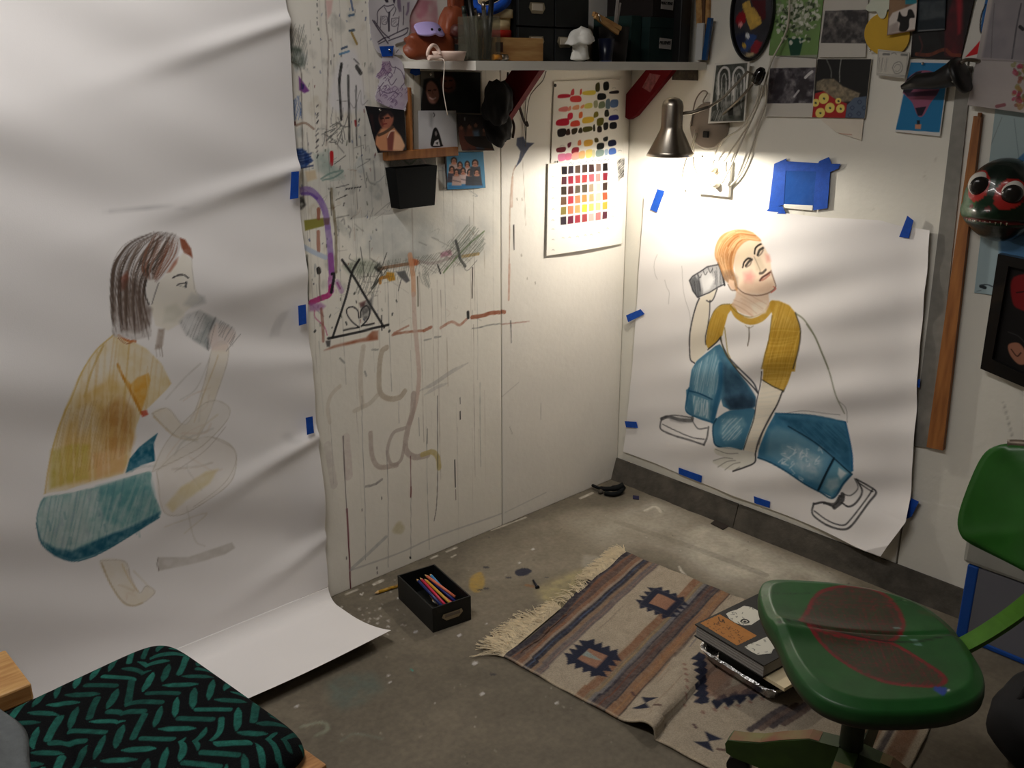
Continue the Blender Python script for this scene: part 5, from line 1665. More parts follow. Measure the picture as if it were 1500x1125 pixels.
mb.lathe([(0, 0), (.038, 0), (.046, .098), (.043, .098), (.036, .006), (0, .006)], (cx, -.205, ST), 28)
tag(mb.build('waste_bin', mat('dark_brown_plastic', (28, 22, 20), .5)), 'dark brown open pot behind the small blue tumbler', 'pot')

# crumpled tissue
mb = MB()
bmesh.ops.create_icosphere(mb.bm, subdivisions=4, radius=1)
tx = sx(850, .275)
for v in mb.bm.verts:
    p = v.co.copy()
    n = vnoise(np.array([p.x * 1.3 + p.z]), np.array([p.y * 1.3 - p.z * .7]), .55, 5)[0] - .5
    an_ = math.atan2(p.y, p.x)
    fold = math.sin(4 * an_ + 1.2) * .5 + math.sin(7 * an_ + 3 * p.z) * .3
    h = (p.z + 1) / 2
    prof = float(np.interp(h, [0, .04, .25, .45, .56, .62, .78, .92, 1.0], [.02, .66, .52, .50, .60, 1.0, .92, .62, .02]))
    r = prof * (1 + .20 * fold + .45 * n)
    v.co = Vector((math.cos(an_) * .050 * r, math.sin(an_) * .030 * r, .084 * h ** .85 - .020 * max(0, prof - .7) * (1 + fold) * (h > .5) + .014 * n * h + .012 * h * math.cos(an_ - .6)))
for f in mb.bm.faces:
    f.smooth = True
zm = min(v.co.z for v in mb.bm.verts)
bmesh.ops.translate(mb.bm, vec=(tx, -.275, ST - zm), verts=mb.bm.verts)
tag(mb.build('tissue', mat('tissue_paper', (232, 230, 222), .9, spec=.1, bump=.3, bscale=80)), 'crumpled white tissue on the shelf in front of drawers', 'tissue')

# wooden block; its square mortise is a flat patch with shade in the colour
t = thing('wooden_block', 'pale wooden block with a square hole on the shelf front', 'block', (sx(752, .27), -.27, ST))
xa, xb = sx(724, .29), sx(779, .25)
mb = MB()
mb.span((xa, -.295, ST), (xb, -.235, ST + .057), .002)
mb.build('body', M_WOOD, t)
mb = MB()
hx = sx(732, .297)
mb.span((hx - .012, -.2962, ST + .022), (hx + .012, -.294, ST + .045))
mb.build('hole_patch', mat('hole_shade', (70, 42, 30), .8), t)
# small battery-like cap in front
t = thing('pencil_sharpener', 'small brass and orange sharpener lying in front of block', 'sharpener', onF(735, 90, ST))
p, q = np.array([sx(722, .302), -.302, ST + .0085]), np.array([sx(742, .302), -.302, ST + .0085])
mb = MB()
mb.tube([p, p + (q - p) * .55], .0075, 14)
mb.build('body', mat('amber_plastic', (196, 130, 44), .4), t)
mb = MB()
mb.tube([p + (q - p) * .55, q], .0082, 14)
mb.build('metal_cap', M_STEEL, t)
# jars
t = thing('small_jar', 'small jar with a red lid under the cream tub', 'jar', (sx(731, .195), -.195, ST))
cx = sx(731, .195)
mb = MB()
mb.lathe([(0, 0), (.030, 0), (.031, .062), (0, .062)], (cx, -.195, ST), 24)
mb.build('body', mat('murky_jar', (120, 104, 84), .3), t)
mb = MB()
mb.lathe([(0, .060), (.034, .060), (.034, .076), (.032, .078), (0, .078)], (cx, -.195, ST), 24)
mb.build('lid', mat('red_lid', (176, 40, 30), .45), t)
t = thing('cream_tub', 'cream plastic tub with wide lid stacked on the red-lidded jar', 'tub', (cx, -.195, ST + .078))
mb = MB()
mb.lathe([(0, 0), (.030, 0), (.031, .032), (0, .032)], (cx, -.195, ST + .078), 24)
mb.build('body', mat('cream_plastic', (226, 208, 160), .5), t)
mb = MB()
mb.lathe([(0, .030), (.038, .030), (.038, .050), (.036, .052), (0, .052)], (cx, -.195, ST + .078), 28)
mb.build('lid', mat('cream_lid', (232, 216, 172), .5), t)
# roll of blue tape seen edge-on, tilted on the tub
t = thing('tape_roll', 'roll of blue masking tape resting on the cream tub', 'tape', (cx - .012, -.2, ST + .13))
ax = Vector((-.55, -.2, .82)).normalized()
c0 = np.array([cx - .024, -.195, ST + .150])
mb = MB()
mb.lathe([(.036, -.011), (.050, -.011), (.050, .011), (.036, .011), (.036, -.011)], c0, 36, axis=ax)
mb.build('tape', M_TAPE, t)
mb = MB()
mb.lathe([(.034, -.0112), (.036, -.0112), (.036, .0112), (.034, .0112), (.034, -.0112)], c0, 36, axis=ax)
mb.build('core', mat('card_core', (206, 190, 160), .8), t)
# pen cup with pens
pcx = sx(702, .27)
t = thing('pen_cup', 'smoky clear plastic cup full of pens near the shelf end', 'cup', (pcx, -.27, ST))
mb = MB()
w = .038
mb.prism([(pcx - w, -.27 - w, ST), (pcx + w, -.27 - w, ST), (pcx + w, -.27 + w, ST), (pcx - w, -.27 + w, ST)], (0, 0, .003))
for a_, b_ in (((-1, -1), (1, -1)), ((1, -1), (1, 1)), ((1, 1), (-1, 1)), ((-1, 1), (-1, -1))):
    pa3 = np.array([pcx + a_[0] * w, -.27 + a_[1] * w, ST])
    pb3 = np.array([pcx + b_[0] * w, -.27 + b_[1] * w, ST])
    n_ = np.cross(pb3 - pa3, [0, 0, 1.0])
    n_ = n_ / np.linalg.norm(n_) * .0025
    mb.prism([pa3, pb3, pb3 - n_, pa3 - n_], (0, 0, .105))
mb.build('cup_wall', mat('smoky_plastic', (150, 148, 130), .12, trans=.7, alpha=.35, ior=1.15), t)
pens = [((-.022, -.015), (-.034, .0, .185), 'black', (16, 16, 18)), ((-.006, .012), (-.022, .01, .20), 'black', (12, 12, 14)), ((.012, -.018), (.006, -.01, .14), 'grey', (70, 68, 62)), ((.02, .0), (.038, -.01, .175), 'black', (10, 10, 12)),
        ((.0, .0), (-.004, .012, .125), 'olive', (90, 92, 70)), ((-.018, .018), (-.028, .026, .13), 'dark', (40, 46, 40)), ((.018, .02), (.024, .024, .115), 'olive', (110, 104, 84)), ((.006, -.026), (.02, -.03, .168), 'black', (14, 14, 16))]
for i, (b_, e_, nm, col) in enumerate(pens):
    t = thing('pen', ['black pen leaning to the frame side of the cup', 'tall black pen near the cup middle', 'grey pen in the smoky cup', 'black marker leaning to the tub side of the cup', 'short olive pen in the smoky cup', 'dark green pen at the back of cup', 'dull khaki pen at the back of cup', 'black pen crossing the front of smoky cup'][i], 'pen', (pcx + b_[0], -.27 + b_[1], ST + .004), 'pens in the smoky cup')
    p = np.array([pcx + b_[0], -.27 + b_[1], ST + .005])
    q = np.array([pcx + e_[0], -.27 + e_[1], ST + e_[2]])
    mb = MB()
    mb.tube([p, p + (q - p) * .86], .0058, 10)
    mb.build('barrel', mat('pen_' + nm, col, .35), t)
    mb = MB()
    mb.tube([p + (q - p) * .86, q], [.0062, .005], 10)
    mb.build('end_cap', M_STEEL if i in (2, 4, 6) else mat('pen_' + nm, col, .35), t)

# brown leather pouch slumped over itself, lilac mask on it
def blob(name, c0, r, m, parent, seed, amp=.25, sq=2.4, sub=4, rot=None, fl=0.0):
    mb = MB()
    bmesh.ops.create_icosphere(mb.bm, subdivisions=sub, radius=1)
    for v in mb.bm.verts:
        p = v.co
        n = vnoise(np.array([p.x * 1.1 + .7 * p.z + 5]), np.array([p.y * 1.1 - .6 * p.z + 5]), .7, seed)[0] - .5
        k = (abs(p.x) ** sq + abs(p.y) ** sq + abs(p.z) ** sq) ** (-1 / sq)
        v.co = Vector((p.x * r[0], p.y * r[1], p.z * r[2])) * k * (1 + amp * n)
    if rot is not None:
        bmesh.ops.rotate(mb.bm, matrix=rot, cent=(0, 0, 0), verts=mb.bm.verts)
    for f in mb.bm.faces:
        f.smooth = True
    bmesh.ops.translate(mb.bm, vec=Vector([float(x) for x in c0]), verts=mb.bm.verts)
    return mb.build(name, m, parent)


M_LEATHER = mat('brown_leather', (138, 68, 40), .45, noise=.35, nscale=18, bump=.15, bscale=120)
lx = sx(648, .22)
t = thing('leather_pouch', 'slumped brown leather pouch at the open end of the shelf', 'pouch', (lx, -.2, ST))
blob('pouch_body', (lx - .004, -.17, ST + .034), (.078, .034, .034), M_LEATHER, t, 3, .55, 3.5)
blob('flap', (sx(665, .15), -.15, ST + .09), (.036, .026, .046), M_LEATHER, t, 6, .5, 4.0, rot=Matrix.Rotation(.5, 3, 'Y'))
blob('inner_fold', (sx(674, .19), -.19, ST + .072), (.03, .02, .018), mat('dark_leather', (70, 26, 20), .5), t, 8, .3)
blob('strap', (sx(672, .11), -.10, ST + .175), (.022, .014, .06), M_LEATHER, t, 9, .4, 5.0)
mx_ = sx(647, .25)
t = thing('eye_mask', 'lilac eye mask lying over the brown leather pouch', 'mask', (mx_, -.235, ST + .075))
mb = MB()
for i in range(17):
    pass
g = bmesh.ops.create_grid(mb.bm, x_segments=20, y_segments=8, size=1)['verts']
for v in g:
    x, y = v.co.x, v.co.y
    hgt = .5 + .5 * math.sqrt(max(0, 1 - abs(x) ** 3))
    nose = .25 * math.exp(-(x / .2) ** 2) * (y < 0)
    v.co = Vector((mx_ + x * .043, -.202 - .012 * (1 - x * x) + y * .014 * hgt, ST + .077 + y * (.016 * hgt - nose * .02) - .004 * x * x))
o = mb.build('padded_mask', mat('lilac_satin', (176, 160, 214), .5), t)
o.modifiers.new('thickness', 'SOLIDIFY').thickness = .005
for f in o.data.polygons:
    f.use_smooth = True
for hx, w_ in ((.018, .005), (-.006, .004)):
    mb = MB()
    mb.ell((mx_ + hx, -.220, ST + .074), (w_, .0015, w_ * .8), 10)
    mb.build('printed_eye', M_INK, t)
# pale pink ribbon roll, one loop standing up, end hanging over the shelf edge
t = thing('ribbon_roll', 'pale pink flat ribbon dish with a looped end on the shelf edge', 'ribbon', (sx(655, .28), -.27, ST))
M_RIB = mat('pink_ribbon', (232, 204, 190), .5)
rx = sx(657, .262)
mb = MB()
mb.lathe([(0, 0), (.036, 0), (.041, .016), (.043, .022), (.040, .022), (.037, .005), (0, .004)], (rx, -.264, ST), 36)
mb.build('dish', M_RIB, t)
mb = MB()
lx2 = sx(632, .28)
pts = []
for i in range(25):
    a = -.3 + i / 24 * 3.9
    pts.append((lx2 + .018 * math.cos(a) + .002, -.285 + .003 * math.sin(2 * a), ST + .018 + .017 * math.sin(a)))
mb.tube(pts, .0045, 8)
mb.build('loop', M_RIB, t)
mb = MB()
mb.tube([(sx(626, .285) + .0 + .01 * i, -.287, ST + .006 + .001 * (i % 2)) for i in range(5)], .006, 8)
mb.build('loop_end', M_RIB, t)
mb = MB()
sx0 = sx(649, .312)
mb.tube(catmull([(sx0 + .004, -.285, ST + .004), (sx0, -.313, ST + .001), (sx0, -.3135, SB), (sx0 - .003, -.312, SB - .04), (sx0 + .004, -.310, SB - .075), (sx0 + .012, -.308, SB - .105)], 6), .0011, 6)
tag(mb.build('string', mat('pale_string', (226, 214, 200), .8)), 'thin pale string hanging over the shelf front', 'string')

# ---- black bag hanging under the shelf, with a dangling strap
t = thing('hanging_bag', 'black cloth bag hanging under the shelf beside the red bracket', 'bag', onA(738, 150, .05))
M_BCLOTH = mat('black_cloth', (18, 17, 18), .8, noise=.2, nscale=40, bump=.3, bscale=90)
c1, c2 = onA(730, 150, .115), onA(728, 190, .09)
blob('upper_pouch', c1, (.046, .036, .062), M_BCLOTH, t, 13, .7, rot=Matrix.Rotation(.35, 3, 'Y'))
blob('lower_pouch', c2, (.042, .034, .045), M_BCLOTH, t, 14, .7)
mb = MB()
mb.tube(catmull([onA(752, 128, .05), onA(762, 160, .06), onA(768, 178, .05), onA(773, 184, .05), onA(771, 178, .045)], 6), .004, 8)
mb.tube(catmull([onA(748, 170, .05), onA(753, 185, .055), onA(751, 202, .05)], 6), .004, 8)
mb.build('strap', mat('dark_strap', (46, 30, 24), .7), t)
mb = MB()
mb.tube([onA(744, 106, .06), onA(742, 130, .065)], .003, 6)
mb.build('hanging_loop', M_BCLOTH, t)
for P, lb in (([(800, 104), (795, 118), (784, 130), (776, 142), (772, 165), (771, 190), (770, 215)], 'thin dark cord trailing down the wall beside the black bag'), ([(790, 105), (783, 118), (774, 132), (770, 150), (769, 180), (770, 205)], 'second thin cord hanging near the first beside black bag')):
    mb = MB()
    mb.tube(catmull([onA(x, y, .006) for x, y in P], 5), .0014, 6)
    tag(mb.build('thin_string', mat('grey_cord', (92, 86, 76), .6)), lb, 'cord')

# ---- colour charts
def p_chart1(c):
    c.grain(.03, .08)
    sw = [(215, 650, 70, 22, (186, 34, 56)), (272, 625, 18, 32, (196, 60, 70)), (296, 668, 60, 30, (206, 60, 62)), (328, 622, 16, 28, (206, 84, 70)), (385, 627, 74, 26, (216, 192, 70)), (445, 592, 22, 44, (60, 56, 26)), (503, 586, 36, 44, (14, 16, 18)), (472, 650, 52, 32, (14, 16, 20)), (560, 622, 58, 16, (34, 28, 34)),
          (210, 733, 52, 26, (206, 116, 112)), (250, 730, 20, 24, (214, 136, 116)), (296, 722, 40, 26, (218, 150, 110)), (340, 718, 20, 22, (220, 140, 96)), (380, 712, 46, 30, (206, 196, 96)), (430, 702, 22, 36, (150, 152, 120)), (472, 705, 36, 36, (110, 122, 96)), (514, 700, 26, 50, (96, 116, 130)), (562, 697, 46, 44, (84, 112, 160)),
          (205, 820, 74, 40, (180, 20, 46)), (256, 780, 26, 36, (196, 32, 60)), (290, 830, 54, 36, (204, 64, 44)), (328, 770, 22, 32, (224, 110, 60)), (376, 804, 64, 34, (216, 176, 54)), (434, 767, 28, 34, (110, 98, 30)), (460, 815, 44, 44, (90, 86, 26)), (505, 760, 28, 40, (34, 32, 26)), (556, 788, 58, 32, (34, 36, 120)),
          (200, 895, 48, 46, (20, 12, 14)), (243, 888, 24, 40, (44, 22, 18)), (286, 882, 32, 34, (44, 34, 16)), (325, 878, 20, 32, (40, 32, 18)), (375, 868, 52, 32, (70, 66, 20)), (418, 860, 14, 36, (40, 36, 20)), (455, 868, 28, 36, (34, 24, 20)), (502, 850, 28, 40, (24, 22, 22)), (554, 844, 44, 40, (16, 16, 20)),
          (196, 1018, 52, 28, (104, 34, 44)), (250, 984, 20, 32, (100, 30, 50)), (290, 1022, 42, 38, (140, 34, 48)), (320, 968, 20, 32, (214, 116, 76)), (380, 970, 48, 38, (216, 164, 64)), (434, 946, 24, 28, (64, 54, 22)), (499, 942, 24, 28, (22, 22, 20)), (461, 994, 42, 40, (18, 20, 20)), (546, 968, 44, 40, (22, 26, 56)),
          (203, 1075, 46, 50, (206, 116, 150)), (244, 1070, 36, 46, (206, 110, 140)), (296, 1066, 50, 50, (228, 160, 144)), (338, 1058, 34, 46, (226, 170, 116)), (384, 1048, 44, 54, (226, 200, 116)), (416, 1048, 20, 46, (196, 192, 160)), (460, 1046, 42, 42, (126, 146, 140)), (504, 1038, 22, 36, (150, 170, 190)), (547, 1030, 40, 42, (70, 104, 180))]
    for x, y, w, h, col in sw:
        j = 4
        P = [(x - w / 2 + rnd.uniform(-j, j), y - h / 2 + 3 + rnd.uniform(-j, j)), (x + w / 2 + rnd.uniform(-j, j), y - h / 2 - 3 + rnd.uniform(-j, j)), (x + w / 2 + rnd.uniform(-j, j), y + h / 2 - 3 + rnd.uniform(-j, j)), (x - w / 2 + rnd.uniform(-j, j), y + h / 2 + 3 + rnd.uniform(-j, j))]
        c.poly(P, col, .96, K7, soft=.9, sm=True)
    for x, y in ((205, 990), (570, 740), (560, 600), (600, 1030)):
        c.line([(x - 15, y), (x, y - 5), (x + 12, y)], .7, (120, 116, 110), .6, K7)


o = card('color_chart', 'A', [(812, 119), (908, 116), (914, 231), (807, 239)], p_chart1, .004, base=(230, 226, 218), m=M_PAPER)
tag(o, 'white sheet of loose paint swatches tacked beside the room corner', 'chart')
K11b = (790, 230, 7.5)


def p_chart2(c):
    c.grain(.03, .08)
    cols = [[(18, 14, 18), (38, 30, 40), (66, 50, 42), (50, 36, 30), (46, 28, 28), (100, 82, 76), (14, 8, 8)], [(66, 32, 38), (120, 26, 44), (136, 50, 52), (140, 48, 50), (150, 76, 84), (190, 120, 114), (110, 24, 38)], [(46, 38, 32), (70, 32, 36), (74, 64, 54), (64, 56, 46), (136, 120, 100), (200, 184, 156), (50, 34, 28)],
            [(90, 66, 50), (150, 46, 58), (206, 106, 74), (184, 114, 64), (206, 140, 100), (238, 186, 150), (150, 74, 46)], [(116, 104, 54), (214, 104, 76), (232, 136, 86), (222, 170, 60), (240, 192, 96), (244, 216, 124), (196, 148, 56)], [(46, 38, 46), (92, 30, 50), (140, 46, 58), (136, 54, 58), (220, 156, 150), (184, 108, 108), (76, 36, 48)]]
    tl, tr_, br_, bl_ = np.array((240, 103.)), np.array((762, 63.)), np.array((748, 692.)), np.array((222, 766.))
    for r in range(6):
        for k in range(7):
            def at(s, t2):
                return (tl * (1 - s) + tr_ * s) * (1 - t2) + (bl_ * (1 - s) + br_ * s) * t2
            s0, s1 = k / 7 + .004 + (.002 * k), (k + .80) / 7 + .004
            t0, t1 = r / 6 + .0, (r + .80) / 6
            j = lambda: np.array([rnd.uniform(-3, 3), rnd.uniform(-3, 3)])
            c.poly([at(s0, t0) + j(), at(s1, t0) + j(), at(s1, t1) + j(), at(s0, t1) + j()], cols[r][k], .97, K11b, soft=.7)
    c.poly([(850, 60), (890, 20), (940, 10), (940, 210), (900, 230), (870, 270), (850, 200)], (90, 88, 84), .8, K11b, soft=3, tex=.7, ts=.012)
    c.hatch([(850, 30), (940, 10), (940, 210), (870, 240)], 35, 1.6, 1, (24, 24, 24), .8, K11b, seed=3)
    for x, y in ((355, 75), (445, 68), (525, 60), (595, 52), (665, 45), (735, 38)):
        c.line([(x - 25, y), (x - 8, y - 14), (x + 8, y + 4), (x + 26, y - 12)], 1.5, (90, 110, 130), .7, K11b)
    for x, y in ((150, 215), (150, 335), (150, 450), (150, 570), (145, 690), (145, 790), (145, 905), (145, 1020), (800, 180), (810, 300), (800, 410), (810, 540), (800, 650), (740, 780), (250, 885), (320, 880), (405, 870), (490, 855), (555, 850), (640, 828), (800, 70)):
        c.line([(x - 12, y), (x, y - 6), (x + 12, y + 3)], 1.1, (140, 138, 132), .7, K11b)


o = card('color_chart', 'A', [(803, 240), (915, 231), (911, 357), (800, 375)], p_chart2, .007, base=(234, 230, 222), m=M_PAPER, bend=.006)
tag(o, 'white grid chart of red, brown and yellow paint squares beside room corner', 'chart')
pin('A', 813, 125, .006, 'black tack in the loose swatch sheet', (14, 14, 16), r=.005)
pin('A', 816, 237, .009, 'steel pin between the two colour charts')

# ================================================================== RIGHT WALL
o = card('small_print', 'B', [(986, 103), (1022, 101), (1022, 118), (984, 117)], lambda c: (c.grain(.8, .012, 4), c.grain(.5, .006, 8)), .003, base=(64, 58, 50))
tag(o, 'small dark print on the wall just below the shelf end', 'print')

# oval paint palette
t = thing('paint_palette', 'black-rimmed oval palette smeared with red, yellow and blue paint', 'palette', onB(1100, 85, 0))
K8b = (1040, 0, 11.25)
cen, a1, a2 = onB(1100, 38, .012), onB(1072, 42, .012), onB(1102, 88, .012)
ry, rz_ = abs(a1[1] - cen[1]) + .006, .132
cz = float(onB(1101, 88, .012)[2]) + rz_
cy = float(onB(1100, 42, .012)[1])


def p_pal(c):
    c.grain(.5, .03, 4)
    for P, col in (([(500, 80), (560, 40), (640, 0), (660, 120), (750, 150), (770, 230), (830, 290), (830, 400), (650, 510), (610, 400), (560, 220)], (216, 176, 80)), ([(420, 260), (520, 180), (570, 240), (575, 360), (500, 420), (400, 380)], (150, 14, 28)), ([(660, 0), (900, 0), (900, 330), (840, 330), (770, 220), (700, 120)], (80, 18, 26)),
                   ([(650, 560), (760, 590), (700, 720), (600, 860), (480, 850), (560, 700)], (46, 74, 130)), ([(740, 660), (850, 710), (760, 880), (650, 900), (650, 800)], (150, 40, 50)), ([(600, 880), (670, 870), (720, 900), (620, 970), (540, 950)], (190, 170, 130)), ([(380, 600), (560, 520), (560, 700), (480, 820), (380, 760)], (28, 34, 60))):
        c.poly(P, col, .95, K8b, soft=1, tex=.2, ts=.01)
    for x, y, r, col in ((485, 410, 6, (226, 150, 150)), (605, 600, 6, (220, 224, 228)), (545, 765, 6, (196, 160, 60))):
        c.line([(x - 10, y - 8), (x + 8, y + 8)], r, col, .95, K8b, sm=False)


tfp = lambda x, y: (-onB(x, y, .012)[1], onB(x, y, .012)[2])
nR, nT = 26, 72
cc = Canvas(np.linspace(-cy - ry, -cy + ry, 90), np.linspace(cz - rz_, cz + rz_, 150), tfp, mpp(cen), (52, 52, 58))
p_pal(cc)
mb = MB()
lay = mb.bm.verts.layers.float_color.new('col')
rings = []
for i in range(nR + 1):
    r = i / nR
    ring = []
    for k in range(nT):
        a = 2 * math.pi * k / nT
        u, v = -cy + (ry - .008) * r * math.cos(a), cz + (rz_ - .008) * r * math.sin(a)
        iu_, iv_ = int(np.clip((u - cc.us[0]) / (cc.us[1] - cc.us[0]), 0, 89)), int(np.clip((v - cc.vs[0]) / (cc.vs[1] - cc.vs[0]), 0, 149))
        vt = mb.bm.verts.new((-.008, -u, v))
        vt[lay] = tuple(lin(np.clip(cc.C[iv_, iu_], 0, 1))) + (1,)
        ring.append(vt)
        if i == 0:
            break
    rings.append(ring)
for i in range(nR):
    for k in range(nT):
        a_, b_ = rings[i], rings[i + 1]
        q = [a_[k % len(a_)], b_[k], b_[(k + 1) % nT], a_[(k + 1) % len(a_)]]
        q = [x for j, x in enumerate(q) if x not in q[:j]]
        mb.bm.faces.new(q)
bmesh.ops.recalc_face_normals(mb.bm, faces=mb.bm.faces)
mb.build('paint_surface', mat('wet_paint', attr=True, rough=.3), t)
mb = MB()
prof = [(1.0, .0), (1.03, .006), (1.03, .016), (1.0, .020), (.95, .018), (.93, .010), (.93, .003)]
for_r = []
for s_, d_ in prof:
    for_r.append([mb.bm.verts.new((-d_, cy + ry * s_ * math.cos(2 * math.pi * k / nT), cz + (rz_ + (s_ - 1) * ry) * math.sin(2 * math.pi * k / nT))) for k in range(nT)])
for a_, b_ in zip(for_r[:-1], for_r[1:]):
    for k in range(nT):
        mb.bm.faces.new((a_[k], a_[(k + 1) % nT], b_[(k + 1) % nT], b_[k])).smooth = True
mb.build('rim', M_BLACK, t)


def p_vase(c):
    c.grain(.15, .04)
    r2 = random.Random(2)
    c.poly([(720, 260), (830, 260), (800, 390), (740, 390)], (30, 70, 54), 1, K8, soft=1.5)
    c.poly([(590, 385), (930, 375), (930, 410), (590, 420)], (150, 150, 140), .9, K8, soft=1.5)
    for i in range(420):
        x, y = r2.gauss(790, 85), r2.gauss(105, 95)
        if 640 < x < 930 and y < 290:
            c.line([(x, y), (x + r2.uniform(-18, 18), y + r2.uniform(-14, 14))], r2.uniform(2, 5), r2.choice([(206, 206, 196), (180, 184, 166), (60, 78, 52), (110, 126, 92), (216, 216, 206), (150, 158, 132), (52, 66, 46)]), .85, K8)
    c.line([(735, 0), (735, 120), (720, 210), (690, 260)], 1, (60, 76, 50), .8, K8)


K8v = [(1136, -16), (1208, -18), (1197, 85), (1126, 81)]
o = card('flower_print', 'B', K8v, p_vase, .004, base=(110, 142, 84))
tag(o, 'green print of white flowers in a vase beside the palette', 'print')


def polaroid(quad, inner, cols, sd, label, seed):
    def p(c):
        c.poly(inner, cols[0], 1, K8, soft=.8)
        sl, M = c.pmask(c.uv(inner, K8), c.m)
        n = vnoise(c.U[sl], c.V[sl], .014, sd, 4)
        n2 = vnoise(c.U[sl], c.V[sl], .045, sd + 3, 2)
        v = np.clip((n - .3) * 1.5 * (.5 + n2), 0, 1)
        t3 = rgb(*cols[0]) + (rgb(*cols[1]) - rgb(*cols[0])) * v[..., None]
        c.C[sl] += M[..., None] * (t3 - c.C[sl])
        if seed == 2:
            c.poly([(650, 500), (700, 490), (720, 560), (690, 640), (640, 690), (620, 600)], (44, 40, 46), .8, K8, soft=3)
            c.poly([(800, 560), (850, 520), (870, 580), (830, 690), (780, 690)], (50, 46, 50), .8, K8, soft=3)
            c.line([(845, 530), (870, 505), (890, 490)], 4, (216, 214, 214), .9, K8)
            c.line([(770, 660), (800, 620)], 3, (206, 206, 206), .8, K8)
    o = card('instant_photo', 'B', quad, p, .007, base=(196, 192, 184))
    tag(o, label, 'photo')


polaroid([(1208, -4), (1272, -4), (1268, 84), (1199, 84)], [(980, 68), (1300, 60), (1275, 290), (950, 288)], ((58, 56, 58), (146, 140, 134)), 3, 'instant photo of rough grey texture with wide white border above fruit card', 1)
polaroid([(1128, 84), (1196, 86), (1190, 172), (1121, 171)], [(600, 468), (915, 462), (890, 705), (580, 708)], ((52, 48, 54), (150, 146, 148)), 7, 'white-bordered instant photo of two dim figures below the flower print', 2)


def p_fountain(c):
    c.poly([(232, 448), (445, 430), (418, 830), (190, 832)], (50, 54, 50), 1, K8, soft=.8, tex=.3)
    for x in (290, 390):
        c.line([(x - 40, 640), (x - 42, 520), (x - 25, 475), (x, 460), (x + 28, 480), (x + 35, 560), (x + 30, 640)], 3.2, (206, 206, 204), .9, K8)
        c.line([(x - 20, 600), (x - 18, 530), (x, 500), (x + 15, 540)], 1.6, (180, 180, 178), .8, K8)
    r2 = random.Random(6)
    for i in range(60):
        x = r2.uniform(230, 420)
        c.line([(x, r2.uniform(500, 620)), (x - 3, r2.uniform(620, 760))], r2.uniform(.5, 1.2), (210, 210, 206), r2.uniform(.3, .8), K8)
    c.poly([(280, 690), (390, 690), (400, 790), (270, 790)], (150, 150, 146), .7, K8, soft=3, tex=.5, ts=.01)
    c.poly([(315, 740), (330, 715), (350, 740), (348, 790), (315, 790)], (30, 32, 30), .95, K8, soft=1.2)
    c.hatch([(195, 760), (280, 740), (280, 830), (190, 830)], 70, 2, .8, (200, 200, 196), .7, K8)


o = card('fountain_postcard', 'B', [(1047, 93), (1098, 90), (1091, 178), (1037, 181)], p_fountain, .030, base=(214, 212, 204))
tag(o, 'black and white fountain postcard tucked over the wall lamp base', 'postcard')


def p_fruit(c):
    c.poly([(925, 405), (1295, 405), (1250, 815), (888, 808)], (34, 34, 34), 1, K8, soft=.6)
    c.poly([(920, 560), (970, 540), (1040, 540), (1100, 590), (1220, 640), (1200, 690), (1100, 700), (1020, 670), (960, 620), (915, 620)], (150, 136, 112), 1, K8, soft=2, tex=.4, ts=.008)
    c.poly([(910, 640), (970, 625), (1050, 680), (1130, 710), (1118, 810), (888, 806)], (166, 42, 42), 1, K8, soft=1.2)
    c.poly([(1130, 720), (1180, 670), (1262, 660), (1250, 812), (1118, 808)], (84, 98, 118), 1, K8, soft=1.2)
    for x, y, r in ((970, 675, 15), (912, 705, 11), (1012, 740, 14), (945, 775, 14), (1085, 745, 12), (1070, 692, 8)):
        c.line([(x - 3, y), (x + 3, y)], r, (226, 206, 110), 1, K8, sm=False)
        c.line([(x, y), (x + 4, y + 3)], 2.6, (50, 66, 60), 1, K8, sm=False)
    for x, y in ((1165, 740), (1215, 700), (1210, 780), (1150, 790), (1245, 740)):
        c.line([(x - 14, y), (x, y - 14), (x + 14, y), (x, y + 14), (x - 14, y)], 1.2, (52, 62, 84), .8, K8)
    c.line([(990, 410), (1020, 480), (1022, 530)], 2, (120, 120, 116), .8, K8, tex=.4)
    c.line([(1090, 408), (1080, 480), (1080, 560)], 1.6, (150, 150, 146), .8, K8)


mbk = card('blank_sheet', 'B', [(1190, 165), (1266, 168), (1262, 206), (1225, 194)], lambda c: (c.grain(.06, .05), c.line([(1228, 195), (1245, 199)], 2, (170, 110, 90), .6)), .004, base=(214, 206, 192))
tag(mbk, 'blank creamy paper scrap sticking out below the fruit card', 'paper')
o = card('fruit_print', 'B', [(1198, 86), (1277, 86), (1267, 174), (1189, 172)], p_fruit, .008, base=(214, 206, 192))
tag(o, 'collage print of yellow-centred red fruit and grey berries', 'print')

# yellow disc behind, white paper flower above
f, nrm = WALLP['B']
mb = MB()
mb.prism([onB(1302 + 36 * math.cos(a) * (1 if math.cos(a) < 0 else .85), 50 + 33 * math.sin(a), .009) for a in np.linspace(0, 2 * math.pi, 40)[:-1]], (.003, 0, 0))
tag(mb.build('card_disc', mat('yellow_card', (206, 164, 36), .6, noise=.1, nscale=12)), 'round yellow card disc behind the dog photo', 'card')
mb = MB()
P = []
for k in range(40):
    a = 2 * math.pi * k / 40
    r = 1 + .25 * math.sin(5 * a + .6)
    P.append(onB(1290 + 19 * r * math.cos(a), 4 + 19 * r * math.sin(a), .014))
mb.prism(P, (.003, 0, 0))
tag(mb.build('paper_flower', mat('pale_paper', (206, 212, 196), .8)), 'pale paper flower cut-out above the yellow disc', 'flower')


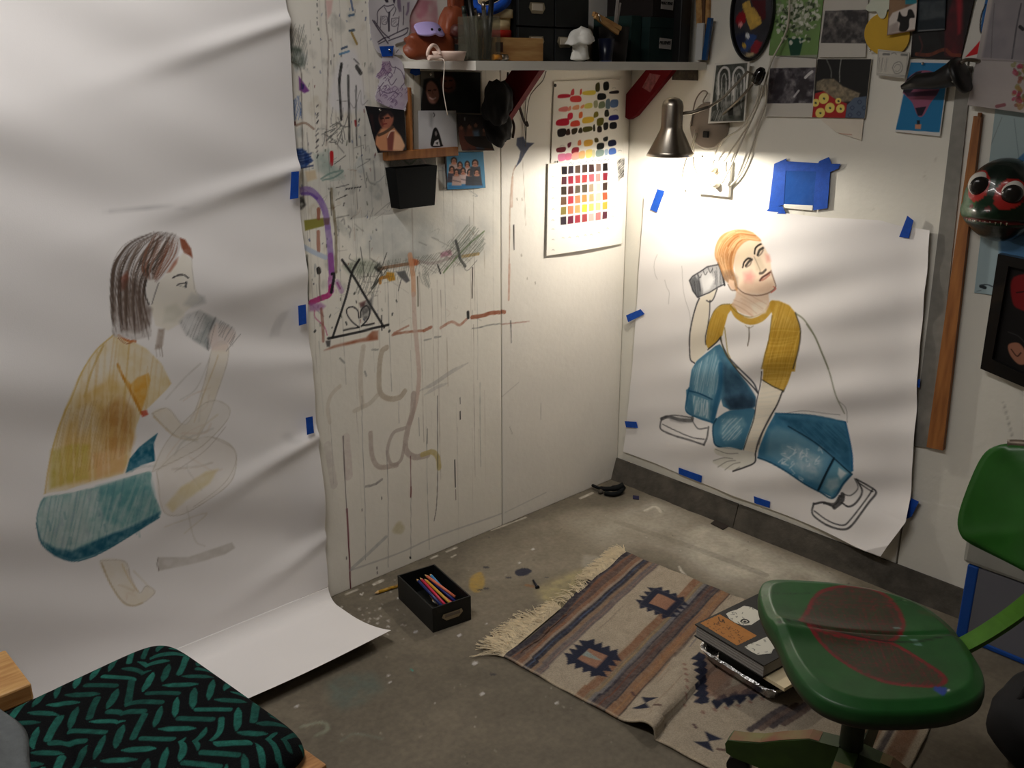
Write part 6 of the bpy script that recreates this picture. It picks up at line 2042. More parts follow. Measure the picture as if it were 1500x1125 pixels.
def p_camera(c):
    for P, w in (([(1285, 78), (1327, 80), (1326, 110), (1288, 110)], .8),):
        pass
    g = (126, 124, 120)
    for P in ([(500, 350), (700, 365), (690, 530), (490, 515), (500, 350)],):
        c.line(P, 1, g, .6, K9, sm=False)
    c.line([(600, 470), (615, 440), (650, 430), (668, 465), (655, 500), (620, 505), (600, 470)], 1.2, g, .85, K9)
    c.line([(612, 470), (625, 450), (648, 450), (655, 470), (640, 492), (620, 490)], .9, g, .7, K9)
    c.line([(535, 375), (575, 375)], 3, (110, 110, 108), .85, K9)
    c.line([(660, 378), (695, 380)], 3, (110, 110, 108), .85, K9)
    c.line([(590, 372), (610, 365), (625, 375)], 1.2, g, .8, K9)
    for x in (510, 530, 560):
        c.line([(x, 400), (x - 5, 495)], .9, g, .6, K9)
    c.hatch([(500, 400), (575, 400), (570, 500), (495, 500)], 80, 2.4, .7, g, .5, K9)
    c.line([(490, 505), (690, 522)], .8, g, .6, K9)


o = card('camera_sketch', 'B', [(1286, 72), (1333, 77), (1326, 115), (1284, 110)], p_camera, .018, base=(196, 192, 182), m=M_PAPER, bend=.004)
tag(o, 'small pencil sketch of a camera pinned under the yellow disc', 'drawing')
pin('B', 1275, 74, .013, 'steel pin at the lower edge of yellow disc')


def p_painting(c):
    c.grain(.4, .03)
    c.poly([(1010, 0), (1080, 0), (1080, 330), (1060, 400), (960, 390), (950, 200)], (92, 26, 34), .9, K9, soft=4, tex=.4)
    c.poly([(1030, -20), (1075, -20), (1060, 250), (1040, 260)], (150, 34, 44), .8, K9, soft=4)
    c.poly([(740, 240), (900, 230), (930, 330), (880, 390), (740, 390)], (34, 36, 36), .9, K9, soft=4, tex=.5)
    c.line([(760, 375), (850, 380), (950, 350), (1000, 380), (1060, 385)], 5, (130, 62, 40), .8, K9, tex=.3)
    c.line([(780, 270), (800, 330), (780, 380)], 3, (76, 44, 44), .8, K9)
    c.line([(960, 0), (955, 380)], 2, (70, 30, 36), .8, K9)


o = card('small_painting', 'B', [(1341, -22), (1432, -22), (1407, 88), (1334, 84)], p_painting, .008, base=(30, 24, 26))
tag(o, 'dark painting with a red curtain above the balloon card', 'painting')


def p_dog(c):
    c.poly([(575, 0), (690, 0), (690, 60), (600, 100), (575, 180)], (150, 120, 90), .9, K9, soft=3, tex=.3)
    c.poly([(690, -20), (760, -20), (765, 30), (690, 30)], (40, 124, 140), 1, K9, soft=1.5)
    c.poly([(600, 90), (700, 50), (765, 20), (765, 200), (570, 235), (575, 130)], (214, 206, 200), .95, K9, soft=2)
    c.poly([(640, 120), (650, 80), (670, 110), (700, 110), (710, 70), (735, 70), (752, 120), (720, 130), (715, 190), (690, 215), (650, 210), (655, 160), (635, 145)], (22, 18, 18), 1, K9, soft=1.2, sm=True)
    c.poly([(572, 180), (640, 150), (655, 215), (570, 238)], (150, 136, 130), .8, K9, soft=3, tex=.3)


o = card('dog_photo', 'B', [(1304, -22), (1346, -24), (1341, 45), (1300, 52)], p_dog, .020, base=(120, 92, 76), curl=.004)
tag(o, 'curling snapshot of a small black dog over the yellow disc', 'photo')
o = card('landscape_photo', 'B', [(1346, -20), (1387, -22), (1384, 44), (1343, 47)], lambda c: (c.grain(.3, .02), c.poly([(1346, 2), (1384, 0), (1384, 26), (1346, 30)], (74, 80, 84), .9, soft=4, tex=.5, ts=.02), c.line([(1346, 45), (1384, 43)], 2, (120, 120, 120), .8)), .013, base=(26, 36, 44))
tag(o, 'dim blue-grey landscape photo beside the dog snapshot', 'photo')


def p_banner(c):
    c.poly([(1095, 390), (1225, 225), (1230, 290), (1180, 360)], (196, 26, 34), 1, K9, soft=.8)
    c.poly([(1240, -30), (1300, -30), (1280, 90), (1235, 215), (1205, 190), (1220, 70)], (36, 92, 150), 1, K9, soft=1)
    c.line([(1240, 10), (1212, 80), (1206, 180), (1228, 214)], 2, (16, 18, 24), .9, K9)


o = card('banner_sheet', 'B', [(1437, -22), (1470, -22), (1448, 92), (1409, 86)], p_banner, .006, base=(206, 203, 196))
tag(o, 'white sheet with a red wedge and blue shape by the flower painting', 'print')


def p_textile(c):
    c.grain(.12, .06)
    c.poly([(1290, -30), (1520, -30), (1520, 370), (1220, 350)], (120, 116, 124), .8, K9, soft=4, tex=.3, ts=.04)
    c.line([(1300, 0), (1290, 150), (1280, 350)], 1, (90, 86, 90), .7, K9)
    c.line([(1480, 0), (1450, 150), (1420, 350)], 2.4, (70, 68, 74), .8, K9, tex=.3)
    c.line([(1220, 365), (1400, 370), (1510, 380)], 2, (130, 122, 122), .7, K9)
    r2 = random.Random(9)
    for i in range(46):
        x, y = r2.uniform(1430, 1520), r2.uniform(380, 740)
        c.line([(x, y), (x + r2.uniform(-12, 12), y + r2.uniform(-12, 12))], r2.uniform(3, 7), r2.choice([(160, 40, 70), (120, 60, 50), (120, 120, 60), (96, 104, 60), (150, 110, 60), (110, 50, 50)]), .7, K9, tex=.3)
    c.line([(1310, 725), (1360, 710)], 5, (120, 50, 60), .7, K9)
    c.line([(1475, 140), (1495, 155)], 5, (30, 30, 34), .9, K9)


o = card('flower_painting', 'B', [(1452, -24), (1560, -24), (1546, 172), (1417, 154)], p_textile, .030, base=(170, 162, 160), thick=.018)
tag(o, 'grey and mauve painting with flowers hanging above the green mask', 'painting')


def p_balloon(c):
    c.poly([(722, 425), (985, 432), (920, 905), (620, 888)], (34, 116, 166), 1, K9, soft=.5)
    c.poly([(660, 600), (700, 530), (760, 485), (830, 475), (890, 495), (930, 550), (910, 620), (860, 690), (810, 780), (770, 780), (735, 690), (690, 640)], (146, 84, 110), 1, K9, soft=1, sm=True)
    c.poly([(660, 600), (700, 530), (760, 485), (800, 480), (760, 540), (740, 600), (700, 640)], (30, 26, 40), 1, K9, soft=1.2)
    c.poly([(690, 620), (920, 600), (900, 640), (700, 645)], (60, 36, 60), .9, K9, soft=1.5)
    c.poly([(755, 725), (830, 715), (800, 780), (772, 782)], (30, 20, 40), 1, K9, soft=1)
    c.poly([(752, 845), (795, 845), (790, 882), (752, 880)], (200, 140, 110), 1, K9, soft=1)
    c.poly([(765, 815), (785, 815), (785, 845), (765, 845)], (24, 24, 30), .9, K9, soft=1)


o = card('balloon_card', 'B', [(1332, 87), (1392, 88), (1377, 200), (1311, 193)], p_balloon, .008, base=(206, 206, 204))
tag(o, 'bright blue card with a purple hot air balloon', 'print')
pin('B', 1352, 93, .012, 'steel pin at the top of balloon card')
# black clip lamp head above the balloon card
t = thing('clip_lamp', 'black tapered clip lamp reaching over the balloon card', 'lamp', onB(1405, 115, .06))
hl = [onB(1321, 128, .06), onB(1345, 119, .06), onB(1370, 118, .06), onB(1392, 110, .06), onB(1404, 104, .06)]
mb = MB()
mb.tube(hl, [.006, .020, .022, .030, .036], 16)
mb.build('handle', M_BLACK, t)
mb = MB()
dn = Vector((hl[-1] - hl[-2]).tolist()).normalized()
mb.lathe([(0, -.004), (.034, -.004), (.046, 0), (.046, .012), (.03, .016), (0, .016)], onB(1404, 112, .06), 24, axis=dn)
mb.build('head_disc', M_BLACK, t)
mb = MB()
mb.tube([onB(1396, 120, .085), onB(1399, 106, .09)], .003, 8)
mb.build('chrome_strip', M_PIN, t)
mb = MB()
mb.tube(catmull([onB(1402, 96, .06), onB(1415, 88, .05), onB(1432, 89, .034), onB(1440, 92, .01)], 5), .005, 8)
mb.build('arm', M_STEEL, t)
for x, y in ((1413, 98), (1419, 112)):
    pin('B', x, y, .002, 'dark tack in the wall ' + ('just under the clip lamp arm' if y < 100 else 'lower down beside the clip lamp head'), (30, 28, 26), group='dark tacks behind the clip lamp')

# ---- blue tape patch with a plastic pocket
t = thing('tape_patch', 'square of blue tape holding a clear plastic pocket above the drawing', 'tape', onB(1175, 300, 0))
for P, dd in (([(1146, 238), (1215, 241), (1212, 304), (1140, 300)], .004), ([(1134, 240), (1152, 232), (1148, 300), (1126, 306)], .006), ([(1196, 244), (1200, 236), (1214, 230), (1218, 240), (1231, 240), (1228, 247), (1216, 252), (1212, 305), (1191, 308)], .0075), ([(1150, 236), (1214, 240), (1213, 252), (1148, 250)], .007), ([(1123, 309), (1128, 303), (1146, 302), (1151, 313), (1124, 313)], .009)):
    tape('B', P, None, dd, parent=t, name='tape_piece')
card('plastic_pocket', 'B', [(1147, 248), (1203, 250), (1199, 303), (1143, 300)], None, .0052, base=(40, 90, 170), m=mat('glossy_blue_film', (34, 80, 156), .14, coat=.7, bump=.9, bscale=22), parent=t, bend=.0)
card('white_strip', 'B', [(1148, 299), (1191, 301), (1190, 309), (1148, 305)], None, .0056, base=(228, 224, 214), parent=t)

# ---- metal straightedge and orange wood strip
mb = MB()
P = [onB(1400, 192, .0), onB(1410, 140, 0), onB(1424, 90, 0)]
q = [onB(1417, 100, .004), onB(1428, 102, .004), onB(1366, 658, .004), onB(1337, 654, .004)]
mb.prism([onB(1404, 96, .006), onB(1424, 97, .006), onB(1364, 657, .006), onB(1337, 653, .006)], (.005, 0, 0))
tag(mb.build('straightedge', mat('dull_aluminium', (136, 134, 128), .5, .15, noise=.15, nscale=40)), 'long dull metal straightedge hanging beside the orange wood strip', 'ruler')
mb = MB()
mb.prism([onB(1426, 170, .016), onB(1437, 172, .016), onB(1381, 660, .016), onB(1357, 655, .016)], (.015, 0, 0))
tag(mb.build('wood_strip', M_OAK), 'long orange-brown wood strip hanging beside the metal straightedge', 'strip')
mb = MB()
mb.tube([onB(1436, 165, .012), onB(1432, 186, .014)], [.006, .002], 8)
tag(mb.build('brown_pencil', mat('brown_stub', (120, 72, 34), .5)), 'brown pencil stub hanging under the flower painting', 'pencil')

# ---- pale blue poster behind the mask
def p_poster(c):
    c.poly([(1450, 160), (1505, 158), (1505, 250), (1455, 330), (1430, 330)], (150, 166, 166), .6, soft=6)
    c.poly([(1484, 232), (1505, 214), (1505, 300), (1480, 300)], (56, 104, 150), .9, soft=2)
    c.poly([(1464, 330), (1505, 330), (1505, 376), (1466, 370)], (60, 104, 146), .9, soft=6)
    c.line([(1468, 170), (1440, 235)], 1, (110, 116, 110), .6)
    c.line([(1486, 172), (1494, 228)], 1, (96, 110, 110), .6)
    c.line([(1437, 418), (1443, 420)], 5, (30, 36, 40), .9)
    c.line([(1436, 416), (1446, 415), (1454, 418)], 2, (60, 70, 76), .85)
    c.line([(1431, 426), (1437, 425)], 1.2, (90, 100, 104), .7)


o = card('blue_poster', 'B', [(1458, 158), (1540, 160), (1515, 440), (1427, 429)], p_poster, .003, base=(158, 178, 184))
tag(o, 'pale blue poster behind the green mask and black frame', 'poster')

# ---- black framed picture
t = thing('framed_picture', 'black framed dark picture with red and pale shapes below the mask', 'picture', onB(1470, 550, 0))
q = [(1462, 372), (1560, 392), (1530, 580), (1436, 540)]
def lerp2(a, b, t_):
    return np.array(a, float) * (1 - t_) + np.array(b, float) * t_
PF = [onB(*p, .03) for p in q]
PI = [onB(*p, .03) for p in ((1477, 390), (1548, 405), (1522, 560), (1453, 526))]
for i in range(4):
    mb = MB()
    mb.prism([PF[i], PF[(i + 1) % 4], PI[(i + 1) % 4], PI[i]], (.026, 0, 0))
    mb.build('frame_side', mat('black_frame', (14, 13, 13), .3, coat=.3), t)


def p_frame(c):
    c.poly([(1484, 405), (1530, 405), (1525, 455), (1495, 452), (1482, 440)], (140, 24, 28), .9, soft=3, sm=True)
    c.line([(1488, 427), (1510, 424)], 2, (40, 10, 12), .8)
    c.poly([(1476, 503), (1490, 500), (1500, 512), (1502, 530), (1490, 532), (1478, 518)], (176, 120, 96), .95, soft=2, sm=True)
    c.line([(1480, 510), (1488, 520), (1494, 515)], 2, (60, 34, 30), .8)
    c.line([(1476, 484), (1490, 490), (1500, 500)], 2, (60, 60, 60), .7)


card('picture', 'B', [(1475, 388), (1550, 403), (1524, 562), (1451, 528)], p_frame, .016, base=(24, 22, 22), parent=t)

# ---- frog mask with bulging eyes
t = thing('frog_mask', 'glossy dark green frog mask with bulging red-rimmed eyes', 'mask', onB(1460, 300, 0))
cm_ = onB(1464, 294, .05)
M_MASK = mat('green_lacquer', attr=True, rough=.28, coat=.4, bump=.3, bscale=50)
cy, cz = float(cm_[1]), float(cm_[2])
WY, HZ, DX = .093, .104, .072
EYES = [((cy - float(onB(1435, 270, .085)[1])) / WY, (float(onB(1435, 270, .085)[2]) - cz) / HZ), ((cy - float(onB(1482, 282, .085)[1])) / WY, (float(onB(1482, 282, .085)[2]) - cz) / HZ)]
mb = MB()
lay = mb.bm.verts.layers.float_color.new('col')
bmesh.ops.create_uvsphere(mb.bm, u_segments=120, v_segments=90, radius=1)
for v in mb.bm.verts:
    x, y, z = v.co                       # y -> wall right (u), z up, x -> towards room
    w = 1 + .10 * (z < -.1) * math.sin(min(1, (-z - .1) / .6) * math.pi)
    p = Vector((x, y * w, z))
    snout = max(0, x) * math.exp(-((z + .30) / .38) ** 2) * math.exp(-(y / .75) ** 2)
    mouth = math.exp(-((z + .42 + .10 * y * y) / .045) ** 2) * max(0, x)
    brow = max(0, x) * (math.exp(-((z - .55) / .22) ** 2)) * (math.exp(-((abs(y) - .42) / .3) ** 2))
    d_ = DX * max(-.35, x) * (1 + .25 * brow) + .034 * snout - .012 * mouth
    v.co = Vector((-.02 - d_ - .01, cy - p.y * WY, cz + p.z * HZ))
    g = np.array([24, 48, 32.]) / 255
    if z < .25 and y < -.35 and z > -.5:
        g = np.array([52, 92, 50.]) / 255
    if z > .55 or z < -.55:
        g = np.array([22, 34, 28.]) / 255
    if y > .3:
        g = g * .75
    if mouth > .45:
        g = np.array([120, 30, 36.]) / 255
    for (ey, ez) in EYES:
        e = math.hypot((y - ey) / .335, (z - ez + .03) / .355)
        if e < 1.0 and x > 0:
            g = np.array([170, 44, 40.]) / 255
    for sy in (-.45, .05):
        if math.hypot(y - sy, z + .12) < .06 and x > 0:
            g = np.array([110, 34, 34.]) / 255
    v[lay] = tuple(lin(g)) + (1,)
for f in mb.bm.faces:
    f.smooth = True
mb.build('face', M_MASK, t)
for (ey, ez) in EYES:
    ec = Vector((-.082, cy - ey * WY, cz + ez * HZ))
    mb = MB()
    mb.ell(ec, (.027, .028, .031), 28)
    e = mb.build('eye', mat('eye_white', (216, 212, 204), .25), t)
    mb = MB()
    n_ = Vector((-.90, -.38, -.13)).normalized()
    mb.lathe([(0, .0318), (.010, .0306), (.018, .0268), (.0240, .0215), (.0240, .0190), (0, .024)], ec, 28, axis=n_)
    mb.build('iris', mat('eye_dark', (36, 34, 32), .2), e)
mb = MB()
nteeth = 9
for i in range(nteeth):
    y = -.55 + i * .13
    x = math.sqrt(max(0, 1 - y * y))
    mb.lathe([(.0022, 0), (0, -.008)], (-.03 - DX * x * .86 - .02, cy - y * WY, cz - .43 * HZ), 6)
mb.build('teeth', mat('ivory', (206, 196, 170), .4), t)

# ---- wall lamp
M_CORD = mat('pale_cord', (190, 184, 168), .5)
M_GREYPL = mat('grey_plastic', (128, 116, 104), .45)
LC = np.array([-.20, -.339, 1.249])
t = thing('wall_lamp', 'brushed steel bell-shaped swing lamp lit beside the corner', 'lamp', (0, -.336, 1.3))
mb = MB()
prof = [(.074, 0), (.066, .014), (.034, .078), (.0325, .088), (.0325, .148), (.029, .160), (.020, .168), (.008, .172), (0, .1725)]
mb.lathe(prof, LC, 48)
o = mb.build('shade', M_STEEL, t)
sm_ = o.modifiers.new('thickness', 'SOLIDIFY')
sm_.thickness = .0012
mb = MB()
mb.lathe([(.0735, .0012), (.0655, .0148), (.033, .079), (.031, .088), (0, .09)], LC - np.array([0, 0, .0006]), 48)
mb.build('shade_lining', mat('white_lining', (236, 232, 224), .6), t)
mb = MB()
mb.lathe([(0, .014), (.012, .016), (.021, .026), (.024, .040), (.020, .056), (.013, .070), (.013, .086), (0, .088)], LC, 24)
bulb = mb.build('bulb', mat('lit_bulb', (255, 240, 214), .3, emit=((255, 236, 205), 12.0)), t)
bulb.visible_shadow = True
pl = bpy.data.lights.new('lamp_bulb', 'POINT')
pl.energy = BULB_W
pl.color = (1.0, .93, .82)
pl.shadow_soft_size = .012
plo = bpy.data.objects.new('lamp_bulb', pl)
COL.objects.link(plo)
plo.location = LC + np.array([0, 0, .006])
sock = onB(1004, 163, .19)
el = onB(1038, 157, .15)
kn = onB(1111, 113, .07)
mb = MB()
mb.tube([LC + np.array([.02, -.024, .125]), LC + np.array([.03, -.05, .128]), el], .0055, 10)
mb.tube([el, onB(1060, 143, .12), onB(1095, 105, .09), kn], .0042, 10)
mb.tube([kn, onB(1088, 140, .05), onB(1052, 175, .02)], .0042, 10)
mb.build('swing_arm', mat('grey_metal', (120, 112, 100), .4, .7), t)
mb = MB()
dk = Vector((onB(1106, 122, .07) - onB(1116, 100, .07)).tolist()).normalized()
mb.lathe([(0, -.030), (.008, -.028), (.015, -.018), (.017, .0), (.015, .018), (.008, .024), (0, .025)], kn, 20, axis=dk)
mb.build('elbow_knob', mat('glossy_black', (10, 10, 11), .15, coat=.5), t)
mb = MB()
bc = onB(1041, 184, 0)
mb.lathe([(.072, 0), (.073, .010), (.066, .016), (.03, .019), (0, .019)], bc + np.array([-.001, 0, 0]), 40, axis=(-1, 0, 0))
bs_ = mb.build('base_plate', M_GREYPL, t)
mb = MB()
swc = onB(1034, 197, .022)
mb.box(swc, (.008, .020, .020), None, .002)
mb.build('switch', M_BLACK, bs_)
# cords
def cord(P, label, r=.0029, m=None, g='cords trailing from the wall lamp'):
    mb = MB()
    mb.tube(catmull([onB(x, y, d) for x, y, d in P], 6), r, 6)
    return tag(mb.build('power_cable', m or M_CORD), label, 'cord', g)


cord([(1157, -12, .02), (1155, 30, .02), (1148, 55, .02), (1130, 90, .03), (1122, 118, .04), (1112, 150, .03), (1092, 195, .025), (1072, 240, .03), (1058, 268, .035)], 'pale cord running down from above past the flower print')
cord([(1112, 125, .075), (1108, 150, .07), (1088, 185, .055), (1060, 205, .045), (1046, 228, .03), (1040, 240, .03), (1042, 250, .035)], 'pale cord looping from the lamp elbow to upper socket')
cord([(1116, 125, .06), (1105, 165, .04), (1085, 200, .02), (1066, 228, .02), (1058, 240, .03), (1056, 250, .035)], 'pale cord hanging just under the lamp elbow')
cord([(1121, 120, .05), (1122, 150, .03), (1110, 185, .012), (1100, 220, .010), (1085, 255, .010), (1066, 276, .012)], 'outermost pale cord bowing away from the lamp')
cord([(1018, 190, .03), (1014, 210, .02), (1004, 232, .015), (999, 252, .012), (998, 266, .012), (1004, 278, .012)], 'pale cord dropping behind the lamp shade', .002)
cord([(1020, 195, .02), (1014, 225, .012), (1016, 245, .010), (1026, 262, .012), (1042, 270, .03)], 'thin pale cord from the lamp base to lower socket', .002)
cord([(1012, 185, .02), (1018, 150, .018), (1028, 134, .016), (1036, 136, .016), (1030, 150, .016), (1046, 152, .016)], 'grey cord loop above the lamp base', .0024, M_GREYPL)
# outlet box
t = thing('wall_outlet', 'white surface-mounted power outlet below the lamp cords', 'outlet', onB(1050, 262, 0))
mb = MB()
mb.span(onB(1030, 233, .0), onB(1067, 289, .016), .003)
mb.build('box', mat('white_plastic_box', (232, 230, 224), .4), t)
for x, y in ((1050, 247), (1050, 270)):
    mb = MB()
    mb.lathe([(0, .0), (.015, 0), (.015, .003), (.012, .004), (0, .004)], onB(x, y, .016), 20, axis=(-1, 0, 0))
    mb.build('socket', mat('ivory_plastic', (222, 212, 190), .4), t)
for x, y, lb in ((1047, 248, 'off-white plug in the upper outlet socket'), (1051, 270, 'ivory plug in the lower outlet socket')):
    t = thing('power_plug', lb, 'plug', onB(x, y, .020))
    mb = MB()
    p = onB(x, y, .020)
    mb.lathe([(0, 0), (.010, 0), (.011, .010), (.008, .022), (.004, .028), (0, .028)], p, 14, axis=(-1, 0, 0))
    mb.build('plug_body', mat('ivory_plastic', (222, 212, 190), .4), t)
pin('B', 1029, 229, .001, 'small dark screw in the wall below the lamp base', (90, 84, 76), group='wall screws')

# ================================================================== FLOOR PIECES
def sample(cv, u, v):
    iu = np.clip(np.interp(u, cv.us, np.arange(len(cv.us))), 0, len(cv.us) - 1.001)
    iv = np.clip(np.interp(v, cv.vs, np.arange(len(cv.vs))), 0, len(cv.vs) - 1.001)
    a, b = iu.astype(int), iv.astype(int)
    fa, fb = (iu - a)[..., None], (iv - b)[..., None]
    return (cv.C[b, a] * (1 - fa) + cv.C[b, a + 1] * fa) * (1 - fb) + (cv.C[b + 1, a] * (1 - fa) + cv.C[b + 1, a + 1] * fa) * fb


def colmesh(name, P, F, C, m, parent=None, smooth=True):
    me = bpy.data.meshes.new(name)
    me.from_pydata([tuple(map(float, p)) for p in P], [], F)
    at = me.color_attributes.new('col', 'FLOAT_COLOR', 'POINT')
    Cc = np.ones((len(P), 4), np.float32)
    Cc[:, :3] = lin(np.clip(C, 0, 1))
    at.data.foreach_set('color', Cc.ravel())
    if smooth:
        me.polygons.foreach_set('use_smooth', np.ones(len(me.polygons), bool))
    return put(name, me, m, parent)


# ---- woven rug
O = np.array([-1.118, -.578])
UV = np.array([.975, .222])
UV /= np.linalg.norm(UV)
VV = np.array([.085, -.996])
VV /= np.linalg.norm(VV)
MI = np.linalg.inv(np.stack([UV, VV], 1))
RW, RL = .70, 1.02


def tfR(x, y):
    P = onF(x, y, .004)
    a = MI @ (P[:2] - O)
    return a[0], a[1]


rg = Canvas(np.linspace(0, RW, 176), np.linspace(0, RL, 256), tfR, mpp(onF(900, 950)), (172, 160, 142), 6)
edge = lambda p: tfR(*K([p], K16)[0])[1]
bands = [((118, 660), (172, 692), (46, 44, 54)), ((172, 692), (215, 706), (82, 66, 64)), ((215, 706), (238, 716), (127, 92, 73)), ((238, 716), (250, 724), (146, 130, 117)), ((250, 724), (286, 744), (36, 37, 50)), ((286, 744), (306, 756), (130, 104, 85)), ((306, 756), (350, 772), (99, 91, 93)),
         ((556, 890), (598, 912), (135, 98, 76)), ((598, 912), (622, 922), (125, 111, 92)), ((622, 922), (640, 932), (107, 106, 112)), ((640, 932), (652, 940), (47, 47, 59)), ((652, 940), (706, 968), (79, 66, 66)), ((706, 968), (716, 976), (44, 44, 55)), ((716, 976), (775, 1005), (139, 103, 79)), ((775, 1005), (782, 1010), (63, 52, 51))]
for a_, b_, col in bands:
    v0, v1 = edge(a_), edge(b_)
    rg.poly([(-.01, v0), (RW + .01, v0 + .004), (RW + .01, v1 + .004), (-.01, v1)], col, .92, raw=True, soft=1, tex=.25, ts=.008)
for a_, col in (((180, 695), (150, 96, 66)), ((262, 735), (90, 112, 150)), ((335, 765), (150, 120, 110)), ((676, 952), (130, 70, 50)), ((612, 916), (170, 140, 100)), ((750, 990), (176, 132, 86))):
    v0 = edge(a_)
    rg.line([(0, v0), (RW * .5, v0 + .003), (RW, v0 + .002)], 2.2, col, .7, raw=True, tex=.5, ts=.03)
r2 = random.Random(17)
for i in range(40):
    v0 = r2.uniform(0, .16) if i < 20 else r2.uniform(.33, .46)
    u0 = r2.uniform(0, RW)
    rg.line([(u0, v0), (u0 + r2.uniform(.04, .2), v0)], 1.6, r2.choice([(176, 110, 70), (70, 72, 100), (130, 104, 88), (60, 50, 56)]), .4, raw=True, tex=.4)
NV = (40, 44, 62)


def medal(px_, py_, s=.052, inner=(160, 120, 98)):
    u0, v0 = tfR(*K([(px_, py_)], K16)[0])
    rg.poly([(u0 - s, v0 - s), (u0 + s, v0 - s), (u0 + s, v0 + s), (u0 - s, v0 + s)], NV, .95, raw=True, soft=.6)
    n = 4
    for k in range(n):
        t_ = -s + (k + .5) * 2 * s / n
        h = s / n
        for sg in (-1, 1):
            rg.poly([(u0 + t_ - h, v0 + sg * s), (u0 + t_ + h, v0 + sg * s), (u0 + t_, v0 + sg * (s + .022))], NV, .95, raw=True, soft=.6)
            rg.poly([(u0 + sg * s, v0 + t_ - h), (u0 + sg * s, v0 + t_ + h), (u0 + sg * (s + .022), v0 + t_)], NV, .95, raw=True, soft=.6)
    rg.poly([(u0 - s * .6, v0 - s * .6), (u0 + s * .6, v0 - s * .6), (u0 + s * .6, v0 + s * .6), (u0 - s * .6, v0 + s * .6)], inner, .95, raw=True, soft=.8)
    return u0, v0


u0, v0 = medal(630, 690)
rg.poly([(u0 - .008, v0 - .03), (u0 + .018, v0 - .03), (u0 + .004, v0 + .03)], (140, 160, 156), .9, raw=True)
medal(1012, 385)
medal(1290, 180)


def bow_tie(u, v, s=.026):
    for sg in (-1, 1):
        rg.poly([(u, v), (u + sg * s, v - s), (u + sg * s, v + s)], NV, .95, raw=True, soft=.5)


VF = .50                                          # the pleat
for px_, py_ in ((920, 965), (1305, 1165)):
    u0, v0 = tfR(*K([(px_, py_)], K16)[0])
    bow_tie(u0, v0 if v0 < VF else v0)
    rg.line([(u0 - .012, v0 + .03), (u0 - .004, v0 + .045)], 4, (92, 70, 66), .85, raw=True)
    rg.line([(u0 + .02, v0 - .045), (u0 + .026, v0 - .055)], 4, (84, 64, 66), .85, raw=True)
# serrated medallion under the books, half of it past the pleat
BR, PK = (132, 104, 92), (156, 124, 104)
rg.poly([(1200, 690), (1330, 640), (1420, 760), (1400, 850), (1330, 900), (1220, 960), (1230, 850)], BR, .85, K16, soft=3, tex=.4, ts=.02)
rg.poly([(1260, 800), (1340, 760), (1380, 820), (1300, 900), (1240, 920)], PK, .85, K16, soft=3, tex=.3, ts=.02)
for i in range(7):
    x_, y_ = 1205 + 7 * i, 690 + 40 * i
    rg.poly([(x_ - 38, y_ + 18), (x_ + 10, y_ - 22), (x_ + 48, y_ + 2), (x_ + 40, y_ + 26), (x_ + 2, y_ + 34)], NV, .95, K16, soft=.6)
    rg.line([(1130 + 4 * i, 740 + 36 * i), (1138 + 4 * i, 748 + 36 * i)], 4.5, (136, 100, 90), .75, K16, sm=False)
for i in range(6):
    x_, y_ = 1330 + 62 * i, 965 - 16 * i
    rg.poly([(x_ - 28, y_ - 20), (x_ + 12, y_ - 46), (x_ + 36, y_ - 10), (x_ + 4, y_ + 24)], NV, .95, K16, soft=.6)
    rg.poly([(x_ + 4, y_ - 50), (x_ + 44, y_ - 70), (x_ + 60, y_ - 44), (x_ + 34, y_ - 16)], NV, .9, K16, soft=.6)
    rg.line([(x_ - 70, y_ + 40), (x_ - 62, y_ + 46)], 5, (136, 104, 94), .75, K16, sm=False)
rg.poly([(1300, 900), (1480, 830), (1640, 830), (1640, 900), (1420, 900), (1330, 940)], BR, .7, K16, soft=3, tex=.4, ts=.02)
for i in range(4):
    rg.line([(1520 + 60 * i, 1100 - 10 * i), (1700 + 60 * i, 960 - 10 * i)], 8, (92, 74, 70) if i % 2 else (60, 54, 62), .8, K16, tex=.2)
for v0, v1, col in ((.87, .885, (54, 48, 54)), (.90, .93, (128, 92, 70)), (.94, .955, (50, 46, 54)), (.96, 1.0, (120, 84, 64))):
    rg.poly([(0, v0), (RW, v0), (RW, v1), (0, v1)], col, .8, raw=True, tex=.3)
rg.line([(.004, 0), (.004, RL)], 4, (186, 170, 146), .8, raw=True, tex=.3)
rg.grain(.12, .02, 4)


def rug_h(u, v):
    k = np.clip(1.1 - u / .40, 0, 1)
    h = .034 * k * np.exp(-((v - VF + .035) / .05) ** 2) * (v < VF) + .034 * k * np.exp(-((v - VF + .035) / .02) ** 2) * (v >= VF)
    return .006 + h + .0016 * np.sin(u * 40 + v * 23) + .0012 * np.sin(v * 60)


def posR(u, v):
    # past the pleat the cloth lies lower and is pulled in under it
    vv = v - .02 * np.clip((v - VF + .02) / .03, 0, 1) * np.clip(1.1 - u / .40, 0, 1)
    wob = .006 * np.sin(v * 17) * (u < .05) + .012 * np.sin(u * 9) * (v < .03)
    x = O[0] + UV[0] * u + VV[0] * (vv + wob)
    y = O[1] + UV[1] * u + VV[1] * (vv + wob)
    return np.stack([x, y, rug_h(u, v)], 1)


t = thing('woven_rug', 'woven wool rug with striped bands and dark stepped diamonds', 'rug', (O[0] + .3, O[1] - .4, 0))
me = rg.mesh('weave', posR)
me.flip_normals()
wo = put('weave', me, M_CLOTH, t)
wmd = wo.modifiers.new('thickness', 'SOLIDIFY')
wmd.thickness = .004
wmd.offset = -1
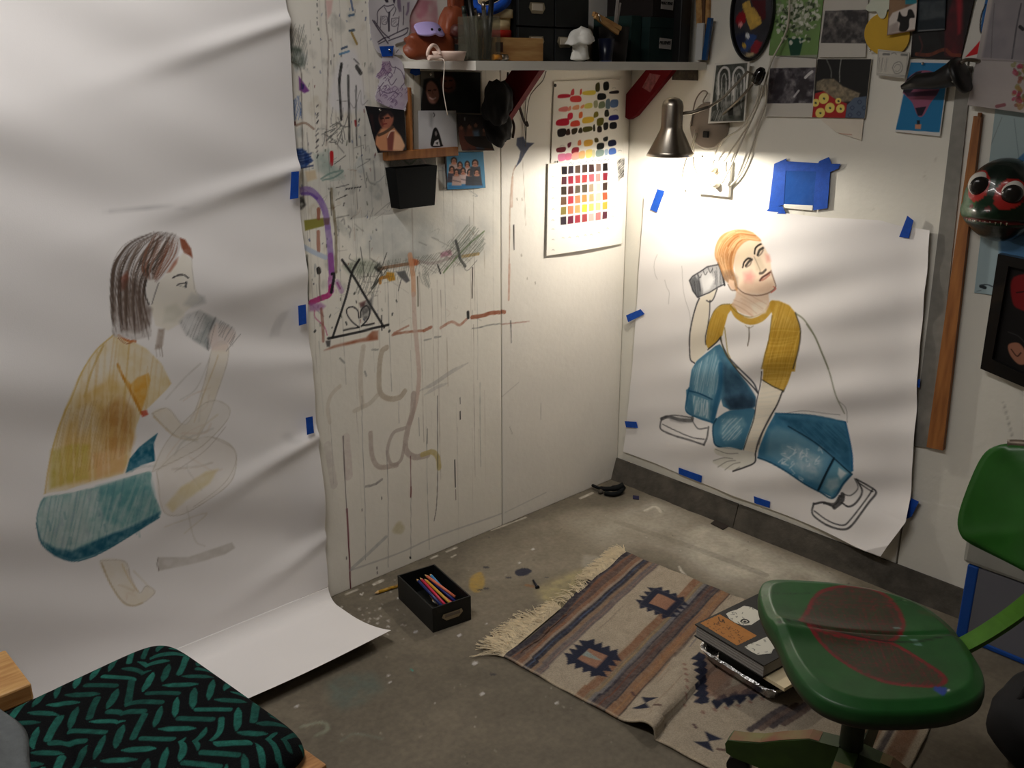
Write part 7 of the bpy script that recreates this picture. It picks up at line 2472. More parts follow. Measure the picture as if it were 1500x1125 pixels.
# fringe at the striped end: loose cream threads
P, F = [], []
r2 = random.Random(5)
for i in range(1500):
    u = r2.random()
    dens = 1.0 if u < .42 else (.10 if u < .68 else .9)
    if r2.random() > dens:
        continue
    u *= RW
    L = r2.uniform(.03, .075) * (1.35 if u < .2 else .85)
    base = np.array([O[0] + UV[0] * u, O[1] + UV[1] * u]) + VV * .004
    dirn = -VV + UV * r2.uniform(-.9, .6)
    dirn /= np.linalg.norm(dirn)
    perp = np.array([-dirn[1], dirn[0]])
    cv_ = r2.uniform(-.025, .025)
    z0 = r2.uniform(.004, .014)
    b0 = len(P)
    n = 4
    for k in range(n + 1):
        f_ = k / n
        c_ = base + dirn * L * f_ + perp * cv_ * f_ * f_
        w_ = .0014 * (1 - .4 * f_)
        zz = .004 + z0 * math.sin(math.pi * min(1, f_ * 1.1)) * .8 + .001
        P += [(c_[0] - perp[0] * w_, c_[1] - perp[1] * w_, zz), (c_[0], c_[1], zz + .0014), (c_[0] + perp[0] * w_, c_[1] + perp[1] * w_, zz)]
    for k in range(n):
        a_ = b0 + 3 * k
        F += [(a_, a_ + 1, a_ + 4, a_ + 3), (a_ + 1, a_ + 2, a_ + 5, a_ + 4)]
me = bpy.data.meshes.new('fringe')
me.from_pydata(P, [], F)
fo = put('fringe', me, mat('fringe_wool', (232, 216, 184), .95, noise=.15, nscale=60), t)
fo['kind'] = 'stuff'

# ---- open black box with coloured pencils
BX = np.array([-1.103, -.262])
th = math.atan2(-.21, .036)
ex = np.array([.985, -.17])                       # across
ey = np.array([-.17, -.985])                      # along, towards the room
bw, bl_, bh = .124, .218, .078


def bp(a, b, z):
    return np.array([BX[0] + ex[0] * a + ey[0] * b, BX[1] + ex[1] * a + ey[1] * b, z])


t = thing('pencil_box', 'open black box holding coloured pencils on the concrete floor', 'box', bp(0, 0, 0))
M_BOX = mat('black_fibre_box', (15, 17, 17), .55, noise=.2, nscale=60)
for nm, a0, a1, b0, b1, z0, z1 in (('bottom', -.5, .5, -.5, .5, .001, .004), ('side', -.5, -.468, -.5, .5, .004, bh), ('side', .468, .5, -.5, .5, .004, bh), ('side', -.468, .468, -.5, -.482, .004, bh), ('front', -.468, .468, .482, .5, .004, bh)):
    mb = MB()
    mb.prism([bp(a0 * bw, b0 * bl_, z0), bp(a1 * bw, b0 * bl_, z0), bp(a1 * bw, b1 * bl_, z0), bp(a0 * bw, b1 * bl_, z0)], (0, 0, z1 - z0))
    fr_ = mb.build(nm, M_BOX, t)
mb = MB()
fo_ = bl_ * .5 + .0012
mb.prism([bp(-.030, fo_, .050), bp(.030, fo_, .050), bp(.034, fo_, .040), bp(.020, fo_, .028), bp(-.020, fo_, .028), bp(-.034, fo_, .040)], ey.tolist() + [0.0] if False else (ey[0] * .002, ey[1] * .002, 0))
lh = mb.build('label_holder', M_BRASS, fr_)
mb = MB()
mb.prism([bp(-.024, fo_ + .0022, .047), bp(.024, fo_ + .0022, .047), bp(.024, fo_ + .0022, .038), bp(-.024, fo_ + .0022, .038)], (ey[0] * .0006, ey[1] * .0006, 0))
mb.build('label_card', mat('dusty_card', (120, 108, 96), .8), fr_)
PC = [((40, 50, 110), -.026, -.055, -.012, .075, 'dark blue'), ((206, 40, 74), -.012, -.060, .000, .085, 'crimson'), ((206, 164, 60), -.002, -.052, .020, .088, 'golden yellow'), ((30, 40, 120), .012, -.058, .040, .070, 'royal blue'), ((222, 120, 90), .006, -.064, .044, .05, 'salmon'), ((70, 140, 190), .022, -.062, .040, -.020, 'sky blue'),
      ((206, 196, 176), -.008, -.01, .012, .09, 'cream'), ((150, 110, 70), .002, .00, -.012, .085, 'tan'), ((196, 60, 90), .016, .01, .036, .078, 'rose'), ((230, 226, 220), -.016, .02, .012, .086, 'white')]
M_PW = mat('pencil_wood', (214, 176, 120), .6)
for i, (col, a0, b0, a1, b1, nm) in enumerate(PC):
    z0 = .0545 - .003 * (i % 4) + (.010 if i < 6 else -.006)
    p, q = bp(a0, b0, z0 + (.016 if i < 6 else .0)), bp(a1, b1, z0 - .014)
    t2 = thing('colored_pencil', nm + ' pencil lying in the open black box', 'pencil', p, 'pencils in the black box')
    mb = MB()
    mb.tube([p + (q - p) * .07, q], .0042, 6)
    mb.build('barrel', mat('pencil_' + nm.replace(' ', '_'), col, .4), t2)
    mb = MB()
    mb.tube([p, p + (q - p) * .07], [.0008, .0042], 6)
    mb.build('sharpened_tip', M_PW, t2)
# gold pencil on the floor
p, q = onF(549, 869, .006), onF(592, 855, .006)
t = thing('gold_pencil', 'gold patterned pencil on the floor beside the black box', 'pencil', p)
mb = MB()
mb.tube([p + (q - p) * .12, q + (q - p) * .1], .0052, 8)
mb.build('barrel', mat('gold_stripes', (206, 160, 40), .35, col2=(120, 84, 20), nscale=60), t)
mb = MB()
mb.tube([p, p + (q - p) * .12], [.001, .0052], 8)
mb.build('sharpened_tip', M_PW, t)

# small things on the floor
p, q = onF(781, 850, .004), onF(787, 860, .004)
mb = MB()
mb.tube([p, q], .0034, 8)
mb.lathe([(0, 0), (.007, 0), (.007, .003), (0, .003)], q, 10, axis=Vector((q - p).tolist()).normalized())
tag(mb.build('bolt', mat('dark_iron', (40, 42, 50), .5, .6)), 'small dark bolt lying near the yellow floor stain', 'bolt')
mb = MB()
mb.prism([onF(1041, 767, .002), onF(1048, 762, .002), onF(1067, 771, .002), onF(1059, 776, .002)], (0, 0, .002))
tag(mb.build('card_scrap', mat('dark_card', (44, 36, 32), .7)), 'dark rectangular scrap on the floor below the taped drawing', 'scrap')
mb = MB()
mb.prism([onF(927, 726, .001), onF(936, 727, .001), onF(936, 732, .001), onF(927, 731, .001)], (0, 0, .002))
tag(mb.build('tape_scrap', mat('navy_tape', (30, 30, 66), .7)), 'tiny navy tape scrap on the floor near the corner', 'tape')
# black crumpled strap in the corner
t = thing('black_clamp', 'black spring clamp lying in the room corner on the floor', 'clamp', onF(893, 715, 0))
mb = MB()
mb.tube(catmull([onF(868, 711, .014), onF(878, 715, .016), onF(892, 716, .020), onF(906, 714, .024), onF(914, 710, .034)], 5), [.006] * 6 + [.009] * 6 + [.012] * 9, 8)
mb.build('upper_jaw', M_MATTEBLACK, t)
mb = MB()
mb.tube(catmull([onF(886, 722, .010), onF(898, 724, .010), onF(908, 721, .012), onF(914, 713, .026)], 5), [.009] * 16, 8)
mb.build('lower_jaw', M_MATTEBLACK, t)
mb = MB()
mb.ell(onF(880, 720, .009), (.012, .010, .009), 12)
mb.build('rubber_tip', mat('dull_rubber', (70, 64, 56), .8), t)

# ---- foil tray, cream board, black sketchbook
e1 = np.array([-.106, -.994])
e2 = np.array([.994, -.106])


def quad2(c0, l1, l2, z):
    return [np.array([c0[0], c0[1], z]), np.array([*(c0 + e1 * l1), z]), np.array([*(c0 + e1 * l1 + e2 * l2), z]), np.array([*(c0 + e2 * l2), z])]


tc = np.array([-.752, -.945])
tl1, tl2 = .250, .33
t = thing('foil_tray', 'crinkled foil baking tray under the black sketchbook', 'tray', (tc[0] + .1, tc[1] - .1, 0))


def rrect(c0, l1, l2, r, inset, z, n=6, wob=0.0, seed=0):
    rr = random.Random(seed)
    out = []
    for (a, b, s0) in ((l1 - r, l2 - r, 0), (r, l2 - r, 90), (r, r, 180), (l1 - r, r, 270)):
        for k in range(n + 1):
            ang = math.radians(s0 + 90 * k / n)
            A_ = a + (r - inset) * math.cos(ang)
            B_ = b + (r - inset) * math.sin(ang)
            j = rr.uniform(-wob, wob)
            p = c0 + e1 * (A_ + j) + e2 * (B_ + j)
            out.append((p[0], p[1], z + rr.uniform(-wob, wob)))
    # densify the straight runs so the foil can crinkle
    Q = []
    for i in range(len(out)):
        a_, b_ = np.array(out[i]), np.array(out[(i + 1) % len(out)])
        m_ = max(1, int(np.linalg.norm(b_ - a_) / .012))
        for k in range(m_):
            q_ = a_ + (b_ - a_) * k / m_
            Q.append(q_ + np.array([rr.uniform(-wob, wob), rr.uniform(-wob, wob), rr.uniform(-wob, wob)]))
    return Q


rings = [rrect(tc, tl1, tl2, .035, .03, .0125, seed=1), rrect(tc, tl1, tl2, .035, .016, .014, wob=.001, seed=2), rrect(tc, tl1, tl2, .035, .006, .042, wob=.002, seed=3), rrect(tc, tl1, tl2, .035, -.004, .044, wob=.0014, seed=4), rrect(tc, tl1, tl2, .035, -.008, .050, wob=.0014, seed=5), rrect(tc, tl1, tl2, .035, -.003, .053, wob=.0014, seed=6), rrect(tc, tl1, tl2, .035, .005, .048, wob=.0014, seed=7)]
n = 120
mb = MB()
vr = []
for rg_ in rings:
    A_ = np.array(rg_)
    A_ = np.vstack([A_, A_[0]])
    d = np.concatenate([[0], np.cumsum(np.linalg.norm(np.diff(A_, axis=0), axis=1))])
    d /= d[-1]
    vr.append([mb.bm.verts.new([float(np.interp(k / n, d, A_[:, c])) for c in range(3)]) for k in range(n)])
for a_, b_ in zip(vr[:-1], vr[1:]):
    for k in range(n):
        mb.bm.faces.new((a_[k], a_[(k + 1) % n], b_[(k + 1) % n], b_[k]))
mb.bm.faces.new(vr[0][::-1])
mb.build('tray_shell', mat('crumpled_foil', (190, 190, 190), .22, 1.0, bump=.9, bscale=90), t)
mb = MB()
mb.prism(quad2(tc + e1 * .035 + e2 * .045, tl1 - .07, tl2 - .09, .0135), (0, 0, .0625))
mb.build('dark_contents', mat('dark_filling', (26, 27, 25), .35, noise=.5, nscale=40, bump=.4, bscale=60), t)  # dark block added to show as the tray's dark interior
bc_ = np.array([*onF(1018, 914, .1237)[:2]])
mb = MB()
mb.prism(quad2(bc_ + e1 * .02 + e2 * .012, .262, .27, .0765), (0, 0, .0095))
tag(mb.build('cream_board', mat('cream_card', (222, 206, 170), .7)), 'cream board sticking out between foil tray and black sketchbook', 'board')
# sketchbook: covers, pages, spine, stickers
t = thing('sketchbook', 'black hardcover sketchbook with three stickers stacked on the foil tray', 'book', (*bc_, .086))
M_COVER = mat('black_cover', (20, 20, 21), .55, bump=.1, bscale=200)
l1, l2 = .226, .30
for nm, z0, z1 in (('back_cover', .0865, .0895), ('front_cover', .1205, .1235)):
    mb = MB()
    mb.prism(quad2(bc_, l1, l2, z0), (0, 0, z1 - z0))
    mb.build(nm, M_COVER, t)
mb = MB()
for k in range(8):
    ins = .002 + .0015 * (k % 2)
    mb.prism(quad2(bc_ + e2 * ins + e1 * .004, l1 - .006, l2 - .01, .0897 + k * .0038), (0, 0, .0036))
mb.build('page_block', mat('grey_pages', (150, 146, 142), .85), t)
zt = .1237


def sticker(P, paint, base, label):
    f_ = lambda x, y: tuple(onF(x, y, zt)[:2])
    Q = np.array([f_(*p) for p in P])
    lo, hi = Q.min(0), Q.max(0)
    cc = Canvas(np.linspace(lo[0], hi[0], 90), np.linspace(lo[1], hi[1], 90), f_, mpp(onF(*P[0], zt)), base)
    paint(cc)
    sl, M = cc.pmask(Q, 1e-6)
    ins = np.zeros(cc.U.shape, bool)
    ins[sl] = M > .5
    cell = ins[:-1, :-1] & ins[1:, 1:] & ins[1:, :-1] & ins[:-1, 1:]
    idx = np.arange(90 * 90).reshape(90, 90)
    jj, ii = np.nonzero(cell)
    F = np.stack([idx[jj, ii], idx[jj, ii + 1], idx[jj + 1, ii + 1], idx[jj + 1, ii]], 1)
    used, inv = np.unique(F.ravel(), return_inverse=True)
    PP = np.stack([cc.U.ravel()[used], cc.V.ravel()[used], np.full(len(used), zt + .0003)], 1)
    o = colmesh('sticker', PP, inv.reshape(-1, 4).tolist(), cc.C.reshape(-1, 3)[used], M_PRINT, t, False)
    o['label'] = label


K17b = (1010, 870, 7.031)


def p_orange(c):
    c.grain(.15, .01)
    rr = random.Random(3)
    c.line([(300, 240), (310, 275), (335, 290), (345, 265), (360, 300)], 1.6, (40, 24, 14), .9, K17b)
    for i in range(60):
        x = rr.uniform(180, 560)
        y = 290 + (x - 180) * .42 + rr.uniform(-50, 60)
        c.line([(x, y), (x + rr.uniform(-20, 20), y + rr.uniform(-14, 14))], 1, (64, 38, 20), .75, K17b)


def p_white(c):
    rr = random.Random(7)
    for i in range(46):
        x, y = rr.uniform(380, 880), rr.uniform(130, 620)
        c.line([(x, y), (x + rr.uniform(-25, 25), y + rr.uniform(-16, 16)), (x + rr.uniform(-25, 25), y + rr.uniform(-16, 16))], 1, (70, 72, 70), .75, K17b)
    c.line([(530, 285), (550, 265), (590, 268), (610, 290), (580, 302), (540, 298)], 2.4, (20, 20, 20), .95, K17b)
    c.poly([(550, 285), (570, 275), (590, 285), (570, 296)], (20, 20, 20), .95, K17b)


sticker(K([(105, 300), (310, 208), (700, 432), (490, 535)], K17b).tolist(), p_orange, (168, 112, 54), 'orange sticker with dark lettering')
sticker(K([(373, 205), (420, 180), (490, 160), (560, 122), (640, 135), (745, 195), (762, 240), (700, 280), (640, 320), (560, 328), (470, 300), (410, 260)], K17b).tolist(), p_white, (206, 204, 192), 'white sticker with inked drawings')
sticker(K([(562, 548), (620, 515), (690, 490), (760, 455), (800, 440), (830, 480), (880, 485), (905, 545), (860, 575), (845, 615), (790, 620), (700, 630), (640, 600)], K17b).tolist(), p_white, (206, 204, 192), 'white sticker with a jagged outline')

# ---- green swivel chair
K18 = (1080, 780, 3.262)
SZ = .452
seat_px = [(112, 285), (122, 225), (180, 203), (300, 206), (450, 216), (620, 240), (760, 274), (890, 325), (1000, 405), (1070, 480), (1135, 570), (1178, 650), (1178, 720), (1120, 775), (1000, 815), (800, 830), (600, 822), (440, 775), (335, 700), (255, 590), (200, 470), (140, 370)]
f_ = lambda x, y: tuple(onF(x, y, SZ)[:2])
SO = catmull(np.array([f_(*p) for p in K(seat_px, K18)]), 8, True)
sc = SO.mean(0)
lo, hi = SO.min(0) - .01, SO.max(0) + .01
ct = Canvas(np.linspace(lo[0], hi[0], 260), np.linspace(lo[1], hi[1], 260), f_, mpp(onF(1280, 940, SZ)), (28, 82, 34), 3)
ct.grain(.3, .1, 3)
DKR = (136, 16, 30)
for P in ([(300, 420), (330, 370), (375, 290), (440, 258), (540, 250), (640, 262), (720, 300), (775, 360), (795, 420), (770, 470), (720, 492), (600, 478), (450, 455)], [(345, 445), (450, 470), (560, 480), (720, 495), (800, 530), (890, 590), (970, 650), (995, 690), (960, 718), (860, 715), (740, 700), (620, 655), (480, 570), (400, 500)]):
    ct.poly(P, (62, 42, 34), .85, K18, soft=2, tex=.2, ts=.02, sm=True)
    ct.line(P + [P[0]], 7, DKR, .9, K18, tex=.2)
    ct.hatch(P, 40, 7, 2, (128, 22, 32), .7, K18, seed=3)
    ct.hatch(P, -50, 7, 2, (124, 22, 30), .65, K18, seed=4)
    ct.hatch(P, 5, 8, 2.6, (34, 74, 36), .6, K18, seed=9)
    ct.hatch(P, 85, 8, 2.4, (30, 64, 32), .5, K18, seed=19)
ct.line([(190, 435), (300, 425), (450, 452), (600, 475), (720, 492), (850, 498), (960, 488), (1060, 472)], 3, (14, 26, 16), .85, K18)  # this line and next two: grimy creases, shade painted in for depth
ct.line([(112, 288), (200, 280), (350, 275)], 1.6, (16, 34, 18), .8, K18)
ct.line([(740, 318), (820, 316), (890, 326)], 1.6, (16, 34, 18), .8, K18)
ct.line([(190, 410), (240, 405), (300, 412)], 4, (96, 84, 40), .6, K18, tex=.4)
ct.line([(880, 370), (960, 400), (1040, 470)], 9, (76, 60, 34), .6, K18, tex=.5)
for x, y in ((765, 432), (790, 468), (845, 490), (865, 510)):
    ct.line([(x - 10, y), (x + 14, y + 2)], 4.5, (110, 140, 140), .85, K18, sm=False)
ct.poly([(935, 720), (1005, 730), (995, 772), (970, 765), (945, 740)], (30, 60, 150), .95, K18)
ct.poly([(1005, 735), (1022, 740), (1010, 755)], (206, 210, 214), .95, K18)
for P in ([(610, 242), (680, 270)], [(800, 290), (805, 330)]):
    ct.line(P, 1.5, (150, 156, 130), .6, K18)
axis_f = np.array(f_(*K([(190, 435)], K18)[0]))
axis_b = np.array(f_(*K([(1060, 472)], K18)[0]))
ad = (axis_b - axis_f) / np.linalg.norm(axis_b - axis_f)
an = np.array([-ad[1], ad[0]])


def seat_z(x, y, r):
    q = np.array([x, y]) - axis_f
    s = q @ an
    tt = q @ ad / np.linalg.norm(axis_b - axis_f)
    dish = -.016 * (1 - r ** 2)
    ridge = .012 * math.exp(-(s / .03) ** 2) * max(0, 1 - tt * 1.1)
    groove = -.004 * math.exp(-(s / .004) ** 2)
    return SZ + dish + ridge + groove - .012 * max(0, r - .9) / .1 * (r > .9)


t = thing('swivel_chair', 'worn green metal swivel chair with a red heart painted on seat', 'chair', (sc[0], sc[1], 0))
nT, nR = len(SO), 64
P, F, Cl = [], [], []
P.append((sc[0], sc[1], seat_z(*sc, 0)))
Cl.append(sample(ct, np.array([sc[0]]), np.array([sc[1]]))[0])
for i in range(1, nR + 1):
    r = i / nR
    for k in range(nT):
        p = sc + (SO[k] - sc) * r
        P.append((p[0], p[1], seat_z(p[0], p[1], r)))
        Cl.append(sample(ct, np.array([p[0]]), np.array([p[1]]))[0])
for k in range(nT):
    F.append((0, 1 + (k + 1) % nT, 1 + k))
for i in range(nR - 1):
    for k in range(nT):
        a_, b_ = 1 + i * nT, 1 + (i + 1) * nT
        F.append((a_ + k, a_ + (k + 1) % nT, b_ + (k + 1) % nT, b_ + k))
for s_, dz in ((1.012, -.008), (1.018, -.020), (1.012, -.034), (.99, -.040), (.6, -.046), (.05, -.046)):
    b0 = len(P)
    for k in range(nT):
        p = sc + (SO[k] - sc) * s_
        P.append((p[0], p[1], SZ - .012 + dz))
        Cl.append(rgb(30, 76, 36) if dz > -.03 else rgb(40, 34, 24))
    for k in range(nT):
        F.append((b0 - nT + k, b0 - nT + (k + 1) % nT, b0 + (k + 1) % nT, b0 + k))
F.append(tuple(range(len(P) - nT, len(P))))
o = colmesh('seat', P, F, np.array(Cl), M_ENAMEL, t)
bm = bmesh.new()
bm.from_mesh(o.data)
bmesh.ops.recalc_face_normals(bm, faces=bm.faces)
bm.to_mesh(o.data)
bm.free()
M_GREEN = mat('green_enamel', (38, 98, 28), .4, noise=.25, nscale=14, bump=.05)
M_GREEN2 = mat('olive_enamel', (52, 76, 24), .5, col2=(40, 60, 20), nscale=18)
# backrest: rounded curved plate
M1 = np.array([-.79, -1.557, .735]) + .056 * _R * np.array([1, 1, 0])
wv = np.array([-.50, -.87, 0.0])
wv /= np.linalg.norm(wv)
bkn = np.array([-wv[1], wv[0], 0.0])              # away from the sitter
bkn = bkn if bkn @ _R > 0 else -bkn
BWD, BHT = .38, .225
M0 = M1 + wv * BWD / 2
upv = np.array([0, 0, 1.0]) + bkn * .24
upv /= np.linalg.norm(upv)
mb = MB()
NX, NY = 36, 20
gridv = []
for j in range(NY + 1):
    row = []
    for i in range(NX + 1):
        a, b = -1 + 2 * i / NX, -1 + 2 * j / NY
        # square to rounded rectangle
        rx_, ry_ = BWD / 2, BHT / 2
        k = (abs(a) ** 5 + abs(b) ** 5) ** .2
        m_ = max(abs(a), abs(b), 1e-6)
        q = m_ / k if k > 0 else 1
        A_, B_ = a * q * rx_, b * q * ry_
        p = M0 + wv * A_ + upv * B_ - bkn * (.055 * (a * a) - .01 * b * b)
        row.append(mb.bm.verts.new(Vector(p.tolist())))
    gridv.append(row)
for j in range(NY):
    for i in range(NX):
        f = mb.bm.faces.new((gridv[j][i], gridv[j][i + 1], gridv[j + 1][i + 1], gridv[j + 1][i]))
        f.smooth = True
o = mb.build('backrest', M_GREEN, t)
md = o.modifiers.new('thickness', 'SOLIDIFY')
md.thickness = .014
md.offset = 0
mb = MB()
rimp = [gridv for gridv in ()]
edge_pts = []
for i in range(41):
    a = -.92 + 1.84 * i / 40
    k = (abs(a) ** 5 + 1) ** .2
    edge_pts.append(M0 + wv * (a / k * BWD / 2) + upv * (BHT / 2 / k) - bkn * (.055 * a * a - .010))
mb.tube(edge_pts, .0085, 8)
mb.build('worn_rim', mat('worn_metal', (120, 106, 92), .5, .4, noise=.4, nscale=40), t)
# post from the seat to the backrest
sb = np.array([*(sc + (axis_b - sc) * .9), SZ - .05])
bt = M0 - upv * (BHT * .30) + bkn * .018
mb = MB()
pth = catmull([np.array([*(sc + (axis_b - sc) * .35), SZ - .06]), sb, sb + (bt - sb) * .45 + bkn * .02 - np.array([0, 0, .02]), bt - upv * .03, bt + upv * .05], 8)
for i, p in enumerate(pth):
    pass
ringsP = []
for i, p in enumerate(pth):
    tn = pth[min(i + 1, len(pth) - 1)] - pth[max(i - 1, 0)]
    tn /= np.linalg.norm(tn)
    nn = np.cross(tn, wv)
    nn /= np.linalg.norm(nn)
    ringsP.append([mb.bm.verts.new(Vector((p + wv * a * .019 + nn * b * .006).tolist())) for a, b in ((-1, -1), (1, -1), (1, 1), (-1, 1))])
for a_, b_ in zip(ringsP[:-1], ringsP[1:]):
    for k in range(4):
        mb.bm.faces.new((a_[k], a_[(k + 1) % 4], b_[(k + 1) % 4], b_[k]))
mb.bm.faces.new(ringsP[0])
mb.bm.faces.new(ringsP[-1][::-1])
mb.build('back_post', mat('lime_enamel', (78, 128, 36), .4, noise=.2, nscale=20), t)
mb = MB()
mb.lathe([(0, 0), (.020, 0), (.020, .02), (0, .02)], sb + np.array([0, 0, .006]), 14, axis=(wv[0], wv[1], 0))
mb.build('hinge_knob', M_BLACK, t)
mb = MB()
mb.lathe([(0, .10), (.034, .10), (.036, .14), (.024, .17), (.022, .30), (.045, .34), (.10, .385), (.10, .40), (0, .40)], (sc[0], sc[1], 0), 24)
mb.build('column', mat('dark_green_metal', (26, 40, 22), .5), t)
tip = np.array([*onF(1066, 1086, .085)[:2]])
d1 = tip - sc
Lg = np.linalg.norm(d1)
d1 /= Lg
for k in range(4):
    a_ = k * math.pi / 2
    d_ = np.array([d1[0] * math.cos(a_) - d1[1] * math.sin(a_), d1[0] * math.sin(a_) + d1[1] * math.cos(a_)])
    n_ = np.array([-d_[1], d_[0]])
    prof = [(.02, .185), (.08, .178), (.14, .148), (.18, .125), (Lg - .03, .110), (Lg - .006, .104), (Lg, .092), (Lg - .004, .070), (Lg - .02, .064), (.16, .062), (.02, .075)]
    mb = MB()
    mb.prism([np.array([sc[0] + d_[0] * r - n_[0] * .019, sc[1] + d_[1] * r - n_[1] * .019, z]) for r, z in prof], (n_[0] * .038, n_[1] * .038, 0))
    lg = mb.build('leg', M_GREEN2, t)
    mb = MB()
    top = [(.06, .1815), (.08, .1795), (.14, .1495), (.18, .1265), (Lg - .03, .1115), (Lg - .008, .105)]
    A_ = [mb.bm.verts.new(Vector((sc[0] + d_[0] * r - n_[0] * .017, sc[1] + d_[1] * r - n_[1] * .017, z))) for r, z in top]
    B_ = [mb.bm.verts.new(Vector((sc[0] + d_[0] * r + n_[0] * .017, sc[1] + d_[1] * r + n_[1] * .017, z))) for r, z in top]
    for i in range(len(top) - 1):
        mb.bm.faces.new((A_[i], A_[i + 1], B_[i + 1], B_[i]))
    mb.build('worn_top', mat('worn_leg_top', (112, 108, 62), .6, col2=(120, 56, 46), nscale=14), lg)
    cx_, cy_ = sc[0] + d_[0] * (Lg - .03), sc[1] + d_[1] * (Lg - .03)
    mb = MB()
    on_rug = (MI @ (np.array([cx_, cy_]) - O))
    wz = .0262 + (.0085 if 0 < on_rug[0] < RW and on_rug[1] < RL else 0)
    mb.tube([(cx_, cy_, .07), (cx_, cy_, .045)], .010, 10)
    mb.tube([(cx_ - n_[0] * .012, cy_ - n_[1] * .012, wz), (cx_ + n_[0] * .012, cy_ + n_[1] * .012, wz)], .0255, 18)
    mb.build('caster', M_BLACK, lg)

# ---- clear crate behind the chair, tub and case on it
t = thing('storage_crate', 'shallow clear plastic crate with blue corners behind the green chair', 'crate', (-.07, -1.58, 0))
M_CLEAR = mat('cloudy_plastic', (150, 150, 158), .25, trans=.5, ior=1.15)
M_BLUEP = mat('blue_plastic', (16, 70, 150), .4)
cx0, cx1, cy0, cy1, chh = -.125, -.045, -1.36, -1.80, .225
for nm, a_, b_ in (('panel', (cx0 + .003, cy0 - .01, .012), (cx0 + .006, cy1, chh)), ('panel', (cx0 + .006, cy0 - .004, .012), (cx1, cy0 - .007, chh)), ('panel', (cx1 - .003, cy0 - .01, .012), (cx1, cy1, chh)), ('panel', (cx0 + .006, cy1 + .003, .012), (cx1, cy1, chh))):
    mb = MB()
    mb.span(a_, b_)
    mb.build(nm, M_CLEAR, t)
for xx, yy in ((cx0, cy0), (cx0, cy1 + .03)):
    mb = MB()
    mb.span((xx, yy, 0.002), (xx + .026, yy - .030, chh + .002), .004)
    mb.build('corner_post', M_BLUEP, t)
mb = MB()
mb.span((cx0 - .002, cy0 - .02, .002), (cx1, cy1, .016), .003)
mb.build('base', M_BLUEP, t)
mb = MB()
mb.span((cx0 + .02, cy0 - .06, .017), (cx1 - .01, cy1 + .02, .17), .01)
tag(mb.build('dark_bundle', mat('dark_contents', (40, 38, 46), .8, noise=.5, nscale=25)), 'dark bundle stored inside the clear crate', 'bundle')
t = thing('plastic_tub', 'cloudy white plastic tub on top of the clear crate', 'tub', (-.085, -1.45, chh))
mb = MB()
mb.span((-.128, -1.345, chh + .003), (-.035, -1.56, chh + .125), .012)
mb.build('tub_body', mat('milky_plastic', (176, 176, 168), .4, trans=.25, noise=.15, nscale=14), t)
mb = MB()
mb.span((-.131, -1.342, chh + .120), (-.032, -1.563, chh + .136), .005)
mb.build('lid', mat('milky_lid', (184, 184, 176), .4), t)
mb = MB()
mb.span((-.11, -1.43, chh + .1365), (-.04, -1.62, chh + .25), .012)
tag(mb.build('black_case', M_MATTEBLACK), 'black case standing on the cloudy tub', 'case')
t = thing('added_dark_bag', 'added dark bag shape darkening the floor behind the green chair', 'bag', (-.48, -1.75, 0))
blob('bag_body', (-.47, -1.78, .105), (.17, .19, .104), mat('added_bag_dark', (16, 16, 20), .85, noise=.3, nscale=20), t, 21, .15)  # added bag shape, keeps the floor behind the chair dark
mb = MB()
mb.tube(catmull([(-.55, -1.66, .17), (-.52, -1.68, .24), (-.46, -1.74, .26), (-.42, -1.84, .19)], 6), .008, 8)
mb.build('handle', M_BCLOTH, t)

# ================================================================== FOREGROUND SEAT
ZC = .470
cO = np.array([*onF(243, 936, ZC - .02)[:2]])
cR = np.array([*onF(464, 1092, ZC - .02)[:2]])
cd1 = (cR - cO) / np.linalg.norm(cR - cO)
cd2 = np.array([cd1[1], -cd1[0]])
cd2 = cd2 if cd2[0] < 0 else -cd2
CL = float(np.linalg.norm(cR - cO)) + .006
t = thing('upholstered_stool', 'square wooden stool with a black and green herringbone cushion', 'stool', (*(cO + cd1 * CL / 2 + cd2 * CL / 2), 0))
cs = Canvas(np.linspace(0, CL, 240), np.linspace(0, CL, 240), lambda x, y: (0, 0), .0015, (14, 16, 18), 4)
GR = (40, 106, 94)
r2 = random.Random(41)
cw, gap = .052, .0335
for ci in range(-1, int(CL / cw) + 2):
    off = r2.uniform(0, gap)
    for k in range(-2, int(CL / gap) + 4):
        u_ = (ci + .5) * cw
        v_ = k * gap + off
        s = 1 if ci % 2 == 0 else -1
        h = .0275 + r2.uniform(-.002, .002)
        a_ = math.radians(40 + r2.uniform(-7, 7))
        col = tuple(np.array(GR) * r2.uniform(.75, 1.1))
        du, dv = h * math.cos(a_), h * math.sin(a_) * s
        cs.line([(u_ - du, v_ - dv), (u_ + r2.uniform(-.002, .002), v_ + r2.uniform(-.001, .001)), (u_ + du, v_ + dv)], r2.uniform(6.5, 9), col, .92, raw=True, tex=.2, ts=.01, taper=2 if r2.random() < .5 else 0)
cs.grain(.2, .01)


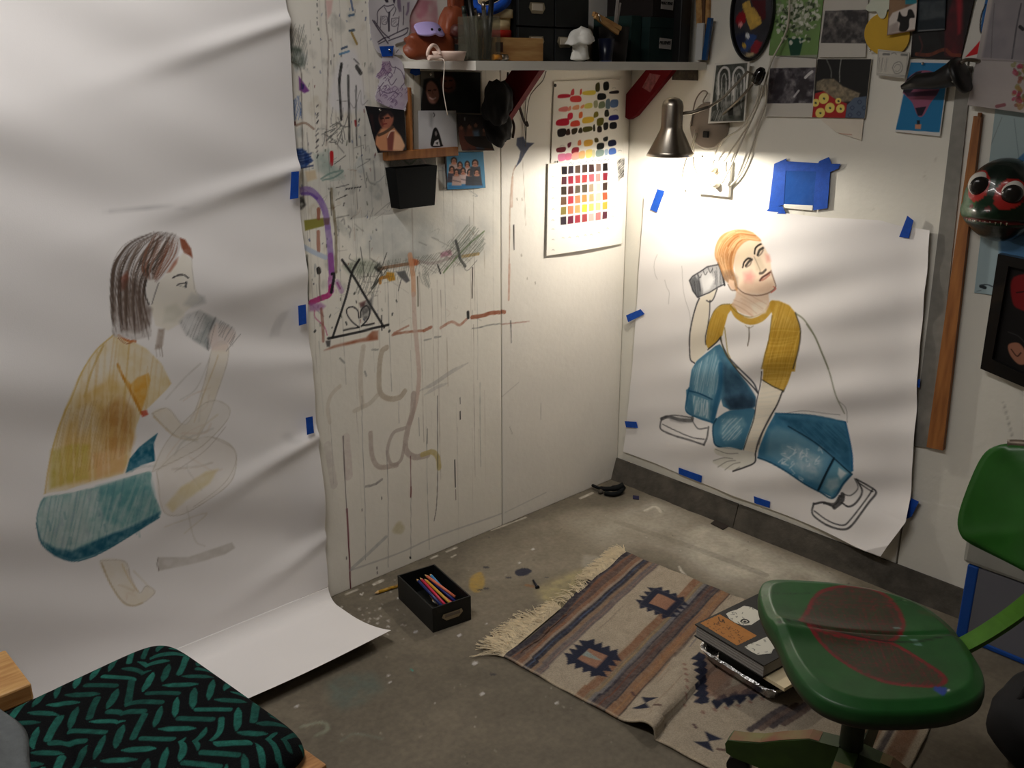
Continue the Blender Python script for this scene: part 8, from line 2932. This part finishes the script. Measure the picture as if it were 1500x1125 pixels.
def posC(u, v):
    a, b = u / CL * 2 - 1, v / CL * 2 - 1
    k = (np.abs(a) ** 9 + np.abs(b) ** 9) ** (1 / 9)
    m_ = np.maximum(np.abs(a), np.abs(b))
    q = np.where(k > 1e-6, m_ / np.maximum(k, 1e-6), 1)
    A_, B_ = a * q, b * q
    d_ = 1 - m_
    z = ZC - .034 * (1 - np.sqrt(np.clip(1 - (1 - np.clip(d_ / .14, 0, 1)) ** 2, 0, 1))) + .006 * (1 - a * a) * (1 - b * b)
    z = z - .008 * np.exp(-((v - .28 - .3 * (u - .2)) / .008) ** 2) * np.clip(u * 3, 0, 1)      # a crease across the cloth
    U_, V_ = (A_ + 1) / 2 * CL, (B_ + 1) / 2 * CL
    x = cO[0] + cd1[0] * U_ + cd2[0] * V_
    y = cO[1] + cd1[1] * U_ + cd2[1] * V_
    return np.stack([x, y, z], 1)


me = cs.mesh('cushion', posC)
bm = bmesh.new()
bm.from_mesh(me)
bmesh.ops.recalc_face_normals(bm, faces=bm.faces)
bm.to_mesh(me)
bm.free()
o = put('cushion', me, M_CLOTH, t)
md = o.modifiers.new('thickness', 'SOLIDIFY')
md.thickness = .022
md.offset = 1
# make sure the padding grows downwards
if me.polygons[len(me.polygons) // 2].normal.z > 0:
    md.offset = -1


def sp(u, v, z):
    return np.array([cO[0] + cd1[0] * u + cd2[0] * v, cO[1] + cd1[1] * u + cd2[1] * v, z])


def sbox(name, u0, u1, v0, v1, z0, z1, m):
    mb = MB()
    mb.prism([sp(u0, v0, z0), sp(u1, v0, z0), sp(u1, v1, z0), sp(u0, v1, z0)], (0, 0, z1 - z0))
    o = mb.build(name, m, t)
    md = o.modifiers.new('soft_edge', 'BEVEL')
    md.width = .004
    md.segments = 2
    return o


M_STOOL = mat('stool_wood', (176, 128, 78), .5, col2=(140, 96, 54), nscale=10, stretch=(2, 12, 2))
sbox('seat_board', -.002, CL + .016, -.002, CL + .006, .376, .424, M_STOOL)
for u0, v0 in ((.01, .01), (CL - .05, .01), (.01, CL - .05), (CL - .05, CL - .05)):
    sbox('leg', u0, u0 + .04, v0, v0 + .04, 0.001, .376, M_STOOL)
# plank of a low bench beside the stool
zb = .43
pc, pf, pl_ = onF(46, 1001, zb), onF(8, 951, zb), onF(0, 1020, zb)
bd1 = (pf - pc)[:2]
bw_ = float(np.linalg.norm(bd1))
bd1 /= bw_
bd2 = np.array([-bd1[1], bd1[0]])
bd2 = bd2 if bd2[0] < 0 else -bd2
t = thing('wooden_bench', 'pale wooden plank bench beside the herringbone stool', 'bench', (pc[0] - .2, pc[1] + .05, 0))


def bq(a, b, z):
    p = pc[:2] + bd1 * a + bd2 * b
    return np.array([p[0], p[1], z])


mb = MB()
mb.prism([bq(0, 0, zb - .036), bq(bw_, 0, zb - .036), bq(bw_, .5, zb - .036), bq(0, .5, zb - .036)], (0, 0, .036))
o = mb.build('plank', M_WOOD, t)
md = o.modifiers.new('soft_edge', 'BEVEL')
md.width = .004
md.segments = 2
for b_ in (.012, .42):
    mb = MB()
    mb.prism([bq(.012, b_, .001), bq(bw_ - .012, b_, .001), bq(bw_ - .012, b_ + .05, .001), bq(.012, b_ + .05, .001)], (0, 0, zb - .037))
    lg = mb.build('leg', mat('dark_steel_leg', (30, 28, 28), .5, .3), t)
    mb = MB()
    mb.lathe([(0, 0), (.004, 0), (.003, .002), (0, .0025)], bq(.0115, b_ + .025, zb - .055), 8, axis=(-bd1[0], -bd1[1], 0))
    mb.build('screw', M_PIN, lg)
# grey cloth thrown over the stool
zc_ = ZC + .008
la, lb_ = onF(-14, 1000, zc_), onF(72, 1150, zc_)
ld = (lb_ - la)[:2]
LL = float(np.linalg.norm(ld))
ld /= LL
lnv = np.array([ld[1], -ld[0]])
lnv = lnv if lnv[0] < 0 else -lnv
P, F = [], []
NA, NB = 40, 28
for i in range(NA + 1):
    for j in range(NB + 1):
        a, b = i / NA, j / NB
        r_ = b * .26
        wob = .010 * math.sin(a * 9) * (1 - b)
        p = la[:2] + ld * (a * LL) + lnv * (r_ + wob)
        z = zc_ + .05 * math.sqrt(min(1, b * 1.6)) + .012 * math.sin(b * 24 + a * 4) * min(1, b * 5) - .03 * max(0, b - .6)
        P.append((p[0], p[1], z))
for i in range(NA):
    for j in range(NB):
        a_ = i * (NB + 1) + j
        F.append((a_, a_ + 1, a_ + NB + 2, a_ + NB + 1))
me = bpy.data.meshes.new('grey_cloth')
me.from_pydata(P, [], F)
me.polygons.foreach_set('use_smooth', np.ones(len(F), bool))
o = put('grey_cloth', me, mat('grey_fleece', (92, 96, 98), .9, noise=.15, nscale=60, bump=.3, bscale=200))
o.modifiers.new('thickness', 'SOLIDIFY').thickness = .006
tag(o, 'grey cloth thrown over the herringbone stool cushion', 'cloth')
